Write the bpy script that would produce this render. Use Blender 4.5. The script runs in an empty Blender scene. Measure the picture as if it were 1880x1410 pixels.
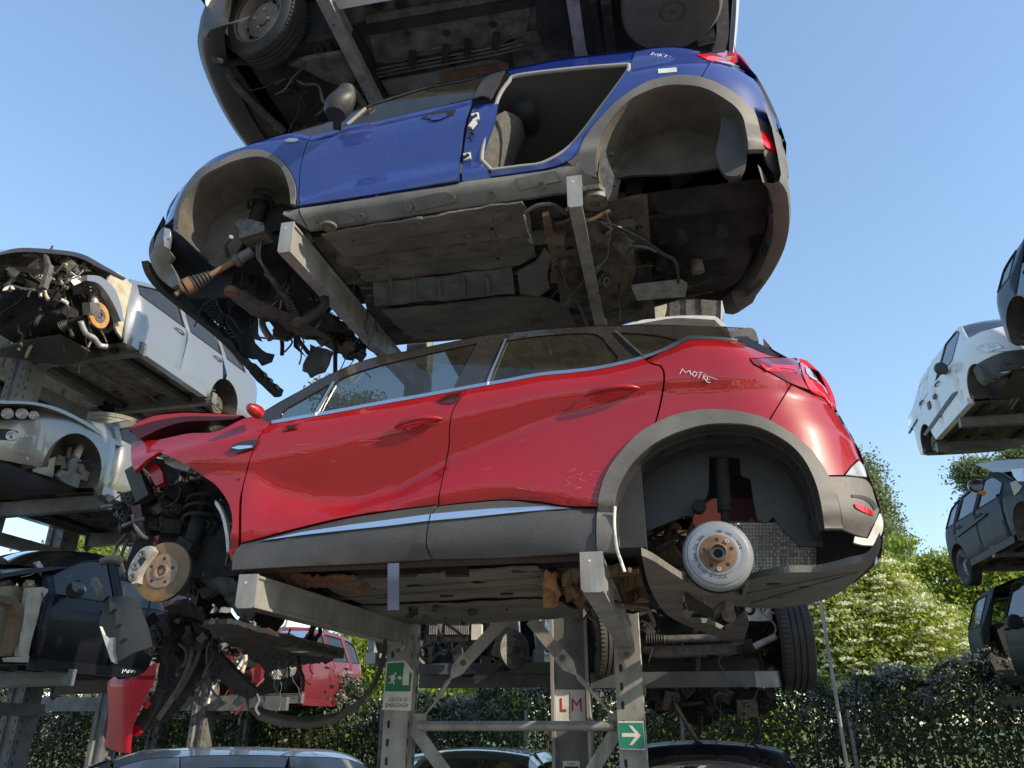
import bpy, math, random
import numpy as np
from mathutils import Vector, Matrix
from mathutils.geometry import delaunay_2d_cdt
R = math.radians
rnd = random.Random(7)
S = bpy.context.scene
COL = S.collection

# ------------------------------------------------------------------ camera, sky, sun, exposure
# The world axes follow the racks: x along the long side of the red car, y away from the camera, z up.
PITCH, YAW, FPX = R(24), R(11.5), 1400.0
CAM = Vector((0, 0, 1.6))
cd = bpy.data.cameras.new('camera'); cam = bpy.data.objects.new('camera', cd); COL.objects.link(cam)
cam.location = CAM; cam.rotation_euler = (R(90) + PITCH, 0, YAW)
cd.sensor_width = 36; cd.lens = 36 * FPX / 1880; cd.clip_start = .05; cd.clip_end = 3000
S.camera = cam
SUN = Vector((.83, -.30, .47)).normalized()
wd = bpy.data.worlds.new('World'); S.world = wd; wd.use_nodes = True
nt = wd.node_tree; bg = nt.nodes['Background']; sky = nt.nodes.new('ShaderNodeTexSky')
sky.sky_type = 'NISHITA'; sky.sun_disc = False
sky.sun_elevation = math.asin(SUN.z); sky.sun_rotation = math.atan2(SUN.x, SUN.y)
sky.air_density = 1.0; sky.dust_density = .3; sky.ozone_density = 1.6
gm = nt.nodes.new('ShaderNodeGamma'); gm.inputs[1].default_value = .72; hs_ = nt.nodes.new('ShaderNodeHueSaturation'); hs_.inputs['Saturation'].default_value = 1.18
nt.links.new(sky.outputs[0], gm.inputs[0]); nt.links.new(gm.outputs[0], hs_.inputs['Color']); nt.links.new(hs_.outputs[0], bg.inputs[0]); bg.inputs[1].default_value = .28
sd = bpy.data.lights.new('sun', 'SUN'); sun = bpy.data.objects.new('sun', sd); COL.objects.link(sun)
sd.energy = 4.5; sd.angle = R(.5); sd.color = (1, .87, .68)
sun.rotation_euler = SUN.to_track_quat('Z', 'Y').to_euler()
S.view_settings.view_transform = 'Standard'; S.view_settings.look = 'None'
S.view_settings.exposure = 0.56; S.view_settings.gamma = 1; S.view_settings.use_curve_mapping = False
S.render.engine = 'CYCLES'

# ------------------------------------------------------------------ rays of the photograph -> points on real surfaces
_s, _c = math.sin(PITCH), math.cos(PITCH); _sy, _cy = math.sin(YAW), math.cos(YAW)
def ray(x, y):
    X = x - 940; Y = 705 - y
    a, b, c = X, FPX * _c - Y * _s, FPX * _s + Y * _c
    return Vector((a * _cy - b * _sy, a * _sy + b * _cy, c))
def hit(x, y, ax, val):
    r = ray(x, y); t = (val - CAM[ax]) / r[ax]
    return CAM + r * t
def hx(x, y, v): return hit(x, y, 0, v)
def hy(x, y, v): return hit(x, y, 1, v)
def hz(x, y, v): return hit(x, y, 2, v)

# ------------------------------------------------------------------ materials
MATS = {}
def nn(t, typ, **kw):
    n = t.nodes.new(typ)
    for k, v in kw.items():
        if k in n.inputs: n.inputs[k].default_value = v
        else: setattr(n, k, v)
    return n
def c4(c): return (c[0], c[1], c[2], 1)
def mat(name, c1, c2=None, scale=6, rough=.6, metal=0, bump=0, coat=0, spec=.5, lo=.4, hi=.7, r2=None,
        fine=None, bscale=None, dust=0, stretch=None, trans=0):
    """principled material: two colours mixed by noise, fine specks, dust and bump"""
    m = bpy.data.materials.new(name); m.use_nodes = True; t = m.node_tree
    p = t.nodes['Principled BSDF']; L = t.links.new
    p.inputs['Metallic'].default_value = metal; p.inputs['Coat Weight'].default_value = coat
    p.inputs['Coat Roughness'].default_value = .04; p.inputs['Specular IOR Level'].default_value = .15 if coat else spec
    p.inputs['Roughness'].default_value = rough; p.inputs['Base Color'].default_value = c4(c1)
    tc = nn(t, 'ShaderNodeTexCoord'); co = tc.outputs['Object']
    if stretch:
        mp = nn(t, 'ShaderNodeMapping'); mp.inputs['Scale'].default_value = stretch; L(co, mp.inputs[0]); co = mp.outputs[0]
    colr = None
    if c2 is not None:
        n = nn(t, 'ShaderNodeTexNoise', Scale=scale, Detail=6, Roughness=.62); L(co, n.inputs['Vector'])
        mr = nn(t, 'ShaderNodeMapRange'); mr.inputs[1].default_value = lo; mr.inputs[2].default_value = hi
        L(n.outputs['Fac'], mr.inputs[0])
        mx = nn(t, 'ShaderNodeMix', data_type='RGBA'); L(mr.outputs[0], mx.inputs['Factor'])
        mx.inputs['A'].default_value = c4(c1); mx.inputs['B'].default_value = c4(c2)
        mx.inputs[6].default_value = c4(c1); mx.inputs[7].default_value = c4(c2)
        colr = mx.outputs[2]
        if r2 is not None:
            rr = nn(t, 'ShaderNodeMapRange'); rr.inputs[3].default_value = rough; rr.inputs[4].default_value = r2
            L(mr.outputs[0], rr.inputs[0]); L(rr.outputs[0], p.inputs['Roughness'])
    if dust:
        n1 = nn(t, 'ShaderNodeTexNoise', Scale=2.3, Detail=8, Roughness=.75); L(co, n1.inputs['Vector'])
        n2 = nn(t, 'ShaderNodeTexNoise', Scale=140, Detail=2); L(co, n2.inputs['Vector'])
        m1 = nn(t, 'ShaderNodeMapRange'); m1.inputs[1].default_value = .35; m1.inputs[2].default_value = .8
        L(n1.outputs[0], m1.inputs[0])
        m2 = nn(t, 'ShaderNodeMapRange'); m2.inputs[1].default_value = .45; m2.inputs[2].default_value = .75
        L(n2.outputs[0], m2.inputs[0])
        ad = nn(t, 'ShaderNodeMath', operation='MULTIPLY_ADD'); L(m1.outputs[0], ad.inputs[0])
        L(m2.outputs[0], ad.inputs[1]); ad.inputs[2].default_value = .15
        mu = nn(t, 'ShaderNodeMath', operation='MULTIPLY'); L(ad.outputs[0], mu.inputs[0]); mu.inputs[1].default_value = dust
        mu.use_clamp = True
        mx2 = nn(t, 'ShaderNodeMix', data_type='RGBA'); L(mu.outputs[0], mx2.inputs['Factor'])
        if colr: L(colr, mx2.inputs[6])
        else: mx2.inputs[6].default_value = c4(c1)
        mx2.inputs[7].default_value = (.36, .29, .20, 1); colr = mx2.outputs[2]
        if coat:
            cr = nn(t, 'ShaderNodeMapRange'); cr.inputs[3].default_value = .03; cr.inputs[4].default_value = .5
            L(mu.outputs[0], cr.inputs[0]); L(cr.outputs[0], p.inputs['Coat Roughness'])
    if colr: L(colr, p.inputs['Base Color'])
    if bump:
        nb = nn(t, 'ShaderNodeTexNoise', Scale=bscale or scale * 6, Detail=5, Roughness=.6); L(co, nb.inputs['Vector'])
        b = nn(t, 'ShaderNodeBump', Strength=bump, Distance=.02); L(nb.outputs[0], b.inputs['Height'])
        L(b.outputs[0], p.inputs['Normal'])
    MATS[name] = m
    return m
def glass(name, tint, dust=.08, spec=1.45):
    m = bpy.data.materials.new(name); m.use_nodes = True; t = m.node_tree; t.nodes.remove(t.nodes['Principled BSDF'])
    L = t.links.new; out = t.nodes['Material Output']
    tr = nn(t, 'ShaderNodeBsdfTransparent'); tr.inputs[0].default_value = c4(tint)
    gl = nn(t, 'ShaderNodeBsdfGlossy'); gl.inputs['Roughness'].default_value = .02; gl.inputs[0].default_value = (1, 1, 1, 1)
    fr = nn(t, 'ShaderNodeFresnel', IOR=spec)
    mx = nn(t, 'ShaderNodeMixShader'); L(fr.outputs[0], mx.inputs[0]); L(tr.outputs[0], mx.inputs[1]); L(gl.outputs[0], mx.inputs[2])
    tc = nn(t, 'ShaderNodeTexCoord'); n = nn(t, 'ShaderNodeTexNoise', Scale=9, Detail=9, Roughness=.78); L(tc.outputs['Object'], n.inputs['Vector'])
    mr = nn(t, 'ShaderNodeMapRange'); mr.inputs[1].default_value = .35; mr.inputs[2].default_value = .75; mr.inputs[4].default_value = dust * 1.6
    mr.inputs[3].default_value = dust * .5; L(n.outputs[0], mr.inputs[0])
    df = nn(t, 'ShaderNodeBsdfDiffuse'); df.inputs[0].default_value = (.36, .31, .22, 1)
    m2 = nn(t, 'ShaderNodeMixShader'); L(mr.outputs[0], m2.inputs[0]); L(mx.outputs[0], m2.inputs[1]); L(df.outputs[0], m2.inputs[2])
    L(m2.outputs[0], out.inputs[0]); MATS[name] = m
    return m
def leafmat(name, c1, c2, scale=1.2, tr=.5):
    m = bpy.data.materials.new(name); m.use_nodes = True; t = m.node_tree; p = t.nodes['Principled BSDF']; L = t.links.new
    out = t.nodes['Material Output']
    g = nn(t, 'ShaderNodeNewGeometry'); mx = nn(t, 'ShaderNodeMix', data_type='RGBA')
    L(g.outputs['Random Per Island'], mx.inputs['Factor']); mx.inputs[6].default_value = c4(c1); mx.inputs[7].default_value = c4(c2)
    L(mx.outputs[2], p.inputs['Base Color']); p.inputs['Roughness'].default_value = .5
    tl = nn(t, 'ShaderNodeBsdfTranslucent'); hs = nn(t, 'ShaderNodeHueSaturation', Value=1.5, Saturation=1.1)
    L(mx.outputs[2], hs.inputs['Color']); L(hs.outputs[0], tl.inputs[0])
    ms = nn(t, 'ShaderNodeMixShader'); ms.inputs[0].default_value = tr; L(p.outputs[0], ms.inputs[1]); L(tl.outputs[0], ms.inputs[2])
    L(ms.outputs[0], out.inputs[0]); MATS[name] = m
    return m

RED = mat('red_paint', (.29, .003, .006), rough=.35, coat=1, dust=.06)
BLUE = mat('blue_paint', (.010, .034, .19), rough=.35, coat=1, dust=.2)
SILVER = mat('silver_paint', (.29, .30, .305), rough=.38, metal=.6, coat=.7, dust=.06)
BEIGE = mat('champagne_paint', (.27, .26, .225), rough=.35, metal=.6, coat=1, dust=.06)
NAVY = mat('navy_paint', (.004, .005, .010), rough=.35, coat=.15, dust=.03)
WHITE = mat('white_paint', (.72, .73, .72), rough=.4, coat=.6, dust=.35)
ANTHR = mat('anthracite_paint', (.012, .015, .015), rough=.5, metal=0, coat=.05, dust=.03)
GREYB = mat('blue_grey_paint', (.028, .04, .06), rough=.4, coat=.35, dust=.06)
PINK = mat('crimson_paint', (.12, .006, .018), rough=.35, coat=.5, dust=.2)
OLIVE = mat('olive_paint', (.13, .14, .10), rough=.35, metal=.3, coat=1, dust=.2)
BLACKP = mat('black_plastic', (.012, .012, .013), (.04, .038, .034), scale=5, rough=.5, dust=.2, lo=.45, hi=.8)
DCLAD = mat('door_cladding', (.030, .032, .035), (.05, .05, .048), scale=3, rough=.55, dust=.2, bump=.04, bscale=400)
CLAD = mat('grey_cladding', (.060, .062, .064), (.14, .135, .12), scale=3, rough=.6, dust=.5, bump=.05, bscale=400)
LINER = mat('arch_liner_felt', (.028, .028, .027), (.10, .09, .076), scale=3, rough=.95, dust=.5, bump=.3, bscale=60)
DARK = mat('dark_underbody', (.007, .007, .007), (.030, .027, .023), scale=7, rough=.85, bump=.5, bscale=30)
UNDER = mat('dusty_underbody', (.032, .030, .027), (.14, .128, .108), scale=7, rough=.9, bump=.5, bscale=28, dust=.35)
UNDER2 = mat('grey_undertray', (.07, .068, .06), (.17, .155, .12), scale=4, rough=.8, bump=.3, bscale=40, dust=.3, stretch=(.4, 1, 1))
RUSTP = mat('rusty_floor', (.10, .045, .022), (.20, .10, .045), scale=6, rough=.9, bump=.5)
RUST = mat('rusty_steel', (.21, .125, .07), (.12, .075, .05), scale=14, rough=.75, metal=.3, bump=.2)
DISC = mat('worn_brake_disc', (.12, .095, .07), (.30, .165, .06), scale=5, rough=.5, metal=.6, stretch=(1, 1, 1))
DISCR = mat('orange_rust_film', (.50, .25, .07), (.30, .15, .06), scale=20, rough=.7, metal=.2)
ALU = mat('cast_aluminium', (.48, .47, .44), (.28, .26, .23), scale=14, rough=.5, metal=.5, bump=.2)
STEEL = mat('dirty_steel', (.16, .15, .135), (.08, .065, .05), scale=16, rough=.55, metal=.5, bump=.3)
DRUM = mat('zinc_drum', (.26, .27, .28), (.15, .14, .13), scale=7, rough=.42, metal=.35, lo=.5, hi=.85)
GALV = mat('galvanised_steel', (.34, .34, .325), (.17, .165, .15), scale=7, rough=.5, metal=.35, bump=.08, bscale=90, dust=.5, r2=.7, stretch=(1, 1, .35))
GALVD = mat('dark_galvanised_steel', (.15, .155, .155), (.085, .088, .088), scale=6, rough=.55, metal=.25, bump=.06, dust=.2)
GALVB = mat('shaded_galvanised_steel', (.085, .088, .09), (.045, .047, .048), scale=6, rough=.6, metal=.2, bump=.06, dust=.12)  # galvanised steel with the back row's deep shade put into its colour
RUBBER = mat('tyre_rubber', (.010, .010, .012), (.03, .029, .028), scale=8, rough=.7, dust=.12)
RUBBERD = mat('dusty_tyre', (.16, .145, .12), (.26, .23, .18), scale=8, rough=.85)
CHROME = mat('satin_chrome', (.80, .80, .82), rough=.30, metal=1)
FABRIC = mat('grey_seat_cloth', (.085, .082, .075), (.13, .125, .11), scale=30, rough=.95, bump=.2)
TRIMG = mat('grey_pillar_trim', (.28, .27, .25), rough=.8)
INTER = mat('dark_interior', (.012, .013, .015), (.03, .03, .032), scale=4, rough=.85)
GLOSSB = mat('gloss_black', (.008, .008, .009), rough=.12, coat=1, dust=.25)
LAMP = mat('red_lamp', (.32, .006, .012), (.07, .004, .01), scale=6, rough=.12, coat=1, lo=.35, hi=.6)
LAMPB = mat('bright_red_lamp', (.62, .012, .02), rough=.15, coat=1)
LENS = mat('clear_lens', (.62, .63, .63), (.25, .25, .25), scale=14, rough=.12, coat=1, metal=.3)
WHITEP = mat('white_plastic', (.62, .61, .56), (.40, .38, .33), scale=9, rough=.6)
CREAM = mat('bare_cream_metal', (.46, .42, .31), (.30, .26, .18), scale=7, rough=.7, dust=.2)
AMBER = mat('amber_plastic', (.65, .22, .02), rough=.3)
TAN = mat('tan_primer', (.15, .095, .045), (.09, .06, .035), scale=8, rough=.8)
GREENB = mat('green_residue', (.10, .32, .16), (.35, .38, .30), scale=14, rough=.5)
SGREEN = mat('sign_green', (.012, .17, .065), rough=.45)
STEAL = mat('sign_teal', (.010, .20, .13), rough=.45)
SWHITE = mat('sign_white', (.66, .65, .60), (.50, .49, .44), scale=9, rough=.5)
SBLACK = mat('sign_black', (.01, .01, .01), rough=.6)
SRED = mat('sign_red', (.38, .012, .015), rough=.5)
MARK = mat('white_marker', (.75, .73, .70), rough=.7)
GCLEAR = glass('window_glass', (.42, .48, .48), .05, 1.6)
GDARK = glass('privacy_glass', (.05, .06, .07), .06, 1.5)
GMID = glass('tinted_glass', (.22, .27, .30), .03)
def heatshield():
    m = mat('embossed_heat_shield', (.80, .76, .68), (.55, .51, .44), scale=6, rough=.5, metal=.15)
    t = m.node_tree; p = t.nodes['Principled BSDF']; tc = nn(t, 'ShaderNodeTexCoord')
    v = nn(t, 'ShaderNodeTexVoronoi', Scale=70); v.inputs['Randomness'].default_value = 0
    t.links.new(tc.outputs['Object'], v.inputs['Vector'])
    b = nn(t, 'ShaderNodeBump', Strength=.9, Distance=.006); t.links.new(v.outputs['Distance'], b.inputs['Height'])
    t.links.new(b.outputs[0], p.inputs['Normal']); return m
SHIELD = heatshield()
SHIELDB = mat('dull_heat_shield', (.20, .19, .165), (.11, .10, .085), scale=6, rough=.5, metal=.5, bump=.3, bscale=120)
SHIELDD = mat('shield_backing', (.16, .145, .12), (.09, .08, .065), scale=6, rough=.6, metal=.3)

# ------------------------------------------------------------------ objects
def offset_of(o):
    v = Vector((0, 0, 0))
    while o is not None: v += o.location; o = o.parent
    return v
def tag(o, label=None, cat=None, group=None, kind=None):
    for k, v in (('label', label), ('category', cat), ('group', group), ('kind', kind)):
        if v: o[k] = v
    return o
def thing(name, loc, label, cat, group=None):
    o = bpy.data.objects.new(name, None); COL.objects.link(o); o.location = loc; o.empty_display_size = .1
    return tag(o, label, cat, group)
def link(name, me, m, parent=None):
    if m is not None and not me.materials: me.materials.append(m)
    o = bpy.data.objects.new(name, me); COL.objects.link(o); o.parent = parent
    return o

class MB:
    """collects shapes in world coordinates and links them as one mesh object"""
    def __init__(s): s.v = []; s.f = []
    def add(s, vs, fs):
        k = len(s.v); s.v.extend([tuple(p) for p in vs]); s.f.extend([tuple(i + k for i in f) for f in fs]); return s
    def box(s, c, size, M=None, taper=1.0):
        hx_, hy_, hz_ = size[0] / 2, size[1] / 2, size[2] / 2; vs = []
        for z in (-1, 1):
            k = taper if z > 0 else 1
            for x, y in ((-1, -1), (1, -1), (1, 1), (-1, 1)): vs.append(Vector((x * hx_ * k, y * hy_ * k, z * hz_)))
        if M is not None: vs = [M @ p for p in vs]
        c = Vector(c)
        return s.add([p + c for p in vs], [(3, 2, 1, 0), (4, 5, 6, 7), (0, 1, 5, 4), (1, 2, 6, 5), (2, 3, 7, 6), (3, 0, 4, 7)])
    def beam(s, a, b, w, h, up=(0, 0, 1)):
        a, b = Vector(a), Vector(b); d = (b - a); L = d.length; d.normalize(); upv = Vector(up)
        x = d.cross(upv)
        if x.length < 1e-4: x = d.cross(Vector((1, 0, 0)))
        x.normalize(); z = x.cross(d).normalized()
        M = Matrix((x, d, z)).transposed()
        return s.box((a + b) / 2, (w, L, h), M)
    def tube(s, pts, r, n=8, caps=True):
        pts = [Vector(p) for p in pts]; N = len(pts); rs = r if isinstance(r, (list, tuple)) else [r] * N
        vs = []; fs = []; ref = None
        for i, p in enumerate(pts):
            d = (pts[min(i + 1, N - 1)] - pts[max(i - 1, 0)])
            if d.length < 1e-9: d = Vector((0, 0, 1))
            d.normalize()
            if ref is None: ref = d.cross(Vector((.31, .2, .93))); 
            ref = (ref - d * ref.dot(d))
            if ref.length < 1e-5: ref = d.cross(Vector((1, .1, 0)))
            ref.normalize(); b = d.cross(ref)
            for j in range(n):
                a = 2 * math.pi * j / n; vs.append(p + (ref * math.cos(a) + b * math.sin(a)) * rs[i])
        for i in range(N - 1):
            for j in range(n):
                j2 = (j + 1) % n; fs.append((i * n + j, i * n + j2, (i + 1) * n + j2, (i + 1) * n + j))
        if caps: fs.append(tuple(range(n - 1, -1, -1))); fs.append(tuple((N - 1) * n + j for j in range(n)))
        return s.add(vs, fs)
    def lathe(s, c, axis, prof, n=32, close=False):
        """prof: list of (radius, height along axis)"""
        c = Vector(c); ax = Vector(axis).normalized(); x = ax.cross(Vector((.12, .3, .95))).normalized(); y = ax.cross(x)
        vs = []; fs = []
        for r, h in prof:
            for j in range(n):
                a = 2 * math.pi * j / n; vs.append(c + ax * h + (x * math.cos(a) + y * math.sin(a)) * r)
        K = len(prof)
        for i in range(K - 1 if not close else K):
            i2 = (i + 1) % K
            for j in range(n):
                j2 = (j + 1) % n; fs.append((i * n + j, i * n + j2, i2 * n + j2, i2 * n + j))
        return s.add(vs, fs)
    def prism(s, pts, d):
        """closed outline of world points, extruded by vector d"""
        n = len(pts); d = Vector(d); p2 = [Vector(p) for p in pts]
        nr = Vector((0, 0, 0))
        for i in range(n): nr += p2[i].cross(p2[(i + 1) % n])
        if nr.dot(d) > 0: p2.reverse()
        o, a, b = flat(p2); tr = tri2d(o)
        vs = p2 + [p + d for p in p2]; fs = [t for t in tr] + [(t[2] + n, t[1] + n, t[0] + n) for t in tr]
        for i in range(n):
            j = (i + 1) % n; fs.append((j, i, i + n, j + n))
        return s.add(vs, fs)
    def grid(s, P):
        """P: rows of points"""
        r, c = len(P), len(P[0]); fs = []
        for i in range(r - 1):
            for j in range(c - 1): fs.append((i * c + j, i * c + j + 1, (i + 1) * c + j + 1, (i + 1) * c + j))
        return s.add([p for row in P for p in row], fs)
    def build(s, name, m, parent=None, smooth=None):
        me = bpy.data.meshes.new(name); off = offset_of(parent)
        v = [(p[0] - off.x, p[1] - off.y, p[2] - off.z) for p in s.v]
        me.from_pydata(v, [], s.f); me.validate(); me.update()
        if smooth is not None:
            me.shade_smooth()
            if smooth < 179: me.set_sharp_from_angle(angle=R(smooth))
        return link(name, me, m, parent)

def flat(p):
    n = Vector((0, 0, 0))
    for i in range(len(p)): n += p[i].cross(p[(i + 1) % len(p)])
    n.normalize(); a = (p[1] - p[0]).normalized(); b = n.cross(a)
    return [Vector(((q - p[0]).dot(a), (q - p[0]).dot(b))) for q in p], a, b
def inside(poly, x, y):
    """vectorised point in polygon; poly Nx2 array"""
    px, py = poly[:, 0], poly[:, 1]; qx, qy = np.roll(px, -1), np.roll(py, -1)
    x = np.asarray(x)[:, None]; y = np.asarray(y)[:, None]
    c = ((py > y) != (qy > y)); d = np.where(np.abs(qy - py) < 1e-12, 1e-12, qy - py)
    xi = (qx - px) * (y - py) / d + px
    return (np.sum(c & (x < xi), axis=1) % 2) == 1
def tri2d(pts, extra=(), holes=()):
    """triangulate outline pts (2d) with interior points; returns triangles, counter-clockwise"""
    n = len(pts); allp = [Vector((p[0], p[1])) for p in pts]; ed = [(i, (i + 1) % n) for i in range(n)]
    for h in holes:
        k = len(allp); allp += [Vector((p[0], p[1])) for p in h]; ed += [(k + i, k + (i + 1) % len(h)) for i in range(len(h))]
    allp += [Vector((p[0], p[1])) for p in extra]
    r = delaunay_2d_cdt(allp, ed, [], 0, 1e-7)
    vs, fs, om = r[0], r[2], r[3]
    if not fs: return []
    ce = np.array([[sum(vs[i][0] for i in f) / 3, sum(vs[i][1] for i in f) / 3] for f in fs])
    ok = inside(np.array([tuple(p) for p in allp[:n]]), ce[:, 0], ce[:, 1])
    for h in holes: ok &= ~inside(np.array([(p[0], p[1]) for p in h]), ce[:, 0], ce[:, 1])
    out = []
    for f, k in zip(fs, ok):
        if k and all(om[i] for i in f):
            a, b, c = [om[i][0] for i in f]; A, B, C = allp[a], allp[b], allp[c]
            out.append((a, b, c) if (B - A).cross(C - A) > 0 else (a, c, b))
    return out
def curve(P, closed=True, step=6, ang=42):
    """rounds an outline with a Catmull-Rom curve, keeping its corners sharp"""
    P = [Vector((p[0], p[1])) for p in P]; n = len(P); out = []
    def corner(i):
        if not closed and i in (0, n - 1): return True
        a = P[i] - P[i - 1]; b = P[(i + 1) % n] - P[i]
        if a.length < 1e-9 or b.length < 1e-9: return True
        return a.angle(b) > R(ang)
    cr = [corner(i) for i in range(n)]
    for i in range(n if closed else n - 1):
        p1, p2 = P[i], P[(i + 1) % n]
        p0 = 2 * p1 - p2 if cr[i] else P[i - 1]; p3 = 2 * p2 - p1 if cr[(i + 1) % n] else P[(i + 2) % n]
        L = (p2 - p1).length; k = max(1, int(L / step))
        for j in range(k):
            t = j / k
            out.append(.5 * ((2 * p1) + (p2 - p0) * t + (2 * p0 - 5 * p1 + 4 * p2 - p3) * t * t + (3 * p1 - p0 - 3 * p2 + p3) * t ** 3))
    if not closed: out.append(P[-1])
    return out
def line(P, step=12): return curve(P, False, step)

class Car:
    """frame of a car: u forward from the rear hub, w outward from the visible side, v up from the ground line"""
    def __init__(s, O, F, N, wf=None, W=1.78):
        s.O = Vector(O); s.F = Vector(F).normalized(); s.N = Vector(N).normalized(); s.wf = wf; s.W = W
    def P(s, u, w, v): return s.O + s.F * u + s.N * w + Vector((0, 0, v))
    def uv(s, x, y, off=0):
        r = ray(x, y); rn = r.dot(s.N); w = 0.0; best = None
        for k in range(60):
            t = ((s.O - CAM).dot(s.N) + w + off) / rn; p = CAM + r * t - s.O
            u, v = p.dot(s.F), p.z; w2 = s.wf(u, v)
            if best is None or abs(w2 - w) < best[0]: best = (abs(w2 - w), u, v)
            if abs(w2 - w) < 1e-4: break
            w += (w2 - w) * .45
        return best[1], best[2]
    def at(s, x, y, w):
        """point of the photograph at depth w inside (negative) the side plane"""
        r = ray(x, y); t = ((s.O - CAM).dot(s.N) + w) / r.dot(s.N); return CAM + r * t
    def loc(s, p):
        q = p - s.O; return q.dot(s.F), q.dot(s.N), q.z
def shrink(P, d):
    n = len(P); P = [Vector((p[0], p[1])) for p in P]
    A = sum(P[i].cross(P[(i + 1) % n]) for i in range(n)); sg = 1 if A > 0 else -1; out = []
    for i in range(n):
        a = (P[i] - P[i - 1]); b = (P[(i + 1) % n] - P[i])
        if a.length < 1e-9 or b.length < 1e-9: out.append(P[i]); continue
        a.normalize(); b.normalize(); m = Vector((-(a.y + b.y), a.x + b.x))
        if m.length < 1e-6: m = Vector((-a.y, a.x))
        m.normalize(); out.append(P[i] + m * d * sg)
    return out
MIR = []   # panels that the far side of a car repeats
def panel(car, name, poly, m, parent, px=True, holes=(), off=0.0, thick=.02, res=.07, inset=.002, round_=True, mirror=False, step=7, wf=None, hpx=None):
    """a pressed panel: an outline on the side of the car, filled, curved by the car's own section and flanged inwards"""
    def prep(q, ispx):
        if round_: q = curve(q, True, step if ispx else .05)
        if ispx: q = [car.uv(p[0], p[1], off) for p in q]
        return q
    q = prep(poly, px); q = shrink(q, inset) if inset else q
    H = [prep(h, px if hpx is None else hpx) for h in holes]
    a = np.array([(p[0], p[1]) for p in q]); u0, v0 = a.min(0); u1, v1 = a.max(0)
    gu, gv = np.meshgrid(np.arange(u0 + res * .5, u1, res), np.arange(v0 + res * .5, v1, res * .8)); gu = gu.ravel(); gv = gv.ravel()
    if len(gu):
        ok = inside(a, gu, gv); bl = np.vstack([a] + [np.array([(p[0], p[1]) for p in h]) for h in H])
        for h in H: ok &= ~inside(np.array([(p[0], p[1]) for p in h]), gu, gv)
        gu, gv = gu[ok], gv[ok]
        if len(gu):
            d = np.min((gu[:, None] - bl[None, :, 0]) ** 2 + (gv[:, None] - bl[None, :, 1]) ** 2, axis=1); k = d > (res * .35) ** 2
            gu, gv = gu[k], gv[k]
    ex = list(zip(gu, gv)); tr = tri2d(q, ex, H)
    pts = [(p[0], p[1]) for p in q] + [(p[0], p[1]) for h in H for p in h] + ex
    f = wf or car.wf
    V = [car.P(u, f(u, v) + off, v) for u, v in pts]
    flip = car.F.cross(Vector((0, 0, 1))).dot(car.N) < 0
    mb = MB(); mb.add(V, [(t[0], t[2], t[1]) if flip else t for t in tr])
    k = 0
    for ring in [q] + H:
        n = len(ring); top = V[k:k + n]; bot = [p - car.N * thick for p in top]
        mb.add(top + bot, [(i, (i + 1) % n, (i + 1) % n + n, i + n) for i in range(n)]); k += n
    o = mb.build(name, m, parent, smooth=60)
    if mirror: MIR.append((o, car, parent))
    return o
def mirror_parts():
    for o, car, parent in MIR:
        me = o.data.copy(); n = len(me.vertices); a = np.empty(n * 3); me.vertices.foreach_get('co', a); a = a.reshape(n, 3)
        off = np.array(offset_of(parent)); N = np.array(car.N); O = np.array(car.O)
        d = (a + off - O) @ N; a = a + np.outer(-car.W - 2 * d, N)
        me.vertices.foreach_set('co', a.ravel()); me.flip_normals(); me.update()
        c = bpy.data.objects.new(o.name.split('.')[0], me); COL.objects.link(c); c.parent = parent
    MIR.clear()
def plate(name, poly, ax, val, d, m, parent, round_=True, step=8, ang=42):
    """a flat piece with thickness d (vector) whose outline lies on the plane ax = val"""
    q = curve(poly, True, step, ang) if round_ else poly
    mb = MB(); mb.prism([hit(p[0], p[1], ax, val) for p in q], d)
    return mb.build(name, m, parent)
def lerp(x, xs, ys): return float(np.interp(x, xs, ys))
def rotm(ax, ang): return Matrix.Rotation(ang, 3, ax)
# ------------------------------------------------------------------ ground
ASPH = mat('yard_concrete', (.30, .28, .25), (.20, .19, .17), scale=1.2, rough=.9, bump=.2, bscale=40)
g = MB(); g.grid([[Vector((x, y, 0)) for x in (-1500, -60, -20, 0, 20, 60, 1500)] for y in (-1500, -60, -20, 0, 20, 60, 1500)][::-1])
tag(g.build('ground', ASPH), kind='structure')
# ------------------------------------------------------------------ small shared builders
def text_mesh(mb, s, place, size, width=1.0, bold=0.0):
    """adds lettering to mb; place(x, y) turns text coordinates into a world point"""
    cu = bpy.data.curves.new('lettering', 'FONT'); cu.body = s; cu.size = size; cu.align_x = 'CENTER'; cu.resolution_u = 3; cu.offset = bold
    o = bpy.data.objects.new('lettering', cu); COL.objects.link(o); dg = bpy.context.evaluated_depsgraph_get(); dg.update()
    me = o.evaluated_get(dg).to_mesh(); vs = [place(v.co.x * width, v.co.y) for v in me.vertices]; fs = [tuple(p.vertices) for p in me.polygons]
    mb.add(vs, fs); o.evaluated_get(dg).to_mesh_clear(); bpy.data.objects.remove(o); bpy.data.curves.remove(cu)
def strokes(mb, car, pts, wf, r, off=.002):
    """handwriting: thin flat strokes on the side of a car"""
    for s in pts:
        q = [car.uv(x, y) for x, y in line(s, 3)]
        P = [car.P(u, car.wf(u, v) + off, v) for u, v in q]; mb.tube(P, r, 4)
def m_px(p): return ((p - CAM).dot(ray(940, 705).normalized())) / FPX      # metres per pixel at a point
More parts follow.
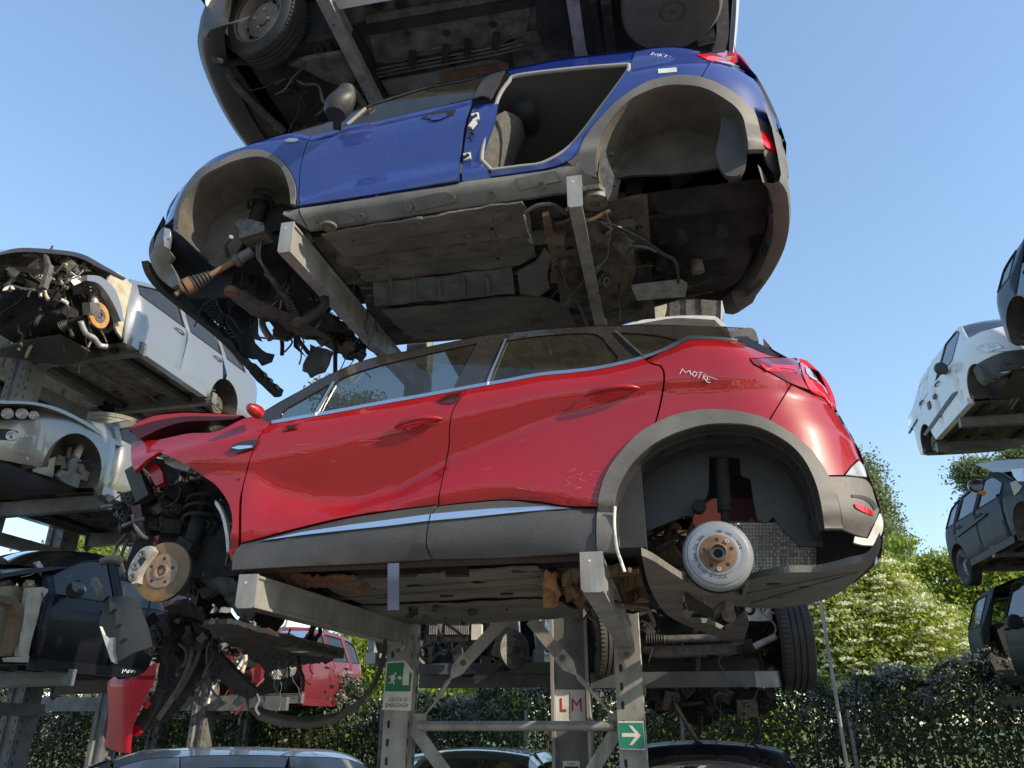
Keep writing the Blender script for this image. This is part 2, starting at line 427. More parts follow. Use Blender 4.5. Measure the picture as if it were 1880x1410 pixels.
def disc_set(parent, c, N, r, mrotor=None, hat=None, lugs=5, hubcol=None, lug=True):
    """ventilated brake disc with a hat, hub and stud holes"""
    c = Vector(c); N = Vector(N); t = .012
    o = MB().lathe(c, N, [(r * .52, -t), (r, -t), (r, -t * .35), (r * .96, -t * .3), (r * .96, t * .3), (r, t * .35), (r, t), (r * .985, t * 1.1), (r * .8, t * 1.02), (r * .6, t * 1.08), (r * .52, t)], 48).build('brake_disc', mrotor or DISC, parent, 30)
    MB().lathe(c, N, [(r * .60, t * .4), (r * .59, t * 1.3), (r * .55, t * 1.7), (r * .26, t * 1.7), (r * .25, t * 2.5), (r * .19, t * 2.5), (r * .17, t * .8), (.10 * r, t * .8), (.09 * r, t * 1.5), (.001, t * 1.6)], 40).build('hub', hat or STEEL, o, 30)
    x = N.cross(Vector((0, 0, 1))).normalized(); z = x.cross(N)
    if lug:
        for k in range(lugs):
            a = 2 * math.pi * k / lugs + .4; p = c + (x * math.cos(a) + z * math.sin(a)) * r * .42
            MB().lathe(p, N, [(r * .055, t * 1.6), (r * .055, t * 1.8), (r * .045, t * 1.8), (.0005, t * 1.75)], 12).build('stud_hole', SBLACK, o)
    return o
def tyre(parent, c, N, r, w, rim=None, mrub=None, name='tyre', spokes=0):
    c = Vector(c); N = Vector(N); h = w / 2; mr = mrub or RUBBER
    prof = [(r * .64, -h * .82), (r * .70, -h * .98), (r * .88, -h), (r * .96, -h * .86), (r, -h * .66)]
    for g in (-.36, 0, .36):
        prof += [(r, h * (g - .06)), (r * .972, h * (g - .045)), (r * .972, h * (g + .045)), (r, h * (g + .06))]
    prof += [(r, h * .66), (r * .96, h * .86), (r * .88, h), (r * .70, h * .98), (r * .64, h * .82)]
    o = MB().lathe(c, N, prof, 56).build(name, mr, parent, 35)
    tb = MB(); x = N.cross(Vector((0, 0, 1))).normalized(); z = x.cross(N)
    for k in range(64):   # tread blocks on both shoulders
        a = 2 * math.pi * k / 64; d = x * math.cos(a) + z * math.sin(a); e = z * math.cos(a) - x * math.sin(a)
        for sgn in (-1, 1):
            tb.box(c + d * r * .992 + N * h * .66 * sgn, (r * .06, h * .42, r * .022), Matrix((e, N, d)).transposed())
    tag(tb.build('tread', mr, o), kind='stuff')
    if rim:
        ri = MB().lathe(c, N, [(r * .66, -h * .8), (r * .66, h * .84), (r * .62, h * .86), (r * .60, h * .5), (r * .56, h * .1), (r * .46, h * .05), (r * .44, h * .36), (r * .30, h * .45), (r * .17, h * .38), (r * .16, h * .5), (.001, h * .5)], 40).build('rim', rim, parent, 30)
        if spokes:
            for k in range(spokes):
                a = 2 * math.pi * k / spokes; d = x * math.cos(a) + z * math.sin(a)
                MB().beam(c + N * h * .5 + d * r * .12, c + N * h * .72 + d * r * .62, r * .09, r * .07, N).build('spoke', CHROME, ri)
        else:
            for k in range(12):
                a = 2 * math.pi * k / 12; p = c + (x * math.cos(a) + z * math.sin(a)) * r * .505
                MB().lathe(p, N, [(r * .035, h * .22), (r * .03, h * .06), (.0005, h * .06)], 10).build('rim_hole', SBLACK, ri)
            for k in range(4):
                a = 2 * math.pi * k / 4 + .4; p = c + (x * math.cos(a) + z * math.sin(a)) * r * .23
                MB().lathe(p, N, [(r * .03, h * .38), (r * .03, h * .62), (.0005, h * .62)], 6).build('wheel_bolt', ALU, ri)
    return o
def spring_strut(parent, a, b, r, m=None, turns=4, ms=None):
    a, b = Vector(a), Vector(b); d = b - a
    MB().tube([a, a + d * .55], r * .55, 14).tube([a + d * .55, b], r * .25, 10).build('shock_absorber', ms or m or DARK, parent, 40)
    x = d.cross(Vector((.3, .8, .2))).normalized(); y = d.cross(x).normalized(); pts = []
    for i in range(turns * 14 + 1):
        t = i / (turns * 14); k = r * (1.05 + .1 * math.sin(t * 3)); q = a + d * (.42 + .55 * t)
        pts.append(q + (x * math.cos(t * turns * 6.283) + y * math.sin(t * turns * 6.283)) * k)
    MB().tube(pts, r * .13, 6).build('coil_spring', m or STEEL, parent, 60)
def hose(parent, pts, r, m, name='hose', n=8):
    P = [Vector(p) for p in pts]; out = []
    for i in range(len(P) - 1):
        p0 = P[max(i - 1, 0)]; p1 = P[i]; p2 = P[i + 1]; p3 = P[min(i + 2, len(P) - 1)]
        for k in range(6):
            t = k / 6; out.append(.5 * ((2 * p1) + (p2 - p0) * t + (2 * p0 - 5 * p1 + 4 * p2 - p3) * t * t + (3 * p1 - p0 - 3 * p2 + p3) * t ** 3))
    out.append(P[-1]); return MB().tube(out, r, n).build(name, m, parent, 60)
def bellows(parent, a, b, r0, r1, m, n=6):
    prof = []; a, b = Vector(a), Vector(b); L = (b - a).length
    for i in range(n * 2 + 1):
        t = i / (n * 2); r = (r0 + (r1 - r0) * t) * (1.12 if i % 2 else .86); prof.append((r, L * t))
    return MB().lathe(a, b - a, [(.001, 0)] + prof + [(.001, L)], 18).build('rubber_gaiter', m, parent, 30)
def clutter(parent, lo, hi, n, mats, seed, wires=10, big=1.0, names=('bracket', 'housing', 'pipe')):
    """engine-bay pieces: brackets, ribbed housings, pipes and bundled wires inside a box of space"""
    g = random.Random(seed); lo, hi = Vector(lo), Vector(hi); e = hi - lo
    def P(): return Vector((lo.x + e.x * g.random(), lo.y + e.y * g.random(), lo.z + e.z * g.random()))
    for k in range(n):
        c = P(); kind = g.random(); m = g.choice(mats)
        M = Matrix.Rotation(g.uniform(-.7, .7), 3, 'X') @ Matrix.Rotation(g.uniform(-.9, .9), 3, 'Y') @ Matrix.Rotation(g.uniform(-1, 1), 3, 'Z')
        if kind < .34:
            mb = MB(); s = g.uniform(.05, .14) * big
            mb.box(c, (s, s * .14, s * .9), M); mb.box(c + M @ Vector((s * .42, s * .3, 0)), (s * .12, s * .7, s * .7), M)
            mb.lathe(c + M @ Vector((0, -s * .07, s * .2)), M @ Vector((0, -1, 0)), [(s * .16, 0), (s * .16, s * .1), (s * .09, s * .1), (s * .09, 0)], 10)
            mb.build(names[0], m, parent)
        elif kind < .62:
            mb = MB(); s = g.uniform(.06, .15) * big
            mb.box(c, (s, s * .8, s * .7), M, .85)
            for i in range(4): mb.box(c + M @ Vector((s * (-.36 + .24 * i), 0, s * .02)), (s * .05, s * .9, s * .76), M)
            mb.lathe(c + M @ Vector((0, -s * .4, 0)), M @ Vector((0, -1, 0)), [(s * .24, 0), (s * .24, s * .18), (s * .15, s * .2), (s * .15, s * .05), (.001, s * .05)], 12)
            mb.build(names[1], m, parent)
        else:
            a = c; pts = [a]; d = Vector((g.uniform(-1, 1), g.uniform(-.4, .4), g.uniform(-1, .5)))
            for i in range(4):
                d = (d + Vector((g.uniform(-.7, .7), g.uniform(-.4, .4), g.uniform(-.7, .7)))).normalized(); pts.append(pts[-1] + d * g.uniform(.05, .13) * big)
            hose(parent, pts, g.uniform(.007, .022) * big, m, names[2])
    if wires:
        mb = MB()
        for k in range(wires):
            p = P(); pts = [p]; d = Vector((g.uniform(-1, 1), g.uniform(-.5, .5), g.uniform(-1, .3))).normalized()
            for i in range(9):
                d = (d + Vector((g.uniform(-.6, .6), g.uniform(-.3, .3), g.uniform(-.8, .5)))).normalized(); pts.append(pts[-1] + d * .05 * big)
            mb.tube(pts, g.uniform(.0025, .006), 5)
        tag(mb.build('wiring', BLACKP, parent, 60), kind='stuff')
def floor_relief(parent, lo, hi, z, m, seed, ribs=6, bolts=14, axis='x', name='floor_pan', tunnel=True, detail=None):
    """pressed floor of a car seen from below: pan with swages, a tunnel, rails, plugs and pipes"""
    g = random.Random(seed); x0, y0 = lo; x1, y1 = hi; nx, ny = 44, 40; rows = []
    L = x1 - x0; Wd = y1 - y0
    for i in range(nx + 1):
        row = []
        for j in range(ny + 1):
            s, t = i / nx, j / ny; lx, ly = (s, t) if axis == 'x' else (t, s); h = 0
            if tunnel: h += .10 * max(0, 1 - abs(ly - .5) / .12) ** .6
            h += .014 * (1 if (ly * 9) % 1 > .5 and .08 < lx < .6 else 0) + .02 * math.sin(lx * 21) * (1 if lx > .62 else .15)
            h += .03 * (abs(lx - .62) < .03)
            row.append(Vector((x0 + L * s, y0 + Wd * t, z + h)))
        rows.append(row)
    o = MB().grid(rows).build(name, m, parent, 30); d = detail or m
    mb = MB()
    for e in (.16, .84):
        mb = MB()
        a = Vector((x0 + L * .04, y0 + Wd * e, z - .02)); b = Vector((x1 - L * .04, y0 + Wd * e, z - .02))
        if axis == 'y': a = Vector((x0 + L * e, y0 + Wd * .04, z - .02)); b = Vector((x0 + L * e, y1 - Wd * .04, z - .02))
        mb.beam(a, b, .085, .05); mb.build('chassis_rail', d, parent)
    for k in range(bolts):
        p = Vector((x0 + L * g.uniform(.06, .94), y0 + Wd * g.uniform(.06, .94), z))
        MB().lathe(p, (0, 0, -1), [(.045, -.012), (.045, .004), (.03, .008), (.028, .003), (.012, .003), (.012, .012), (.001, .012)], 14).build('floor_plug', d, parent, 30)
    for k in range(2):
        e = g.uniform(.3, .7); pts = []
        for i in range(9):
            s = .05 + .9 * i / 8; q = e + .02 * math.sin(i * 1.7 + k)
            pts.append(Vector((x0 + L * s, y0 + Wd * q, z - .03)) if axis == 'x' else Vector((x0 + L * q, y0 + Wd * s, z - .03)))
        hose(parent, pts, .011, STEEL, 'brake_line', 6)
    return o

def rough_plate(name, poly, val, m, parent, amp=.03, seed=0, ax=2, th=.02, jag=1.6, step=9):
    """a dented, ragged-edged sheet whose outline lies on the plane ax = val"""
    g = random.Random(seed); q = [Vector((p.x + g.uniform(-jag, jag), p.y + g.uniform(-jag, jag))) for p in curve(poly, True, step)]
    a = np.array([tuple(p) for p in q]); x0, y0 = a.min(0); x1, y1 = a.max(0)
    ex = [(x + g.uniform(-2, 2), y + g.uniform(-2, 2)) for x in np.arange(x0 + 4, x1, step) for y in np.arange(y0 + 4, y1, step)]
    if ex:
        e = np.array(ex); ok = inside(a, e[:, 0], e[:, 1]); d = np.min((e[:, None, 0] - a[None, :, 0]) ** 2 + (e[:, None, 1] - a[None, :, 1]) ** 2, axis=1); ex = [p for p, k, dd in zip(ex, ok, d) if k and dd > 9]
    tr = tri2d(q, ex); P = [hit(p[0], p[1], ax, val) for p in list(q) + ex]; n = len(P); k0 = len(q); k1, k2, k3 = g.uniform(5, 9), g.uniform(12, 18), g.uniform(0, 6)
    T = []
    for i, p in enumerate(P):
        h = amp * (.5 * math.sin(p.x * k1 + p.y * k2 + k3) + .35 * math.sin(p.x * k2 * 1.7 - p.y * k1 * 2.1 + p.z * 9) + g.uniform(-.22, .22)); v = Vector((0, 0, 0)); v[ax] = h; T.append(p + v)
    d = Vector((0, 0, 0)); d[ax] = th if ax != 0 else -th; B = [p + d for p in T]
    mb = MB(); mb.add(T + B, [t for t in tr] + [(t[2] + n, t[1] + n, t[0] + n) for t in tr] + [((i + 1) % k0, i, i + n, (i + 1) % k0 + n) for i in range(k0)])
    return mb.build(name, m, parent, 38)
def rough_plate2(name, poly, val, m, parent, amp, seed): return rough_plate(name, poly, val, m, parent, amp, seed, 2, .012, .4, 7)
# ------------------------------------------------------------------ the red crossover in the middle of the stack
def prof_fn(lines, ws, nsm=3, sm=.02):
    """section across the side: key lines (u -> v) and the offset of each, smoothed across v"""
    def f(u, v):
        vs = [l(u) for l in lines]; w_ = [x(u) if callable(x) else x for x in ws]
        t = 0
        for k in range(-nsm, nsm + 1): t += float(np.interp(v + k * sm / nsm, vs, w_))
        return t / (2 * nsm + 1)
    return f
def pxline(car, pts, add=0.0):
    q = [car.loc(hy(x, y, car.O.y)) for x, y in pts]; q = sorted((a[0], a[2]) for a in q); us = [a[0] for a in q]; vs = [a[1] + add for a in q]
    return lambda u: float(np.interp(u, us, vs))
RC = Car((.209, 3.37, 2.0), (-1, 0, 0), (0, -1, 0), W=1.79)
BELT = [(498, 778), (605, 759.5), (692, 743.5), (780, 728), (857, 714), (925, 702), (991, 690), (1050, 684), (1096, 678), (1149, 667), (1182, 658), (1215, 646), (1247, 632), (1263, 624.5), (1310, 623), (1354, 625)]
rb = pxline(RC, BELT + [(1428, 655), (300, 812)])
r_u = pxline(RC, [(300, 842), (460, 850), (600, 822), (830, 769), (1000, 728), (1200, 700), (1500, 690)])
r_l = pxline(RC, [(300, 868), (460, 862), (500, 893), (560, 910), (640, 912), (720, 890), (830, 830), (920, 795), (1000, 762), (1070, 745), (1200, 716), (1500, 706)])
r_c = pxline(RC, [(300, 990), (470, 987), (600, 957), (700, 931), (800, 908), (890, 893), (940, 897), (1000, 911), (1060, 928), (1200, 940), (1500, 940)])
r_k = pxline(RC, [(300, 1012), (442, 997), (551, 968), (656, 945), (797, 927), (860, 924), (930, 919), (1040, 930), (1097, 934), (1500, 960)], -.01)
rz_end = sorted((RC.loc(hy(x, y, 3.78))[2], RC.loc(hy(x, y, 3.78))[0]) for x, y in [(1393, 612), (1428, 655), (1500, 677), (1540, 764), (1573, 817), (1602, 894), (1621, 950), (1623, 975), (1615, 1010)])
re_v = [a[0] for a in rz_end]; re_u = [a[1] for a in rz_end]
_rs = prof_fn([lambda u: .05, lambda u: .22, lambda u: r_k(u), r_c, r_l, r_u, lambda u: rb(u) - .035, rb, lambda u: 1.55],
              [-.10, -.045, -.034, .004, lambda u: -.36 * (r_u(u) - r_l(u)) - .002, .004, -.008, -.045, -.26], 3, .015)
def red_w(u, v):
    w = _rs(u, v)
    if u > 2.3: w -= .11 * ((u - 2.3) / .8) ** 2
    ue = lerp(v, re_v, re_u); a = .55; s = (ue + a - u) / (a * 1.004)
    if s > 0: w -= .48 * (1 - math.sqrt(max(0, 1 - min(s, 1) ** 2)))
    return w
RC.wf = red_w
red = thing('red_car', (.209 - 1.3, 4.25, 2.2), 'bright red five door crossover without wheels or bumper in the middle of the tall stack', 'car')
def rclad(u, v):   # the dark lower cladding stands proud and tucks under at the sill
    vk = r_k(u); t = (vk - v)
    w = float(np.interp(t, [-.05, 0, .02, .10, .18, .22, .30], [-.03, -.02, .004, .026, .022, -.004, -.10]))
    ue = lerp(v, re_v, re_u); a = .55; s = (ue + a - u) / (a * 1.004)
    if s > 0: w -= .48 * (1 - math.sqrt(max(0, 1 - min(s, 1) ** 2)))
    return w
DSPLIT = [(857, 714.5), (850, 725), (833, 750), (826, 778), (824, 820), (815, 865), (806, 911)]
fd = [(498, 778.5)] + BELT[1:4] + DSPLIT + [(805, 927), (797, 928), (656, 946), (551, 969), (442, 998), (442, 960), (443, 920), (446, 894), (455, 859), (463, 831), (474, 806), (484, 792)]
o = panel(RC, 'front_door', fd, RED, red, res=.045, inset=.003, mirror=True)
rd_ = DSPLIT[::-1] + BELT[5:11] + [(1187, 662), (1196, 668), (1212, 672), (1218, 681), (1218, 707), (1210, 750), (1202, 779), (1166, 802), (1131, 841), (1110, 876), (1099.5, 911), (1097, 931), (1078, 931), (1040, 930), (991, 922), (927, 918), (868, 922), (806, 929)]
o2 = panel(RC, 'rear_door', rd_, RED, red, res=.045, inset=.003, mirror=True)
fc = panel(RC, 'door_cladding', [(442, 998), (551, 969), (656, 946), (797, 928), (805, 927), (796, 953), (791, 985), (790, 1008), (796, 1029), (620, 1041), (438, 1052), (439, 1020)], DCLAD, red, wf=rclad, inset=.003, mirror=True)
rc_ = panel(RC, 'door_cladding', [(806, 929), (868, 922), (927, 918), (991, 922), (1040, 930), (1078, 931), (1097, 931), (1097, 980), (1098, 1019), (940, 1025), (796, 1029), (790, 1008), (791, 985), (796, 953)], DCLAD, red, wf=rclad, inset=.003, mirror=True)
rwc = lambda u, v: rclad(u, v)
panel(RC, 'chrome_strip', [(482, 993), (560, 980), (650, 967), (720, 958), (794, 948), (793, 961), (720, 970), (640, 978), (560, 986)], CHROME, fc, wf=rwc, off=.012, thick=.012, round_=False, inset=0)
panel(RC, 'chrome_strip', [(797, 947.5), (900, 938), (1005, 929), (1047, 933), (960, 944), (860, 955), (795, 961)], CHROME, rc_, wf=rwc, off=.012, thick=.012, round_=False, inset=0)
panel(RC, 'rear_wing', [(1187, 661), (1219, 645), (1247, 633), (1263, 625.5), (1310, 624), (1354, 626.5), (1378, 638), (1407, 650), (1428, 656), (1376, 658), (1383, 669), (1417, 686), (1453, 705), (1431, 741), (1412, 772), (1378, 760.5), (1343, 754), (1311, 752.5), (1279, 754), (1238, 763), (1203, 778), (1211, 750), (1219, 707), (1219, 681), (1213, 671), (1197, 667)], RED, red, res=.045, inset=.003, mirror=True)
bum = panel(RC, 'rear_bumper', [(1453, 706), (1487, 722), (1515, 733), (1528, 750), (1539, 764), (1550, 782), (1562, 798), (1572, 817), (1580, 833), (1586, 856), (1576, 843), (1563, 856), (1549, 873), (1520, 873), (1506, 849), (1487, 825), (1455, 798), (1412, 773), (1431, 741)], RED, red, res=.04, inset=.003, mirror=True)
lowb = panel(RC, 'lower_bumper', [(1520, 874), (1549, 874), (1553, 874), (1575, 876), (1590, 880), (1600, 893), (1611, 915), (1615, 938), (1592, 988), (1567, 981), (1547, 973.5), (1543, 938), (1533, 903)], CLAD, red, res=.04, inset=.003, mirror=True)
panel(RC, 'reversing_lamp', [(1552, 872), (1563, 857), (1577, 845), (1587, 857), (1592, 876), (1575, 875)], LENS, red, res=.03, off=.004, inset=.002)
panel(RC, 'skid_strip', [(1593, 988), (1615, 941), (1620, 950), (1621, 975), (1607, 1002), (1583, 1001), (1567, 996), (1569, 984)], SWHITE, red, res=.03, off=.006)
panel(RC, 'lower_lip', [(1620, 984), (1614, 1010), (1597, 1034), (1572, 1041), (1566, 1031), (1585, 1022), (1603, 1006)], CLAD, red, res=.03, off=0, thick=.05)
panel(RC, 'fog_reflector', [(1568, 924), (1583, 926), (1603, 938), (1604, 947), (1585, 940), (1571, 932)], LAMPB, red, res=.03, off=.008)
panel(RC, 'reflector_recess', [(1563, 907), (1585, 909), (1603, 918), (1611, 932), (1605, 938), (1597, 924), (1580, 915), (1564, 913)], SBLACK, red, res=.03, off=.005)
panel(RC, 'tail_lamp', [(1377, 658), (1420, 656.5), (1464, 657), (1472, 690), (1486, 716), (1453, 704), (1417, 685), (1384, 668)], LAMP, red, res=.03, off=.006)
tl = panel(RC, 'tail_lamp', [(1466, 658), (1480, 661), (1499, 677), (1518, 699), (1532, 728), (1538, 757), (1527, 750), (1514, 731), (1489, 718), (1475, 690)], LAMPB, red, res=.03, off=.006)
panel(RC, 'lamp_lens', [(1478, 672), (1490, 678), (1503, 694), (1502, 700), (1488, 693), (1480, 684)], LENS, tl, res=.03, off=.014, thick=.006)
for k in range(5):
    t = k / 4; panel(RC, 'lamp_rib', [(1396 + 10 * t, 668 + 10 * t), (1462 + 3 * t, 671 + 10 * t), (1462 + 3 * t, 673 + 10 * t), (1397 + 10 * t, 670 + 10 * t)], LAMPB, red, res=.05, off=.012, thick=.004, inset=0, round_=False)
FL_OUT = [(1098, 1020), (1097, 975), (1097, 932), (1099.5, 911), (1110, 876), (1131, 841), (1166, 802), (1201, 779), (1238, 763), (1279, 754), (1311, 752.5), (1343, 754), (1378, 760.5), (1412, 772), (1455, 798), (1487, 825), (1506, 849), (1520, 873), (1533, 903), (1543, 938), (1547, 973)]
FL_IN = [(1131, 1002), (1128, 967), (1128, 935), (1136, 897), (1152, 865), (1174, 839), (1206, 814), (1247, 795), (1295, 782), (1343, 780), (1385, 785), (1423, 801), (1455, 823), (1477, 849), (1493, 881), (1503, 913), (1509, 945), (1512, 973)]
def flw(u, v):
    return red_w(u, v) + .016 if v > .5 else max(red_w(u, v), rclad(u, v)) + .012
panel(RC, 'arch_flare', FL_OUT + FL_IN[::-1] + [(1136, 1020)], CLAD, red, wf=flw, res=.035, inset=.002, thick=.04, mirror=True)
# rear wheel housing
ai = [RC.uv(x, y) for x, y in line(FL_IN, 10)]; rows = []
cu, cv = sum(a[0] for a in ai) / len(ai), .42
for k, (w, s) in enumerate(((-.01, 1.0), (-.03, .985), (-.12, .99), (-.26, .975), (-.30, .93))):
    rows.append([RC.P(cu + (u - cu) * s, red_w(u, v) * .5 + w, cv + (v - cv) * s) for u, v in ai])
MB().grid(rows).build('arch_liner', mat('liner_plastic', (.013, .014, .015), (.032, .031, .029), scale=3, rough=.55, dust=.14), red, 50)
LW = 3.37 + .30
plate('arch_liner', [(1122, 1002), (1128, 935), (1136, 897), (1152, 865), (1174, 839), (1206, 814), (1247, 795), (1295, 780), (1343, 778), (1385, 783), (1423, 799), (1455, 821), (1477, 847), (1493, 881), (1503, 913), (1509, 945), (1511, 1003), (1468, 1003), (1440, 975), (1432, 965), (1420, 948), (1408, 960), (1392, 955), (1385, 930), (1378, 880), (1360, 872), (1358, 840), (1302, 838), (1300, 905), (1285, 925), (1272, 950), (1263, 945), (1220, 962), (1174, 981), (1174, 1018), (1138, 1021)], 1, LW, (0, .02, 0), MATS['liner_plastic'], red)
plate('arch_recess', [(1225, 805), (1256, 805), (1254, 836), (1228, 838)], 1, LW - .004, (0, .003, 0), SBLACK, red)
plate('inner_wing', [(1225, 775), (1515, 775), (1520, 960), (1225, 975)], 1, 4.0, (0, .02, 0), DARK, red, False); plate('bumper_inner', [(1500, 950), (1580, 955), (1612, 965), (1606, 1012), (1560, 1042), (1500, 1052)], 1, 3.95, (0, .02, 0), SBLACK, red, False)
plate('inner_wing', [(1275, 915), (1440, 915), (1450, 985), (1270, 985)], 1, 3.99, (0, .02, 0), mat('dull_red_underbody', (.10, .016, .016), (.04, .02, .018), scale=6, rough=.8), red, False)
sa = hy(1332, 990, 3.62); sb = hy(1326, 845, 3.66)
MB().tube([sa, sa + (sb - sa) * .38], .017, 12).tube([sa + (sb - sa) * .34, sb], .032, 14).build('shock_absorber', DARK, red, 40)
MB().lathe(hy(1283, 930, 3.6), (0, -1, 0), [(.001, .03), (.03, .03), (.034, .01), (.03, -.04), (.001, -.04)], 14).build('bump_stop', DARK, red, 40)
sh_ = curve([(1335, 956), (1374, 957), (1379, 949), (1391, 960), (1408, 962), (1421, 957), (1470, 975), (1527, 1000), (1528, 1040), (1501, 1048), (1469, 1045), (1437, 1048), (1390, 1058), (1340, 1066)], True, 8)
plate('heat_shield', [(p.x, p.y) for p in sh_], 1, 3.98, (0, .02, 0), SHIELDD, red, False)
gd = MB()    # embossed ribs of the shield
for k in range(30):
    x = 1340 + k * 6.3; y0, y1 = 960 + max(0, (x - 1421)) * .4, 1064 - (x - 1340) * .10
    gd.beam(hy(x, y0 + 2, 3.978), hy(x, y1 - 4, 3.978), .009, .008, (0, 1, 0))
for k in range(16):
    y = 962 + k * 6.3; x0 = 1340; x1 = min(1524, 1421 + max(0, (y - 957)) / .41 if y < 1000 else 1524)
    if y > 1040: x1 = 1524 - (y - 1040) * 8
    if x1 - x0 > 20: gd.beam(hy(x0, y, 3.978), hy(x1, y, 3.978), .009, .008, (0, 1, 0))
tag(gd.build('shield_ribs', SHIELD, red), kind='stuff')
plate('tan_floor', [(1175, 982), (1215, 965), (1262, 948), (1275, 1000), (1262, 1050), (1175, 1020)], 1, 4.0, (0, .02, 0), TAN, red)
hose(red, [hy(1240, 960, 3.9), hy(1228, 985, 3.9), (hy(1232, 1010, 3.9)), hy(1250, 1030, 3.9)], .03, TAN, 'pipe')
clutter(red, hy(1180, 1020, 4.0), hy(1275, 960, 3.8), 9, [TAN, STEEL, DARK], 5, 6, .6)
hose(red, [hy(1180, 1022, 3.7), hy(1215, 1030, 3.7), hy(1240, 1040, 3.65), hy(1262, 1035, 3.6)], .008, DARK, 'brake_line')
for w, nn_ in ((-.14, 7), (-.25, 6)):
    for k in range(nn_):
        q = ai[int((k + .6) / nn_ * (len(ai) - 1))]; MB().lathe(RC.P(cu + (q[0] - cu) * .975, w, cv + (q[1] - cv) * .975), RC.P(0, 0, 0) * 0 + RC.F * (cu - q[0]) + Vector((0, 0, cv - q[1])), [(.018, -.01), (.016, .006), (.006, .008), (.0005, .004)], 10).build('liner_clip', SBLACK, red)
    rr_ = [RC.P(cu + (u - cu) * .978, w + .05, cv + (v - cv) * .978) for u, v in ai]; MB().tube(rr_, .008, 6).build('liner_fold', MATS['liner_plastic'], red, 60)
# brake drum
dc = hy(1318, 1018, 3.37 + .08); pr = m_px(dc) * 63.5
dr = MB().lathe(dc, RC.N, [(pr * .97, -.055), (pr, -.05), (pr, -.012), (pr * .985, -.008), (pr * .97, .0), (pr * .93, .006), (pr * .88, .008), (pr * .86, .014), (pr * .83, .016), (pr * .62, .016), (pr * .60, .020), (pr * .54, .022), (.02, .022)], 72).build('brake_drum', DRUM, red, 30)
MB().lathe(dc, RC.N, [(pr * 1.03, -.085), (pr * 1.03, -.056), (.05, -.056)], 60).build('backing_plate', DARK, dr, 30)
hub = MB().lathe(dc, RC.N, [(pr * .535, .0225), (pr * .52, .0235), (pr * .25, .0235), (pr * .25, .058), (pr * .215, .060), (pr * .205, .03), (pr * .20, -.03), (.001, -.03)], 48).build('hub', RUST, dr, 30)
MB().lathe(dc, RC.N, [(pr * .205, .012), (.001, .012)], 24).build('hub_bore', SBLACK, hub)
dxx, dzz = Vector((1, 0, 0)), Vector((0, 0, 1))
for k in range(5):
    a = R(90 + 72 * k); MB().lathe(dc + (dxx * math.cos(a) + dzz * math.sin(a)) * pr * .40, RC.N, [(pr * .055, .024), (.0005, .0242)], 14).build('bolt_hole', SBLACK, hub)
for a in (R(50), R(268)):
    MB().lathe(dc + (dxx * math.cos(a) + dzz * math.sin(a)) * pr * .44, RC.N, [(pr * .06, .0235), (pr * .06, .030), (pr * .03, .030), (pr * .028, .025), (.0005, .025)], 14).build('screw', ALU, hub, 30)
lt = MB()
def ring_text(s, a0, da, r, size):
    for i, ch in enumerate(s):
        a = R(a0 + da * i); c = dc + (dxx * math.cos(a) + dzz * math.sin(a)) * r + RC.N * .0172
        ux = -dxx * math.sin(a) + dzz * math.cos(a); uy = -(dxx * math.cos(a) + dzz * math.sin(a))
        if ch.strip(): text_mesh(lt, ch, lambda x, y: c + ux * x + uy * y, size)
ring_text('EGELIS 0A16', 283, -7.2, pr * .70, .021); ring_text('* MAX 229.5MM', 205, -6.5, pr * .70, .021)
ring_text('M3R', 27, -7, pr * .70, .02); ring_text('MA 1A5', 84, -6.5, pr * .70, .02)
tag(lt.build('lettering', SBLACK, dr), kind='stuff')
# window band, glass and chrome
SIL = [(468, 764), (481, 757), (516, 736), (551, 717), (582, 699), (614, 683), (652, 667), (692, 655), (762, 641), (830, 627), (885, 616), (940, 609.5), (991, 604), (1045, 600.5), (1096, 598), (1150, 596.5), (1201, 596), (1289, 598.5), (1377, 602)]
W1 = [(510, 773), (520, 754), (548, 737), (604, 705), (590, 730), (576, 761)]
W2 = [(586, 758.5), (600, 730), (614, 703), (656, 683), (727, 663), (797, 647), (876, 630), (853, 673), (830, 717), (760, 730), (680, 744)]
W3 = [(899, 704), (912, 666), (929, 625), (1008, 615), (1092, 613), (1117, 634), (1135, 655), (1127, 673), (1026, 687)]
W4 = [(1184, 656), (1158, 632), (1133, 610), (1201, 614.5), (1250, 625), (1220, 642)]
dlo = BELT + [(1377, 636), (1385, 620)] + [(1377, 603)] + SIL[::-1][1:] + [(480, 770)]
dl = panel(RC, 'window_frame', dlo, GLOSSB, red, holes=[W1, W2, W3, W4], off=-.004, res=.05, inset=0, mirror=True)
for q, g_, nm in ((W1, GCLEAR, 'quarter_glass'), (W2, GCLEAR, 'front_window'), (W3, GDARK, 'rear_window'), (W4, GDARK, 'quarter_glass')):
    panel(RC, nm, q, g_, red, off=-.012, thick=.004, inset=-.012, mirror=True)
up = [(x, y - 6) for x, y in BELT]; up[-4:] = [(1250, 622), (1266, 616), (1310, 617.5), (1354, 622)]
panel(RC, 'chrome_strip', BELT + up[::-1], CHROME, red, off=.004, thick=.012, inset=0, res=.3)
for a, b in (((579, 761), (613.5, 702)), ((894, 706), (929, 623)), ((1131, 609), (1183, 656.5))):
    ua = [RC.uv(*a), RC.uv(*b)]; MB().beam(*[RC.P(u, red_w(u, v) + .004, v) for u, v in ua], .008, .012, RC.N).build('window_divider', CHROME if a[0] != 1131 else STEEL, red)
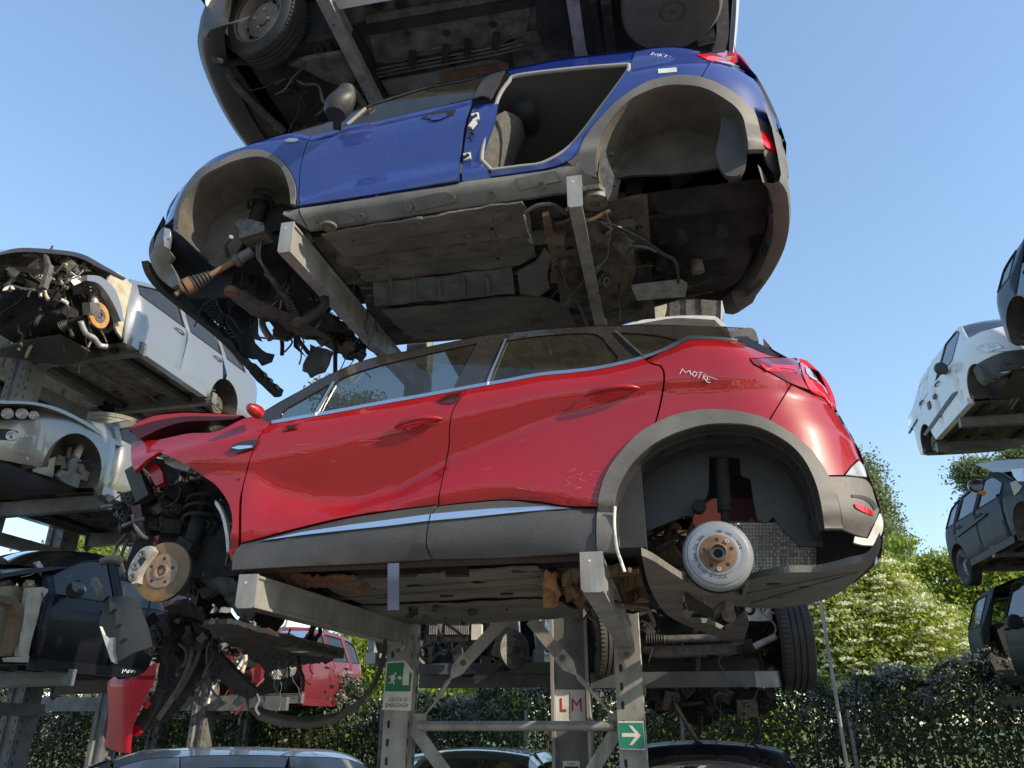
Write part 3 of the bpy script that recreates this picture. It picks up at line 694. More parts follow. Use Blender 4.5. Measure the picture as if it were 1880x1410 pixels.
# roof, windscreen, tailgate
sil = [RC.uv(x, y) for x, y in line(SIL, 16)]; rows = []; rowg = []
for u, v in sil:
    w0 = red_w(u, v); row = []
    for k in range(13):
        t = k / 12; w = w0 + (-RC.W - 2 * w0) * t; q = 4 * t * (1 - t)
        row.append(RC.P(u + (.20 * q if u > 1.35 else .05 * q), w, v + .055 * q))
    (rowg if u > 1.33 else rows).append(row)
rows.insert(0, rowg[-1])
MB().grid(rows).build('roof', GLOSSB, red, 60); MB().grid([[p - Vector((0, 0, .03)) for p in r] for r in rows]).build('headlining', INTER, red, 60)
MB().grid(rowg).build('windscreen', GCLEAR, red, 60)
MB().prism([hy(x, y, 3.74) for x, y in curve([(1326, 612), (1352, 605), (1376, 601.5), (1387, 608), (1393, 627), (1384, 626), (1372, 617), (1352, 619)], True, 6)], (0, 1.1, 0)).build('spoiler', CLAD, red)
MB().prism([hy(x, y, 3.70) for x, y in [(1350, 618), (1372, 617), (1386, 627), (1412, 640), (1429, 655), (1405, 649), (1378, 637), (1354, 626)]], (0, 1.2, 0)).build('rear_screen', GLOSSB, red)
rows = []
for k in range(17):
    v = .30 + (1.46 - .30) * k / 16; ue = lerp(v, re_v, re_u); row = []
    for j in range(13): t = j / 12; w = -.40 - (RC.W - .80) * t; row.append(RC.P(ue - .03 * 4 * t * (1 - t), w, v))
    rows.append(row)
MB().grid(rows).build('tailgate', RED, red, 60)
# front wing with its bare arch, badge, mirror stub, handles
wing = [(240, 812), (262, 807), (291, 806), (347, 794.5), (397, 791), (446, 768), (470, 764), (498, 777), (484, 791), (474, 805), (463, 831), (455, 859), (446, 894), (440, 925), (439, 1015), (438, 1046), (428, 1048), (419, 1013), (421, 989), (425, 957), (418, 925), (397, 894), (368, 873), (333, 850), (293, 832), (270, 845), (246, 869), (239, 845)]
panel(RC, 'front_wing', wing, RED, red, res=.045, inset=.005, thick=.03, mirror=True)
for x, y in ((438, 880), (405, 918), (424, 962), (424, 1000), (430, 1030), (320, 846), (360, 869)):
    u, v = RC.uv(x, y); MB().lathe(RC.P(u, red_w(u, v) + .003, v), RC.N, [(.006, 0), (.0005, .001)], 10).build('rivet_hole', SBLACK, red)
bd = panel(RC, 'wing_badge', [(419.5, 822), (439, 810), (474, 806), (465, 823), (432, 832)], GLOSSB, red, off=.014, thick=.02, round_=False, res=.1)
panel(RC, 'chrome_strip', [(424, 822), (437, 818), (463, 817.5), (462, 821.5), (438, 825)], CHROME, bd, off=.020, thick=.006, round_=False, res=.1, inset=0)
panel(RC, 'mirror_mount', [(519.5, 780), (553, 776), (546, 787), (519.5, 792)], RED, red, off=.006, res=.1)
panel(RC, 'mirror_socket', [(526, 781), (546, 778.5), (542, 785), (526, 788)], SBLACK, red, off=.009, res=.1)
u, v = RC.uv(487, 770)
MB().lathe(RC.P(u, -.02, v + .01), (-.4, -1, .2), [(.001, .09), (.02, .085), (.034, .05), (.036, .02), (.03, 0)], 14).build('mirror_stub', RED, red, 50)
def handle(car, parent, a, b, rec, m):
    hp = panel(car, 'handle_recess', rec, mat('recess_paint', tuple(m.node_tree.nodes['Principled BSDF'].inputs['Base Color'].default_value[:3]), rough=.4, coat=.5), parent, off=.002, res=.05, inset=0, thick=.002)  # recess takes the base paint colour of its door
    pts = []
    for k in range(9):
        t = k / 8; x = a[0] + (b[0] - a[0]) * t; y = a[1] + (b[1] - a[1]) * t - 4 * math.sin(t * math.pi); u, v = car.uv(x, y)
        pts.append(car.P(u, car.wf(u, v) + .008 + .03 * math.sin(math.pi * min(1, max(0, t))) ** .5, v))
    return MB().tube(pts, [.005, .011, .013, .014, .014, .014, .014, .013, .006], 10).build('door_handle', m, parent, 60)
handle(RC, red, (724, 786), (812, 770), [(735, 790), (755, 779), (790, 779), (780, 792), (756, 798)], RED)
handle(RC, red, (1072, 728), (1174, 714), [(1085, 732), (1105, 722), (1145, 722), (1130, 736), (1105, 740)], RED)
panel(RC, 'clear_tape', [(800, 736), (825, 722), (850, 718), (846, 734), (828, 741)], glass('tape_film', (.9, .75, .72), .03), red, off=.006, thick=.002, res=.08)
mk = MB(); strokes(mk, RC, [[(1248, 687), (1253, 677), (1258, 685), (1266, 680), (1268, 688)], [(1275, 682), (1270, 688), (1275, 692), (1280, 686), (1275, 682)], [(1281, 684), (1290, 684)], [(1288, 683), (1282, 695)], [(1290, 696), (1293, 687), (1298, 690), (1292, 693), (1296, 699)], [(1299, 692), (1297, 701), (1304, 703)], [(1299, 697), (1304, 697)], [(1300, 691), (1316, 697)]], red_w, .0015)
mk.build('marker_writing', MARK, red)
sc_ = MB(); g = random.Random(4)
for k in range(16):
    x, y = g.uniform(1035, 1095), g.uniform(860, 910); a = g.uniform(-1.2, 1.2); l = g.uniform(6, 18); strokes(sc_, RC, [[(x, y), (x + l * math.cos(a), y + l * math.sin(a) * .6)]], red_w, .00022, .0012)
for k in range(10):
    x, y = g.uniform(520, 1000), g.uniform(800, 900); strokes(sc_, RC, [[(x, y), (x + g.uniform(10, 40), y + g.uniform(-6, 6))]], red_w, .0002, .0012)
tag(sc_.build('scratches', MARK, red), kind='stuff')
mb = MB()
for f, y0 in ((-1, 1060), (1, 1030)): pass
# bonnet, bent up and torn at its edge
prof = [(3.12, 1.015), (3.0, 1.10), (2.8, 1.15), (2.55, 1.165), (2.3, 1.16), (2.05, 1.135)]
bo = [(lambda q: (q[0], q[2]))(RC.loc(RC.at(x, y, -.13))) for x, y in line([(238, 786), (255, 774), (281, 764), (312, 760), (340, 758), (380, 759), (415, 760.5), (446, 762.5)], 14)]
rows = []
for u, v in bo:
    row = []
    for k in range(15):
        t = k / 14; q = 4 * t * (1 - t); row.append(RC.P(u - .05 * q + .01 * math.sin(t * 9), -.13 - (RC.W - .26) * t, v + .03 * q + .012 * math.sin(t * 14 + u * 5)))
    rows.append(row)
bn = MB().grid(rows).build('bonnet', RED, red, 60)
ed = [(lambda q: (q[0], q[2]))(RC.loc(RC.at(x, y, -.13))) for x, y in line([(238, 787), (250, 800), (256, 806), (300, 786), (340, 775), (400, 772), (442, 769)], 10)]
md = [(lambda q: (q[0], q[2]))(RC.loc(RC.at(x, y, -.13))) for x, y in line([(238, 787), (262, 780), (290, 772), (340, 765), (400, 765), (442, 765)], 10)]
MB().prism([RC.P(u, -.13, v) for u, v in list(bo) + md[::-1][1:-1]], (0, .015, 0)).build('bonnet_edge', RED, bn)
MB().prism([RC.P(u, -.125, v) for u, v in md + ed[::-1][1:-1]], (0, .3, 0)).build('bonnet_lining', mat('maroon_inner', (.05, .006, .010), rough=.4, coat=.4), bn)
MB().grid([[p - Vector((0, 0, .02)) for p in r] for r in rows]).build('bonnet_frame', mat('dark_red_inner', (.10, .008, .012), rough=.5), bn, 60)
MB().box(hy(330, 797, 3.7), (.16, .2, .03), rotm('Z', .3)).box(hy(322, 790, 3.7), (.05, .1, .05), rotm('Y', .5)).build('washer_bracket', WHITEP, red)
hose(red, [hy(425, 775, 3.62), hy(405, 781, 3.6), hy(390, 790, 3.6)], .03, ALU, 'cowl_trim')
MB().beam(hy(400, 784, 3.9), hy(300, 798, 3.9), .25, .08).build('engine_cover', DARK, red)
# interior
MB().box(RC.P(1.35, -.9, .42), (1.7, 1.5, .06)).build('cabin_floor', INTER, red)
for s in (-.5, -1.28):
    MB().box(RC.P(1.02, s, .70), (.5, .5, .16)).box(RC.P(.76, s, 1.02), (.16, .48, .6), rotm('Y', .25)).box(RC.P(.66, s, 1.38), (.10, .26, .18), rotm('Y', .25)).build('front_seat', INTER, red)
MB().box(RC.P(.12, -1.0, .98), (.16, 1.0, .6), rotm('Y', .25)).build('rear_seat', INTER, red)
MB().box(RC.P(1.85, -.9, .98), (.4, 1.45, .22)).build('dashboard', INTER, red)
sw = MB(); cc = RC.P(1.52, -.5, 1.05); sw.lathe(cc, (1, 0, .5), [(.185 + .014 * math.cos(a), .014 * math.sin(a)) for a in [i * .785 for i in range(8)]], 28, True); sw.build('steering_wheel', INTER, red, 60)
# body behind the panels
MB().box(RC.P(.75, -.895, .62), (.9, 1.62, .6)).build('bulkhead', INTER, red)
RSILL = mat('rusty_sill', (.06, .032, .02), (.03, .026, .022), scale=9, rough=.85, bump=.3)
for w in (-.10, -1.69): MB().beam(RC.P(.55, w, .31), RC.P(2.20, w, .31), .06, .10, (0, 1, 0)).build('sill', RSILL, red)
# underside
floor_relief(red, (-2.2, 3.5), (-.25, 5.0), 2.33, UNDER, 3, detail=DARK)
def zplate(name, poly, z, th, m, parent, tilt=None, **k):
    q = curve(poly, True, 9, k.get('ang', 42)); mb = MB(); mb.prism([hz(p[0], p[1], z) for p in q], (0, 0, th)); return mb.build(name, m, parent)
rough_plate('undertray', [(600, 1078), (640, 1064), (760, 1055), (880, 1047), (985, 1040), (1000, 1052), (996, 1075), (1000, 1100), (860, 1106), (700, 1112), (640, 1100)], 2.285, UNDER2, red, .005, 71, 2, .01, .6, 11)
rough_plate('undertray', [(660, 1116), (800, 1110), (1000, 1103), (1058, 1120), (1062, 1132), (900, 1143), (745, 1146), (700, 1135)], 2.262, UNDER2, red, .005, 72, 2, .01, .6, 11)
ri = MB()
for k in range(46):
    x = 775 + k * 4.3; ri.beam(hz(x + 9, 1136 - k * .06, 2.267), hz(x, 1144 - k * .12, 2.267), .006, .006)
tag(ri.build('tray_ribs', UNDER2, red), kind='stuff')
for a, b in (((610, 1100), (985, 1074)), ((640, 1086), (990, 1060)), ((700, 1122), (1000, 1112))):
    MB().beam(hz(*a, 2.282), hz(*b, 2.282), .03, .012).build('tray_swage', UNDER2, red)
for x, y in ((760, 1075), (880, 1068), (700, 1096), (930, 1090), (820, 1094)):
    MB().box(hz(x, y, 2.282), (.07, .03, .012)).build('tray_clip', DARK, red)
MB().beam(hz(820, 1047, 2.29), hz(860, 1046, 2.29), .05, .06).build('jack_point', SBLACK, red)
rough_plate('rusty_bracket', [(512, 1062), (560, 1057), (650, 1058), (660, 1066), (690, 1082), (620, 1088), (560, 1080)], 2.275, RUSTP, red, .03, 73, 2, .01, 1, 7)
fl = mat('orange_insulation', (.42, .21, .09), (.22, .11, .05), scale=14, rough=.9, bump=.6)
rough_plate('insulation_pad', [(1000, 1062), (1012, 1053), (1024, 1055), (1022, 1078), (1030, 1092), (1022, 1104), (998, 1103), (996, 1080)], 2.25, fl, red, .04, 75, 2, .02, 1, 5)
rough_plate('fuel_tank', [(1030, 1058), (1062, 1048), (1170, 1040), (1182, 1075), (1190, 1115), (1110, 1122), (1040, 1106)], 2.27, TAN, red, .05, 74, 2, .02, 1, 8)
clutter(red, hz(1030, 1058, 2.26), hz(1190, 1118, 2.2), 12, [TAN, DARK, STEEL, RUST], 8, 0, .6)
clutter(red, hz(740, 1130, 2.26), hz(1180, 1120, 2.2), 10, [DARK, UNDER, STEEL], 9, 0, .5)
for k in range(3): hose(red, [hz(1075 + 8 * k, 1120, 2.17), hz(1110, 1112 - 5 * k, 2.17), hz(1150, 1116 - 4 * k, 2.17), hz(1190, 1122 - 6 * k, 2.17)], .007, [STEEL, RUST, DARK][k], 'fuel_line')
# rear belly shields
zplate('rear_undertray', [(1330, 1078), (1380, 1064), (1440, 1052), (1500, 1050), (1532, 1044), (1562, 1036), (1590, 1030), (1604, 1018), (1618, 992), (1614, 1014), (1596, 1040), (1572, 1064), (1545, 1086), (1500, 1105), (1440, 1115), (1390, 1117), (1330, 1108), (1300, 1092)], 2.20, .03, CLAD, red)
for a, b in (((1340, 1096), (1560, 1052)), ((1380, 1108), (1580, 1050))): MB().beam(hz(*a, 2.198), hz(*b, 2.198), .02, .008).build('tray_swage', CLAD, red)
for x, y in ((1420, 1072), (1480, 1078), (1425, 1096)): MB().lathe(hz(x, y, 2.2), (0, 0, -1), [(.035, -.004), (.035, .003), (.0005, .004)], 14).build('drain_hole', SBLACK, red)
bs = zplate('side_undertray', [(1178, 1020), (1200, 1030), (1250, 1062), (1290, 1083), (1345, 1090), (1362, 1094), (1372, 1066), (1378, 1065), (1366, 1104), (1310, 1102), (1262, 1092), (1252, 1092), (1256, 1128), (1262, 1142), (1300, 1145), (1330, 1158), (1345, 1150), (1368, 1130), (1376, 1140), (1366, 1178), (1345, 1178), (1290, 1160), (1232, 1134), (1208, 1108), (1190, 1070)], 2.17, .03, UNDER2, red)
MB().prism([hz(x, y, 2.16) + Vector((0, 0, -.015)) for x, y in [(1256, 1088), (1290, 1108), (1312, 1122), (1310, 1130), (1285, 1122), (1262, 1112)]], (0, 0, .02)).build('exhaust_bracket', DARK, red)
ex = hz(1338, 1128, 2.12); MB().tube([hz(1336, 1090, 2.22), hz(1338, 1128, 2.12)], .03, 14).lathe(ex, (0, -1, -.3), [(.036, 0), (.036, .02), (.02, .022), (.001, .022)], 18).build('axle_bush', STEEL, red, 40)
hose(red, [hz(1190, 1120, 2.16), hz(1197, 1135, 2.14), hz(1201, 1148, 2.12)], .012, UNDER2, 'pipe')
# hanging dark strap, and the liner's sunlit edge painted as a white strip
u, v = RC.uv(722, 1034); c = RC.P(u, .02, v)
st = MB(); P = [hy(722, y, 3.37 + d) for y, d in ((1034, -.02), (1050, -.045), (1070, -.035), (1095, -.01), (1120, .0))]
st.grid([[p + Vector((dx, 0, 0)) for dx in (-.027, .027)] for p in P]); st.grid([[p + Vector((dx, .004, 0)) for dx in (.027, -.027)] for p in P])
st.build('loose_strap', mat('blue_grey_strap', (.07, .085, .13), rough=.35), red, 60)
hose(red, [hy(1129, 930, 3.345), hy(1128, 965, 3.34), hy(1132, 1005, 3.33), hy(1140, 1030, 3.33), hy(1147, 1050, 3.33)], .007, WHITEP, 'lit_liner_edge', 6)

mirror_parts()
# ------------------------------------------------------------------ the blue crossover above the red car
BC = Car((.23, 3.36, 4.05), (-1, 0, 0), (0, -1, 0), W=1.76)
BB = [(531, 243), (571, 249), (608, 240), (637, 229), (688, 222), (780, 201), (868, 181), (940, 160), (1040, 140), (1155, 121), (1206, 112), (1290, 98)]
bb = pxline(BC, BB)
b_t = pxline(BC, [(300, 420), (549, 366), (582, 354), (643, 326), (723, 307), (843, 290), (1000, 262), (1400, 200)])
b_b = pxline(BC, [(300, 432), (549, 372), (582, 361), (643, 352), (723, 346), (843, 316), (1000, 290), (1400, 240)])
b_k = pxline(BC, [(300, 430), (549, 379), (700, 356), (844, 333), (940, 320), (1010, 308), (1060, 292), (1400, 240)])
bz_end = sorted((BC.loc(hy(x, y, 3.72))[2], BC.loc(hy(x, y, 3.72))[0] - .01) for x, y in [(1347, 96), (1388, 142), (1411, 185), (1425, 217), (1440, 262), (1450, 313), (1455, 351), (1453, 402), (1440, 466)])
be_v = [a[0] for a in bz_end]; be_u = [a[1] for a in bz_end]
bf_end = sorted((BC.loc(hy(x, y, 3.56))[2], BC.loc(hy(x, y, 3.56))[0] + .10) for x, y in [(404, 281), (371, 303), (345, 332), (323, 357), (306, 386), (292, 415), (276, 437), (270, 466), (281, 498)])
bf_v = [a[0] for a in bf_end]; bf_u = [a[1] for a in bf_end]
_bs = prof_fn([lambda u: .12, lambda u: b_k(u) - .08, b_b, b_t, lambda u: bb(u) - .16, lambda u: bb(u) - .03, bb, lambda u: 1.55],
              [-.12, -.03, .020, -.030, .0, -.014, -.045, -.24], 3, .012)
def blue_w(u, v):
    w = _bs(u, v); ue = lerp(v, be_v, be_u); a = .55; s = (ue + a - u) / (a * 1.004)
    if s > 0: w -= .46 * (1 - math.sqrt(max(0, 1 - min(s, 1) ** 2)))
    uf = lerp(v, bf_v, bf_u); s = (u - uf + .6) / (.6 * 1.004)
    if s > 0: w -= .5 * (1 - math.sqrt(max(0, 1 - min(s, 1) ** 2)))
    return w
BC.wf = blue_w
blue = thing('blue_car', (-1.07, 4.24, 4.25), 'dark blue crossover missing its rear door and wheels, directly above the red car', 'car')
panel(BC, 'front_door', [(571, 249), (608, 240), (637, 230), (688, 223), (780, 202), (868, 182), (857, 211), (851, 239), (847, 271), (843, 303), (844, 332), (700, 355), (549, 378), (549, 345), (552, 306), (560, 274)], BLUE, blue, res=.045, inset=.003, mirror=True)
panel(BC, 'front_wing', [(571, 249), (560, 274), (552, 306), (549, 345), (549, 378), (544, 378), (544, 345), (535, 319), (519, 297), (493, 281), (468, 276), (436, 282), (404, 300), (368, 313), (345, 341), (329, 373), (318, 400), (303, 414), (307, 386), (323, 358), (345, 333), (371, 305), (404, 284), (461, 265), (531, 245)], BLUE, blue, res=.045, inset=.003, mirror=True)
panel(BC, 'wing_badge', [(522, 258), (532, 253), (546, 254), (549, 257), (540, 260), (525, 261)], LENS, blue, off=.008, res=.1)
BF_OUT = [(544, 378), (544, 345), (535, 319), (519, 297), (493, 281), (468, 276), (436, 282), (404, 298), (368, 313), (345, 341), (329, 373), (322, 396), (320, 425)]
BF_IN = [(535, 378), (531, 345), (519, 313), (500, 297), (474, 290), (436, 297), (405, 310), (377, 325), (352, 352), (336, 380), (330, 405), (328, 428)]
fw = lambda u, v: blue_w(u, v) + .014
panel(BC, 'arch_flare', BF_OUT + BF_IN[::-1], CLAD, blue, wf=fw, res=.035, thick=.035, mirror=True)
BR_OUT = [(1060, 286), (1074, 255), (1098, 223), (1136, 185), (1181, 156), (1219, 144), (1257, 140), (1289, 144), (1328, 160), (1360, 182), (1379, 201), (1388, 213), (1398, 250), (1404, 278)]
BR_IN = [(1095, 314), (1096, 287), (1104, 255), (1123, 220), (1155, 188), (1187, 171), (1219, 161), (1251, 159), (1289, 164), (1321, 179), (1347, 199), (1363, 223), (1371, 255), (1373, 278)]
panel(BC, 'arch_flare', BR_OUT + BR_IN[::-1] + [(1098, 330), (1070, 320), (1042, 300)], CLAD, blue, wf=fw, res=.035, thick=.035, mirror=True)
panel(BC, 'rear_wing', [(1155, 121), (1166, 95), (1206, 88), (1251, 88), (1285, 95), (1277, 100), (1305, 112), (1295, 128), (1286, 143), (1257, 139), (1219, 143), (1181, 155), (1136, 184), (1098, 222), (1074, 254), (1060, 284), (1040, 297), (1008, 308), (940, 319), (900, 324), (902, 314), (957, 307), (996, 300), (1040, 275), (1072, 240), (1098, 205), (1130, 160)], BLUE, blue, res=.045, mirror=True)
panel(BC, 'rear_wing', [(1306, 113), (1344, 120), (1372, 135), (1392, 156), (1404, 178), (1416, 205), (1424, 219), (1436, 255), (1423, 236), (1388, 211), (1360, 182), (1328, 160), (1287, 144), (1296, 128)], BLUE, blue, res=.04, mirror=True)
panel(BC, 'tail_lamp', [(1277, 99.5), (1347, 96), (1369, 112), (1386, 142), (1372, 133), (1344, 118), (1306, 112)], LAMPB, blue, off=.006, res=.03)
panel(BC, 'lamp_lens', [(1310, 111), (1345, 114), (1365, 123), (1345, 119)], LENS, blue, off=.010, res=.03, thick=.006)
panel(BC, 'white_sticker', [(1208, 126.5), (1242, 123.5), (1243, 131.5), (1208.5, 134.5)], SWHITE, blue, off=.003, thick=.003, round_=False, res=.2, inset=0)
mk = MB(); strokes(mk, BC, [[(1210, 99), (1195, 102), (1199, 96), (1204, 103)], [(1206, 100), (1209, 104), (1213, 99), (1214, 104)], [(1217, 99), (1224, 102), (1220, 105)], [(1224, 103), (1232, 104)]], blue_w, .002); mk.build('marker_writing', MARK, blue)
# rear bumper shell, open underneath
b1 = panel(BC, 'rear_bumper', [(1388, 212), (1423, 237), (1438, 262), (1446, 300), (1449, 325), (1430, 322), (1407, 294), (1398, 262)], CLAD, blue, res=.04, mirror=True, thick=.03)
panel(BC, 'rear_reflector', [(1397, 240), (1410, 244), (1424, 262), (1432, 276), (1424, 281), (1404, 268), (1398, 254)], LAMPB, b1, off=.01, res=.03)
bs_ = MB(); rows = []
plan = [hz(x, y, 4.24) for x, y in line([(1436, 330), (1450, 352), (1454, 400), (1449, 440), (1439, 468), (1425, 495), (1410, 518), (1380, 556), (1358, 573)], 10)]
for p in plan:
    x, y = p.x, p.y; rows.append([Vector((x + dx, y, z)) for dx, z in ((-.03, 4.80), (-.005, 4.6), (.0, 4.42), (.0, 4.28), (-.015, 4.235), (-.05, 4.225), (-.10, 4.24), (-.11, 4.36))])
bs_.grid(rows).build('bumper_shell', CLAD, blue, 40)
for k in range(1, 4):
    p = hz(*[(1404, 300), (1420, 380), (1408, 460), (1384, 520)][k], 4.27); MB().box(p, (.05, .07, .03)).build('bumper_clip', DARK, blue)
MB().prism([hz(x, y, 4.20) for x, y in [(1345, 546), (1372, 545), (1400, 520), (1382, 556), (1355, 574)]], (0, 0, .05)).build('bumper_corner', CLAD, blue)
# rear wheel housing
def housing(car, par, FIN, base_w, depth, m, cvv):
    ai = [car.uv(x, y) for x, y in line(FIN, 8)]; cu = sum(a[0] for a in ai) / len(ai); rows = []
    for w, s in ((-.01, 1.0), (-.04, .99), (-depth * .5, .985), (-depth, .95), (-depth - .03, .8)):
        rows.append([car.P(cu + (u - cu) * s, car.wf(u, v) * .5 + w, cvv + (v - cvv) * s) for u, v in ai])
    return MB().grid(rows).build('arch_liner', m, par, 50)
housing(BC, blue, BR_IN, 0, .34, LINER, .35)
plate('arch_liner', [(1090, 312), (1096, 287), (1104, 255), (1123, 220), (1155, 188), (1187, 171), (1219, 159), (1251, 157), (1289, 162), (1321, 177), (1347, 197), (1363, 223), (1371, 255), (1374, 285), (1330, 305), (1250, 318), (1160, 322), (1120, 330)], 1, 3.72, (0, .02, 0), LINER, blue)
MB().prism([hy(x, y, 3.5) for x, y in curve([(1325, 190), (1345, 200), (1364, 225), (1371, 258), (1372, 285), (1366, 312), (1352, 323), (1333, 322), (1322, 308), (1314, 280), (1322, 240)], True, 8)], (0, .03, 0)).build('liner_flap', mat('liner_felt_black', (.05, .05, .052), (.08, .075, .07), rough=.9), blue)
for x, y in ((1123, 284), (1128, 316), (1127, 340)): MB().lathe(hy(x, y, 3.5), (0, -1, 0), [(.014, 0), (.012, .012), (.0005, .012)], 10).build('liner_clip', DARK, blue)
MB().prism([hy(x, y, 3.40) for x, y in [(1101, 280), (1110, 270), (1118, 300), (1128, 322), (1122, 350), (1115, 366), (1108, 340), (1100, 310)]], (0, .015, 0)).build('sill_end_bracket', STEEL, blue)
# front wheel housing and suspension
housing(BC, blue, BF_IN, 0, .36, LINER, .35)
plate('arch_liner', [(328, 428), (330, 405), (336, 380), (352, 350), (377, 322), (405, 306), (436, 294), (474, 288), (470, 310), (462, 330), (463, 372), (455, 405), (448, 440), (428, 472), (418, 488), (396, 490), (380, 480), (352, 455)], 1, 3.68, (0, .02, 0), LINER, blue)
MB().prism([hy(x, y, 3.74) for x, y in [(455, 300), (530, 300), (530, 440), (440, 480)]], (0, .02, 0)).build('inner_wing', DARK, blue)
sp_t, sp_b = hy(497, 318, 3.72), hy(462, 432, 3.66)
spring_strut(blue, sp_b, sp_t, .075, DARK)
kn = MB(); kc = hy(468, 425, 3.62)
kn.box(kc, (.14, .10, .10), rotm('Y', .4)).box(kc + Vector((.03, -.02, -.06)), (.17, .12, .05), rotm('Y', -.2)).box(kc + Vector((-.09, 0, .05)), (.08, .06, .05), rotm('Y', .8))
kn.lathe(kc + Vector((.04, -.05, -.01)), (0, -1, 0), [(.035, 0), (.035, .02), (.02, .022), (.001, .022)], 14); kn.build('knuckle', STEEL, blue)
for k in range(2): hose(blue, [hy(474 + 5 * k, 440, 3.62), hy(472 + 5 * k, 470, 3.64), hy(486, 490 + 4 * k, 3.7), hy(500, 510, 3.8)], .009, STEEL, 'brake_hose')
MB().tube([hy(462, 462, 3.62), hy(438, 476, 3.6)], .034, 14).tube([hy(440, 475, 3.6), hy(432, 479, 3.6)], .042, 14).build('driveshaft_joint', STEEL, blue, 40)
MB().tube([hy(436, 477, 3.6), hy(388, 504, 3.56)], .019, 12).build('driveshaft', RUST, blue, 40)
bellows(blue, hy(388, 504, 3.56), hy(352, 522, 3.53), .026, .05, BLACKP, 6)
MB().tube([hy(353, 521, 3.53), hy(341, 527, 3.52)], .05, 16).tube([hy(341, 527, 3.52), hy(336, 530, 3.52)], .045, 16).tube([hy(336, 530, 3.52), hy(322, 541, 3.5)], [.016, .014], 10).build('joint_housing', RUST, blue, 40)
# sill
def bsill(u, v):
    t = b_k(u) - v; return float(np.interp(t, [-.03, 0, .012, .05, .09, .2, .32], [-.03, -.018, .008, .012, -.01, -.13, -.30]))
sl = panel(BC, 'sill_cladding', [(549, 378), (700, 355.5), (844, 332.5), (900, 324), (940, 319), (1008, 308), (1040, 297), (1058, 288), (1072, 318), (1098, 330), (1102, 344), (1040, 352), (940, 369), (800, 390), (680, 408), (568, 424), (556, 400)], CLAD, blue, wf=bsill, inset=.002, res=.05)
panel(BC, 'sill_end', [(523, 380), (547, 378), (555, 400), (567, 423), (545, 410), (521, 397)], CLAD, blue, wf=lambda u, v: bsill(u, v) - .003, res=.05)
for a, b, c, d in (((575, 402), (632, 391), (660, 408), (590, 420)), ((755, 370), (820, 358), (846, 372), (765, 390)), ((948, 334), (1022, 318), (1034, 336), (955, 354))):
    panel(BC, 'jacking_recess', [a, b, c, d], CLAD, sl, wf=bsill, off=.007, res=.06, thick=.008)
for x, y in ((587, 413), (666, 401), (752, 384), (832, 368), (905, 360), (995, 345)):
    u, v = BC.uv(x, y); MB().lathe(BC.P(u, bsill(u, v) + .0, v), (0, -.8, -.6), [(.022, -.01), (.022, .012), (.012, .012), (.010, .006), (.0005, .006)], 12).build('sill_clip', STEEL, sl, 30)
# doorway: frame, seal, pillar and what shows inside
BSIL = [(461, 262), (531, 243), (608, 220), (669, 195), (723, 175), (787, 156), (851, 144), (927, 128), (1028, 108), (1100, 99), (1166, 92), (1206, 86), (1251, 86), (1289, 94), (1347, 96)]
OPEN = [(902, 313), (884, 294), (887, 271), (902, 223), (915, 179), (934, 150), (952, 139), (1060, 126), (1154, 119), (1154, 128), (1128, 165), (1098, 205), (1072, 240), (1040, 275), (996, 300), (957, 306)]
panel(BC, 'door_frame', [(927, 129), (1028, 109), (1100, 100), (1166, 93), (1160, 112), (1154, 119), (1060, 126), (952, 139), (934, 150), (938, 138)], mat('deep_blue_paint', (.008, .02, .14), rough=.3, coat=1), blue, off=-.01, res=.05, mirror=False)
oc = curve(OPEN, True, 6)
sp = [BC.at(p.x, p.y, -.06) for p in oc]; sp.append(sp[0])
MB().tube(sp, .013, 8, False).build('door_seal', TRIMG, blue, 60)
pil = panel(BC, 'door_pillar', [(868, 182), (896, 180), (912, 182), (905, 215), (889, 262), (884, 293), (897, 312), (903, 324), (846, 332), (844, 303), (848, 271), (852, 239), (858, 211)], BLUE, blue, wf=lambda u, v: blue_w(u, v) - .035, res=.05)
for q in ([(863, 204), (877, 201), (878, 213), (866, 218)], [(848, 277), (862, 274), (863, 286), (850, 290)]):
    h = panel(BC, 'hinge', q, SWHITE, blue, wf=lambda u, v: blue_w(u, v) - .02, res=.05, thick=.015)
    for t in (.3, .7):
        x = q[0][0] + 13 * t; y = q[0][1] + 8 * (1 - t) + 2; u, v = BC.uv(x, y); MB().lathe(BC.P(u, blue_w(u, v) - .018, v), BC.N, [(.011, 0), (.009, .008), (.0005, .008)], 8).build('hinge_bolt', SBLACK, h)
MB().box(BC.at(868, 229, -.02), (.03, .02, .05), rotm('Y', .6)).build('striker', SWHITE, blue)
for x, y in ((866, 243), (862, 252)): MB().lathe(BC.at(x, y, -.03), BC.N, [(.013, 0), (.011, .01), (.0005, .006)], 10).build('grommet', SBLACK, blue)
MB().box(BC.P(.95, -.13, .40), (.7, .14, .14)).build('inner_sill', INTER, blue)
MB().box(BC.P(1.3, -.9, .40), (1.6, 1.5, .05)).build('cabin_floor', INTER, blue)
st_ = MB()
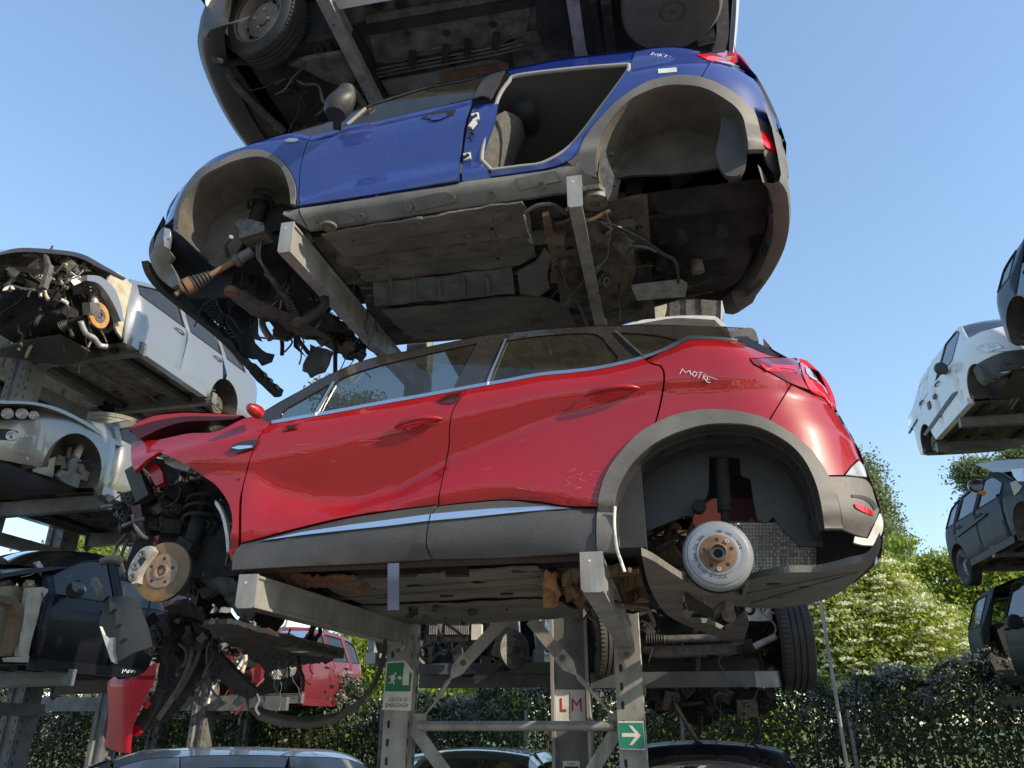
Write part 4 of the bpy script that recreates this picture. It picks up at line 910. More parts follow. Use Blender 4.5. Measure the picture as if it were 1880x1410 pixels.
def seat(par, u, w, m, lean=.3):
    o = Vector(BC.P(u, w, .42)); sb = MB(); rows = []
    for k in range(9):
        t = k / 8; z = .12 + .50 * t; x = .05 + lean * (t ** 1.2) * .62; hw = .24 - .07 * t ** 3; row = []
        for j in range(11):
            s = j / 10 * 2 - 1; row.append(o + Vector((x - .05 - .05 * (1 - s * s), s * hw, z)))
        for j in range(11):
            s = 1 - j / 10 * 2; row.append(o + Vector((x + .09 * (1 - abs(s) ** 3), s * hw, z + .02)))
        row.append(row[0]); rows.append(row)
    rows.append([sum(rows[-1], Vector()) / len(rows[-1]) for _ in rows[-1]])
    sb.grid(rows); sb.build('seat_back', m, par, 60)
    MB().box(o + Vector((-.28, 0, .14)), (.52, .48, .15)).build('seat_cushion', m, par)
    MB().lathe(o + Vector((.34, 0, .72)), (0, 1, 0), [(.001, -.13), (.06, -.12), (.085, -.06), (.085, .06), (.06, .12), (.001, .13)], 16).build('headrest', INTER, par, 60)
seat(blue, 1.24, -.40, FABRIC); seat(blue, 1.24, -1.3, FABRIC)
MB().box(BC.P(.20, -1.0, .82), (.16, 1.0, .62), rotm('Y', .3)).box(BC.P(.5, -1.0, .52), (.4, 1.0, .16)).build('rear_seat', INTER, blue)
MB().box(BC.P(.62, -1.66, .78), (2.0, .05, .75)).build('far_door_trim', INTER, blue)
MB().box(BC.P(-.15, -.95, 1.05), (.05, 1.1, .6)).build('parcel_wall', INTER, blue)
# side glass, mirror, roof
gl = [(637, 228), (669, 199), (723, 180), (787, 161), (851, 149), (898, 136), (884, 150), (868, 180), (780, 201), (688, 221)]
panel(BC, 'front_window', gl, GCLEAR, blue, off=-.012, thick=.004, mirror=True)
panel(BC, 'window_frame', [(531, 244), (608, 221), (669, 196), (723, 176), (787, 157), (851, 145), (927, 129), (905, 180), (868, 181), (780, 202), (688, 223), (637, 230), (608, 240), (571, 249)], GLOSSB, blue, holes=[gl], off=-.006, res=.06, inset=0)
panel(BC, 'pillar_trim', [(868, 181), (882, 152), (900, 137), (927, 129), (908, 160), (900, 180), (888, 176)], BLACKP, blue, off=.012, res=.05)
hs = [BC.uv(x, y) for x, y in ((637, 228), (671, 198))]; MB().beam(*[BC.P(u, blue_w(u, v) - .004, v) for u, v in hs], .012, .016, BC.N).build('window_divider', TRIMG, blue)
mir = BC.P(*[(lambda q: (q[0], .04, q[1]))(BC.uv(620, 225))][0]); mr_ = MB(); mc = BC.at(624, 190, .12); rows = []
for k in range(11):
    t = k / 10; z = -.085 + .20 * t; hw = .075 * math.sin(math.pi * (.22 + .62 * t)) + .012; row = []
    for j in range(17):
        a = 2 * math.pi * j / 16; row.append(mc + Vector((hw * math.cos(a) + .10 * (t - .4) ** 1 * .55, .085 * math.sin(a) * (.5 + .5 * math.sin(math.pi * min(1, t + .2))), z)))
    rows.append(row)
mr_.grid(rows); mr_.add([rows[0][j] for j in range(16)], [tuple(range(16))]); mr_.add([rows[-1][j] for j in range(16)], [tuple(range(15, -1, -1))])
mo = mr_.build('door_mirror', BLACKP, blue, 60)
MB().beam(BC.at(620, 232, .0), BC.at(620, 206, .10), .05, .07).build('mirror_arm', BLACKP, mo)
sil = [BC.uv(x, y) for x, y in line(BSIL, 14)]; rows = []; rowg = []
for u, v in sil:
    w0 = blue_w(u, v); row = []
    for k in range(11):
        t = k / 10; q = 4 * t * (1 - t); row.append(BC.P(u + (.18 * q if u > 1.4 else .03 * q), w0 + (-BC.W - 2 * w0) * t, v + .05 * q))
    (rowg if 1.4 < u < 2.15 else rows if u <= 1.4 else st_.v.append and rowg).append(row)
i0 = next(i for i, (u, v) in enumerate(sil) if u < 2.1)
allr = []
for u, v in sil:
    w0 = blue_w(u, v); allr.append([BC.P(u + .1 * 4 * (k / 10) * (1 - k / 10) * (u > 1.2), w0 + (-BC.W - 2 * w0) * k / 10, v + .05 * 4 * (k / 10) * (1 - k / 10)) for k in range(11)])
i1 = next(i for i, (u, v) in enumerate(sil) if u < 1.45)
MB().grid(allr[:i0 + 1]).build('bonnet', BLUE, blue, 60); MB().grid(allr[i0:i1 + 1]).build('windscreen', GCLEAR, blue, 60)
MB().grid(allr[i1:]).build('roof', BLUE, blue, 60)
MB().grid([[p - Vector((0, 0, .035)) for p in r] for r in allr[i1:]]).build('headlining', TRIMG, blue, 60)
def bhandle():
    panel(BC, 'handle_recess', [(772, 217), (788, 207), (815, 203), (838, 201), (832, 211), (810, 218), (790, 220)], SBLACK, blue, off=.003, res=.05, thick=.003)
    panel(BC, 'handle_pad', [(788, 216), (800, 209), (818, 207), (822, 212), (808, 219), (792, 221)], BLUE, blue, off=.010, res=.05, thick=.008)
bhandle()
rows = []
for k in range(15):
    v = .62 + .86 * k / 14; ue = lerp(v, be_v, be_u); rows.append([BC.P(ue - .03 * 4 * (j / 12) * (1 - j / 12), -.36 - (BC.W - .72) * j / 12, v) for j in range(13)])
MB().grid(rows).build('tailgate', BLUE, blue, 60)
# front bumper remains
panel(BC, 'front_bumper', [(294, 417), (304, 416), (312, 430), (308, 455), (318, 470), (310, 480), (322, 500), (330, 520), (316, 528), (300, 518), (284, 498), (273, 468), (277, 440)], CLAD, blue, res=.04, thick=.03)
panel(BC, 'bumper_edge', [(302, 418), (312, 420), (313, 432), (309, 456), (301, 452), (300, 435)], WHITEP, blue, off=.006, res=.05)
rows = []
for x, y in line([(-3.20, 3.72), (-3.26, 3.9), (-3.31, 4.24), (-3.26, 4.7), (-3.1, 4.95)], .06):
    rows.append([Vector((x + dx, y, z)) for dx, z in ((.02, 4.76), (-.02, 4.62), (.0, 4.48), (.05, 4.40))])
MB().grid(rows).build('front_bumper', CLAD, blue, 40)
rows = []
for x, y in line([(-2.75, 3.45), (-2.98, 3.52), (-3.13, 3.75), (-3.22, 4.24), (-3.16, 4.75), (-2.95, 5.0)], .06):
    rows.append([Vector((x, y, 4.80)), Vector((x + .02, y, 5.05)), Vector((x + .12, y, 5.2))])
rows = []
XB = -3.15
def xplate(name, poly, x, m, par=blue, d=.02, r=True): return plate(name, poly, 0, x, (-d, 0, 0), m, par, r, 8)
xplate('bumper_blade', [(272, 478), (300, 505), (340, 545), (385, 583), (430, 624), (462, 665), (480, 684), (500, 700), (519, 720), (514, 729), (496, 712), (470, 684), (440, 650), (400, 612), (350, 572), (300, 530), (278, 500)], XB, BLACKP, d=.05)
MESH = mat('grille_plastic', (.012, .012, .012), rough=.5)
def hexmesh(name, poly, x, cell=9.5):
    a = np.array([(p.x, p.y) for p in curve(poly, True, 6)]); mb = MB(); u0, v0 = a.min(0); u1, v1 = a.max(0); r = cell / 2; j = 0; y = v0
    while y < v1:
        xx = u0 + (cell * .5 if j % 2 else 0)
        while xx < u1:
            seg = [((xx - r, y), (xx - r * .2, y + 3.2)), ((xx - r * .2, y + 3.2), (xx + r, y + .4)), ((xx - r * .2, y + 3.2), (xx - r * .2, y + 6.2))]
            for p, q in seg:
                if inside(a, np.array([p[0]]), np.array([p[1]]))[0] and inside(a, np.array([q[0]]), np.array([q[1]]))[0]:
                    mb.beam(hx(*p, x), hx(*q, x), .010, .02, (1, 0, 0))
            xx += cell
        y += 6.2; j += 1
    return tag(mb.build(name, MESH, blue), kind='stuff')
hexmesh('grille_mesh', [(372, 548), (396, 548), (412, 566), (412, 590), (440, 620), (425, 624), (395, 598), (376, 576)], XB + .02)
hexmesh('grille_mesh', [(306, 478), (322, 480), (330, 505), (345, 530), (330, 540), (312, 512)], XB + .02)
for nm, q, x in (('radiator_panel', [(330, 500), (420, 500), (470, 520), (520, 540), (540, 575), (500, 590), (462, 578), (455, 600), (470, 630), (482, 642), (505, 652), (503, 664), (488, 672), (474, 660), (455, 655), (432, 622), (412, 592), (412, 566), (396, 547), (372, 546), (345, 535)], XB + .03),):
    rough_plate(nm, q, x, DARK, blue, .05, 7, 0)
xplate('bracket', [(459, 664), (470, 668), (486, 684), (502, 702), (521, 716), (517, 728), (496, 716), (476, 700), (462, 684)], XB + .06, DARK, r=False)
for x, y in ((486, 688), (497, 699), (508, 710)): MB().box(hx(x, y, XB + .07), (.02, .05, .03)).build('bracket_slot', STEEL, blue)
zs = 4.14
rough_plate('subframe', [(408, 534), (430, 540), (462, 552), (520, 580), (580, 606), (640, 640), (672, 655), (664, 668), (640, 655), (586, 634), (520, 604), (470, 580), (425, 552)], zs, UNDER, blue, .03, 1)
rough_plate('subframe', [(560, 590), (590, 575), (625, 590), (650, 618), (664, 640), (640, 650), (600, 628), (560, 610)], zs + .02, DARK, blue, .04, 2)
zplate('lower_arm', [(415, 534), (428, 537), (500, 570), (555, 592), (550, 600), (480, 575), (420, 546)], zs - .03, .03, STEEL, blue)
for p in (hz(548, 594, 4.10), hz(425, 538, 4.10), hz(640, 638, 4.1)): MB().lathe(p, (0, 0, -1), [(.045, -.03), (.045, .01), (.02, .012), (.001, .012)], 14).build('bush', RUST, blue, 30)
bellows(blue, hz(545, 582, 4.16), hz(530, 548, 4.2), .045, .03, BLACKP, 6)
hose(blue, [hz(488, 500, 4.28), hz(502, 515, 4.24), hz(515, 535, 4.22), hz(528, 550, 4.2)], .022, STEEL, 'anti_roll_link')
rough_plate('torn_undertray', [(572, 632), (590, 640), (613, 648), (606, 668), (597, 683), (584, 688), (572, 694), (568, 688), (559, 682), (564, 664), (570, 650)], 4.4, BLACKP, blue, .04, 8, 1)
MB().prism([hy(x, y, 4.4) for x, y in [(504, 598), (532, 600), (534, 614), (522, 622), (502, 618)]], (0, .05, 0)).build('sensor_box', BLACKP, blue)
hose(blue, [hy(460, 586, 4.5), hy(464, 610, 4.5), hy(470, 618, 4.5), hy(500, 622, 4.45), hy(530, 622, 4.45), hy(536, 630, 4.45), hy(522, 647, 4.45)], .007, BLACKP, 'cable')
hose(blue, [hy(500, 606, 4.4), hy(520, 614, 4.4), hy(545, 606, 4.4)], .006, BLACKP, 'cable')
clutter(blue, (-2.3, 4.3, 4.14), (-1.95, 4.9, 4.3), 18, [DARK, STEEL, BLACKP], 21, 8, .8)
clutter(blue, (-2.95, 3.7, 4.25), (-2.0, 4.7, 4.75), 26, [DARK, DARK, STEEL, BLACKP], 22, 12, 1.3)
MB().box((-2.45, 4.2, 4.75), (.9, 1.0, .5), None, .8).build('engine_block', DARK, blue)
MB().box((-2.30, 4.35, 5.0), (.8, 1.1, .04)).build('engine_bay_liner', DARK, blue)
# underside
floor_relief(blue, (-1.95, 3.52), (.05, 4.98), 4.27, UNDER, 31, ribs=6, bolts=10, detail=UNDER)
def rim_plate(name, q, z, m, th=.015): return zplate(name, q, z, th, m, blue)
rough_plate2('floor_panel', [(590, 432), (700, 412), (850, 388), (958, 372), (972, 392), (976, 420), (984, 470), (940, 488), (800, 505), (690, 518), (650, 490)], 4.24, UNDER2, blue, .009, 3)
rough_plate2('floor_panel', [(700, 572), (850, 556), (980, 545), (1040, 560), (1060, 600), (900, 615), (760, 624)], 4.22, UNDER2, blue, .009, 4)
for a, b in (((640, 455), (975, 408)), ((650, 475), (978, 440)), ((660, 500), (980, 466)), ((720, 590), (1030, 572)), ((880, 552), (905, 600)), ((900, 402), (915, 480))):
    MB().beam(hz(*a, 4.237), hz(*b, 4.237), .02, .012).build('floor_swage', UNDER2, blue)
for x, y in ((603, 415), (657, 440), (720, 468), (805, 460), (772, 408), (700, 486), (922, 400), (924, 440), (800, 482), (676, 508), (860, 430), (940, 575), (820, 590), (750, 600), (1000, 580)):
    MB().lathe(hz(x, y, 4.24), (0, 0, -1), [(.05, -.004), (.046, .008), (.036, .010), (.034, .004), (.018, .004), (.016, .014), (.0005, .015)], 18).build('floor_plug', UNDER2, blue, 30)
hsq = [(684, 522), (760, 513), (840, 506), (900, 499), (940, 494), (946, 540), (900, 541), (840, 550), (760, 556), (688, 562)]
hs_o = rough_plate2('heat_shield', hsq, 4.215, SHIELDB, blue, .012, 5)
for x in (716, 760, 806, 850, 895): MB().tube([hz(x, 512 + (700 - x) * .02, 4.21), hz(x + 2, 528, 4.195), hz(x + 1, 550 + (700 - x) * .05, 4.21)], .012, 8).build('shield_crease', SHIELDB, hs_o, 60)
zplate('heat_shield', [(950, 500), (985, 480), (1000, 455), (1012, 470), (1005, 505), (1010, 530), (990, 545), (955, 540)], 4.20, .012, SHIELDB, blue)
zplate('tan_crossmember', [(996, 398), (1008, 396), (1020, 440), (1026, 480), (1022, 520), (1010, 520), (1012, 480), (1002, 440)], 4.19, .03, TAN, blue)
rough_plate('fuel_tank', [(1010, 420), (1060, 400), (1120, 410), (1160, 440), (1165, 500), (1150, 560), (1080, 575), (1030, 560), (1020, 500)], 4.20, UNDER, blue, .03, 6)
zplate('tank_strap', [(1100, 530), (1140, 518), (1150, 480), (1158, 482), (1152, 522), (1140, 530), (1102, 542)], 4.19, .02, TAN, blue)
zplate('tank_strap', [(1062, 545), (1075, 543), (1098, 536), (1100, 544), (1075, 552), (1064, 552)], 4.185, .02, TAN, blue)
hose(blue, [hz(965, 390, 4.2), hz(985, 378, 4.2), hz(1015, 376, 4.2), hz(1040, 392, 4.2)], .012, STEEL, 'brake_line'); hose(blue, [hz(962, 395, 4.19), hz(970, 425, 4.19), hz(978, 445, 4.19), hz(970, 440, 4.19)], .006, ALU, 'brake_line')
hose(blue, [hz(1085, 404, 4.2), hz(1130, 415, 4.19), hz(1180, 440, 4.18), hz(1215, 465, 4.18), hz(1240, 480, 4.18), hz(1246, 520, 4.18)], .011, BLACKP, 'cable')
hose(blue, [hz(1022, 490, 4.18), hz(1040, 525, 4.15), hz(1058, 550, 4.1), hz(1080, 600, 4.0)], .008, BLACKP, 'cable')
MB().lathe(hz(1092, 370, 4.22), (0, 0, -1), [(.075, -.03), (.075, .01), (.05, .02), (.03, .02), (.028, .005), (.0005, .005)], 22).build('jack_point', STEEL, blue, 30)
zplate('sill_bracket', [(1070, 350), (1100, 345), (1120, 360), (1115, 380), (1080, 385)], 4.24, .03, UNDER, blue)
clutter(blue, hz(990, 390, 4.24), hz(1160, 540, 4.15), 16, [TAN, STEEL, UNDER, DARK], 33, 8, .8)
MB().box((.74, 4.3, 4.62), (.02, 1.35, .5)).build('sun_block_plate', SBLACK, blue)  # black plate added to keep the sun out of the open rear end
rows = []
for i in range(31):
    row = []
    for j in range(33):
        s, t = i / 30, j / 32; x = -.02 + .76 * s; y = 3.62 + 1.30 * t
        h = .10 + .03 * math.sin(t * 30) * (s > .15) * (t < .5) + .02 * math.sin(t * 42 + s * 9) * (t > .5)
        d = math.hypot((x - .40) / .30, (y - 4.35) / .33); h -= .14 * max(0, 1 - d ** 6) if d < 1 else 0
        row.append(Vector((x, y, 4.27 + h)))
    rows.append(row)
MB().grid(rows).build('boot_floor', DARK, blue, 30)
for x, y in ((1250, 440), (1325, 430), (1322, 505), (1215, 490)): MB().lathe(hz(x, y, 4.24), (0, 0, -1), [(.04, -.05), (.04, .01), (.02, .012), (.0005, .008)], 14).build('floor_plug', DARK, blue, 30)
MB().tube([hz(1275, 462, 4.3), hz(1282, 500, 4.16)], .04, 14).build('exhaust_hanger', UNDER, blue, 40)
zplate('rear_crossmember', [(1160, 530), (1250, 520), (1262, 525), (1258, 545), (1170, 552)], 4.17, .03, ALU, blue)
MB().prism([hy(x, y, 3.9) for x, y in [(1150, 285), (1405, 270), (1412, 350), (1150, 352)]], (0, .02, 0)).build('cavity_shade_sheet', mat('unlit_cavity', (.004, .004, .004), rough=1, spec=0), blue); MB().prism([hy(x, y, 3.78) for x, y in [(296, 420), (330, 400), (352, 440), (430, 500), (420, 545), (345, 545), (310, 500)]], (0, .02, 0)).build('front_bulkhead', SBLACK, blue)  # near black sheet behind the rear arch, shade put into its colour
mirror_parts()

# ------------------------------------------------------------------ the car on top, seen from below
top = thing('white_car', (-1.1, 4.3, 6.2), 'car on top of the stack seen from below, one steel wheel on it', 'car')
BUMP = mat('black_bumper', (.035, .037, .04), (.06, .06, .062), scale=3, rough=.5, dust=.2)
rows = []
for x, y in line([(-1.95, 3.36), (-2.10, 3.36), (-2.80, 3.37), (-2.97, 3.42), (-3.08, 3.58), (-3.17, 3.85), (-3.24, 4.2), (-3.26, 4.5), (-3.24, 4.8), (-3.12, 5.1), (-2.9, 5.2)], .06)[6:]:
    if x > -2.74 and y < 4: continue
    rows.append([Vector((x + dx, y, z)) for dx, z in ((.22, 6.10), (.16, 6.06), (.07, 6.06), (.0, 6.12), (-.01, 6.3), (.02, 6.55), (.05, 6.62))])
MB().grid(rows).build('front_bumper', BUMP, top, 50)
zplate('splash_guard', [(388, 100), (420, 108), (470, 180), (520, 250), (455, 262), (420, 215), (385, 140)], 6.12, .02, BLACKP, top)
for x, y in ((430, 140), (505, 236), (425, 130)): MB().lathe(hz(x, y, 6.12), (0, 0, -1), [(.02, 0), (.018, .008), (.0005, .008)], 8).build('bolt', STEEL, top)
hose(top, [hz(395, 100, 6.1), hz(440, 165, 6.1), hz(520, 240, 6.1)], .03, UNDER, 'bumper_beam')
wc = hy(490, 42, 3.60); tn = Vector((-.24, -.95, -.16)).normalized()
tw = tyre(top, wc, tn, .318, .20, mat('dusty_steel_rim', (.20, .165, .135), (.12, .09, .07), scale=7, rough=.6, metal=.3), name='wheel')
lower = [(620, 100), (650, 96), (668, 130), (640, 162), (600, 150), (560, 128), (530, 120), (560, 110)]
zplate('lower_arm', lower, 6.06, .04, UNDER, top)
MB().prism([Vector((x, y, 6.5)) for x, y in [(-1.95, 3.5), (-2.88, 3.5), (-3.02, 3.68), (-3.11, 3.95), (-3.17, 4.3), (-3.14, 5.0), (-1.95, 5.0)]], (0, 0, .04)).build('engine_bay_liner', DARK, top); MB().box((-2.35, 4.3, 6.33), (.9, 1.2, .36), None, 1.1).build('gearbox', DARK, top)
clutter(top, (-2.85, 3.75, 6.12), (-1.95, 4.8, 6.24), 34, [DARK, UNDER, STEEL, DARK], 41, 10, 1.3)
MB().box((-2.55, 4.2, 6.9), (1.2, 1.6, .5)).build('engine', DARK, top)
rows = []
for k in range(25):
    a = math.pi * (-.06 + 1.12 * k / 24); rows.append([Vector((-2.44 + r_ * math.cos(a), y, 6.30 + r_ * math.sin(a))) for r_, y in ((.41, 3.39), (.43, 3.5), (.43, 3.8), (.1, 3.86))])
MB().grid(rows).build('arch_liner', DARK, top, 40)
MB().prism([Vector((x, 3.36, z)) for x, z in [(-2.0, 6.12), (-1.96, 6.30), (-2.03, 6.52), (-2.2, 6.68), (-2.44, 6.74), (-2.7, 6.66), (-2.86, 6.5), (-2.92, 6.3), (-3.0, 6.6), (-2.9, 7.0), (-1.0, 7.2), (.7, 7.0), (.78, 6.4), (.5, 6.3), (.44, 6.5), (.2, 6.64), (-.1, 6.6), (-.28, 6.4), (-.32, 6.24)]], (0, .03, 0)).build('side_panel', WHITE, top)
MB().prism([Vector((x, 5.16, z)) for x, z in [(-2.0, 6.12), (-2.9, 6.4), (-2.9, 7.0), (-1.0, 7.2), (.7, 7.0), (.78, 6.4), (-.3, 6.2)]], (0, .03, 0)).build('side_panel', WHITE, top)
MB().prism([Vector((x, 3.6, z)) for x, z in [(-2.2, 7.05), (-1.6, 7.55), (-.3, 7.6), (.5, 7.3), (.7, 7.0)]], (0, 1.3, 0)).build('roof', WHITE, top)
floor_relief(top, (-1.95, 3.44), (-.30, 5.12), 6.22, UNDER, 44, bolts=8, detail=DARK)
MB().beam((-2.0, 3.43, 6.20), (-1.5, 3.43, 6.20), .10, .10, (0, 1, 0)).build('sill', WHITE, top); MB().beam((-1.5, 3.43, 6.21), (-.3, 3.43, 6.21), .10, .10, (0, 1, 0)).build('sill', UNDER, top)
for k in range(3): hose(top, [hz(690, 128 + 7 * k, 6.17), hz(790, 108 + 7 * k, 6.17), hz(900, 88 + 7 * k, 6.17), hz(960, 74 + 7 * k, 6.17)], .010, STEEL, 'brake_line', 6)
for x, y in ((757, 108), (818, 98), (858, 88), (910, 76)): MB().box(hz(x, y, 6.16), (.05, .14, .03), rotm('Z', .3)).build('line_clip', DARK, top)
zplate('exhaust_shield', [(700, 150), (800, 132), (900, 112), (935, 120), (920, 140), (800, 160), (715, 175)], 6.15, .015, SHIELDB, top)
zplate('rusty_panel', [(806, 138), (930, 116), (934, 128), (810, 150)], 6.13, .012, RUSTP, top)
zplate('floor_panel', [(670, 30), (930, -10), (975, 10), (965, 65), (900, 80), (760, 105), (690, 115)], 6.19, .02, UNDER, top)
for x, y in ((905, 45), (820, 60), (748, 62)): MB().lathe(hz(x, y, 6.185), (0, 0, -1), [(.03, 0), (.026, .006), (.0005, .006)], 12).build('floor_plug', SBLACK, top)
MB().beam(hz(1088, 0, 6.16), hz(1102, 95, 6.16), .05, .05).beam(hz(1112, 0, 6.16), hz(1122, 92, 6.16), .07, .08).build('rear_crossmember', DARK, top)
zplate('fuel_tank', [(985, 0), (1080, -5), (1095, 95), (1000, 90), (985, 50)], 6.14, .1, DARK, top)
swc = hz(1234, 24, 6.10)
MB().lathe(swc, (0, 0, -1), [(.345, -.2), (.35, -.1), (.345, -.03), (.32, -.004), (.26, 0), (.10, 0), (.095, -.012), (.07, -.012), (.065, -.002), (.03, -.002), (.025, -.01), (.0005, -.01)], 48).build('spare_wheel_well', mat('grey_well', (.085, .082, .075), (.13, .12, .10), scale=4, rough=.8, dust=.3), top, 40)
MB().box((.22, 4.3, 6.38), (1.1, 1.72, .16)).build('boot_floor', DARK, top)
zplate('rear_beam', [(1310, -30), (1336, -20), (1338, 60), (1330, 98), (1306, 98), (1316, 60)], 6.2, .05, ALU, top)
MB().tube([hz(1280, 72, 6.15), hz(1312, 64, 6.15)], .05, 14).build('exhaust', STEEL, top, 40)
rows = [[Vector((x + dx, y, z)) for dx, z in ((-.02, 6.25), (.0, 6.22), (.03, 6.3), (.03, 6.8), (-.05, 7.1))] for x, y in line([(.45, 3.37), (.66, 3.45), (.76, 3.7), (.79, 4.3), (.75, 4.9), (.6, 5.15)], .06)]
MB().grid(rows).build('rear_bumper', WHITE, top, 50)
# ------------------------------------------------------------------ the main cantilever rack that carries the stack
rack = thing('storage_rack', (-1.1, 5.5, 0), 'galvanised steel rack with slotted uprights and arms carrying the red and blue cars', 'rack')
def upright(par, x, y, z0, z1, w, d, m, face='y', slots=True, sgn=-1, slot_z=None, name='upright'):
    """slotted sigma upright; face 'y' looks along -y, face 'x' along +x"""
    def P(a, b, z): return Vector((x + a, y + b, z)) if face == 'y' else Vector((x - b, y + a, z))
    prof = [(-w / 2, 0), (w / 2, 0), (w / 2, d * .22), (w / 2 - .03, d * .30), (w / 2 - .03, d * .62), (w / 2, d * .70), (w / 2, d), (w / 2 - .025, d), (w / 2 - .03, d * .95), (-w / 2 + .03, d * .95), (-w / 2 + .025, d), (-w / 2, d), (-w / 2, d * .70), (-w / 2 + .03, d * .62), (-w / 2 + .03, d * .30), (-w / 2, d * .22)]
    mb = MB(); mb.prism([P(a, b, z0) for a, b in prof], (0, 0, z1 - z0)); o = mb.build(name, m, par)
    if slots:
        sa, sb_ = MB(), MB(); z = (slot_z or z0) + .05
        while z < z1:
            for col, mbb in ((-.27, sa), (.22, sb_)):
                c = [(col * w + .011 * math.cos(t) , z + .012 * math.sin(t) + (.014 if math.sin(t) > 0 else -.014)) for t in [i * math.pi / 6 for i in range(12)]]
                mbb.prism([P(a, -.0015, zz) for a, zz in c], P(0, 1, 0) - P(0, 0, 0) and (P(0, .004, 0) - P(0, 0, 0)))
            if True:
                for b in (.12, .82):
                    c = [(d * b + .010 * math.cos(t), z + .012 * math.sin(t) + (.012 if math.sin(t) > 0 else -.012)) for t in [i * math.pi / 4 for i in range(8)]]
                    for sd_ in (1, -1):
                        sa.prism([P(sd_ * (w / 2 + .0015), a, zz) for a, zz in c], P(-sd_ * .004, 0, 0) - P(0, 0, 0))
            z += .115
        tag(sa.build('slots', SBLACK, o), kind='stuff'); tag(sb_.build('slots', m, o), kind='stuff')
    return o
PX = (-1.945, -.325)
for k, x in enumerate(PX): upright(rack, x, 5.5, 0, 8.4, .175, .20, GALV, slot_z=1.2)
def arm(par, a, b, h0, h1, w, m, side=1):
    """welded channel arm from its tip a to the upright b, with an end plate"""
    a, b = Vector(a), Vector(b); d = (b - a).normalized(); s = Vector((0, 0, 1)).cross(d).normalized() * -side
    def sec(p, h): return [p + s * q + Vector((0, 0, z)) for q, z in ((-w / 2, 0), (w / 2, 0), (w / 2, -.012), (w / 2 - .012, -.016), (w / 2 - .012, -h + .016), (w / 2, -h + .012), (w / 2, -h), (-w / 2, -h))]
    A, B = sec(a, h0), sec(b, h1); n = len(A); mb = MB()
    fs = [(i, (i + 1) % n, (i + 1) % n + n, i + n) for i in range(n)]
    mb.add(A + B, [f[::-1] for f in fs] if s.cross(d).z < 0 else fs); mb.add(A, [tuple(range(n))]); mb.add(B, [tuple(range(n))])
    o = mb.build('arm', m, par)
    c = [a - d * .006 + s * q + Vector((0, 0, z)) for q, z in ((-w / 2 - .004, .004), (w / 2 + .004, .004), (w / 2 + .004, -h0 + .01), (w / 2 - .01, -h0 - .004), (-w / 2 + .01, -h0 - .004), (-w / 2 - .004, -h0 + .01))]
    MB().prism(c, d * .012).build('end_plate', m, o)
    MB().lathe(a - d * .007 + Vector((0, 0, -.035)) - s * w * .1, -d, [(.006, 0), (.0005, .001)], 8).build('drain_hole', SWHITE, o)
    MB().prism([b + s * q + Vector((0, 0, z)) for q, z in ((-w / 2 - .02, .02), (w / 2 + .02, .02), (w / 2 + .01, -h1 - .02), (0, -h1 - .07), (-w / 2 - .01, -h1 - .02))], -d * .014).build('foot_plate', m, o)
    MB().lathe(b - d * .015 + Vector((0, 0, -h1 - .035)), -d, [(.016, 0), (.016, .008), (.008, .010), (.0005, .010)], 10).build('bolt', RUST, o, 30)
    return o
ARM = GALV
def arm_px(x0, x1, yt, yb, D, xb, zb, h1=.16):
    p = hy((x0 + x1) / 2, yt, D); q = hy((x0 + x1) / 2, yb, D); w = (hy(x1, yt, D) - hy(x0, yt, D)).x
    arm(rack, p, (xb, 5.48, zb), p.z - q.z, h1, w * .95, ARM)
arm_px(441, 474, 1056, 1115, 3.30, PX[0], 2.27); arm_px(1065, 1106, 1015, 1086, 3.27, PX[1], 2.22)
arm_px(518, 540, 410, 462, 3.30, PX[0], 4.27); arm_px(1041, 1067, 325, 380, 3.30, PX[1], 4.24)
arm(rack, (PX[0] - .03, 3.3, 6.20), (PX[0], 5.48, 6.18), .15, .16, .09, ARM); arm(rack, (PX[1], 3.3, 6.20), (PX[1], 5.48, 6.16), .15, .16, .085, ARM)
MB().tube([hy(770, 1333, 5.55), hy(1128, 1333, 5.55)], .032, 16).build('cross_tube', GALV, rack, 60)
def brace(p, q, r, eye):
    a, e, b = hy(*p, 5.56), hy(*eye, 5.56), hy(*q, 5.56); d = (b - a).normalized()
    o = MB().beam(a, e + d * .02, .085, .02, (0, 1, 0)).build('brace', GALV, rack)
    s = Vector((0, 1, 0)); z = d.cross(s)
    MB().prism([e - d * .04 + z * .048 + s * -.012, e + d * .06 + z * .048 + s * -.012, e + d * .13 + z * .012 + s * -.012, e + d * .13 - z * .012 + s * -.012, e + d * .06 - z * .048 + s * -.012, e - d * .04 - z * .048 + s * -.012], s * .008).build('eye_plate', ALU, o)
    MB().lathe(e - s * .012, -s, [(.022, 0), (.022, .008), (.014, .010), (.0005, .010)], 14).build('bolt', STEEL, o, 30)
    m1, m2 = e + d * .15, b - d * .16
    MB().tube([e + d * .12, m1, m1 + d * .01, m2, m2 + d * .01, b - d * .05], [.009, .009, .016, .016, .009, .009], 10).build('turnbuckle', ALU, o, 40)
brace((925, 1138), (772, 1322), 0, (851, 1217)); brace((975, 1138), (1128, 1318), 0, (1033, 1209))
for p, q in (((756, 1332), (822, 1424)), ((1130, 1345), (1072, 1440))): MB().beam(hy(*p, 5.57), hy(*q, 5.57), .085, .022, (0, 1, 0)).build('brace', GALV, rack)
for x in (770, 1130):
    MB().box(hy(x, 1330, 5.57), (.10, .012, .14)).build('gusset', GALV, rack)
MB().beam((PX[0], 5.62, 4.0), (PX[1], 5.62, 4.0), .06, .08).build('cross_tube', GALVD, rack)

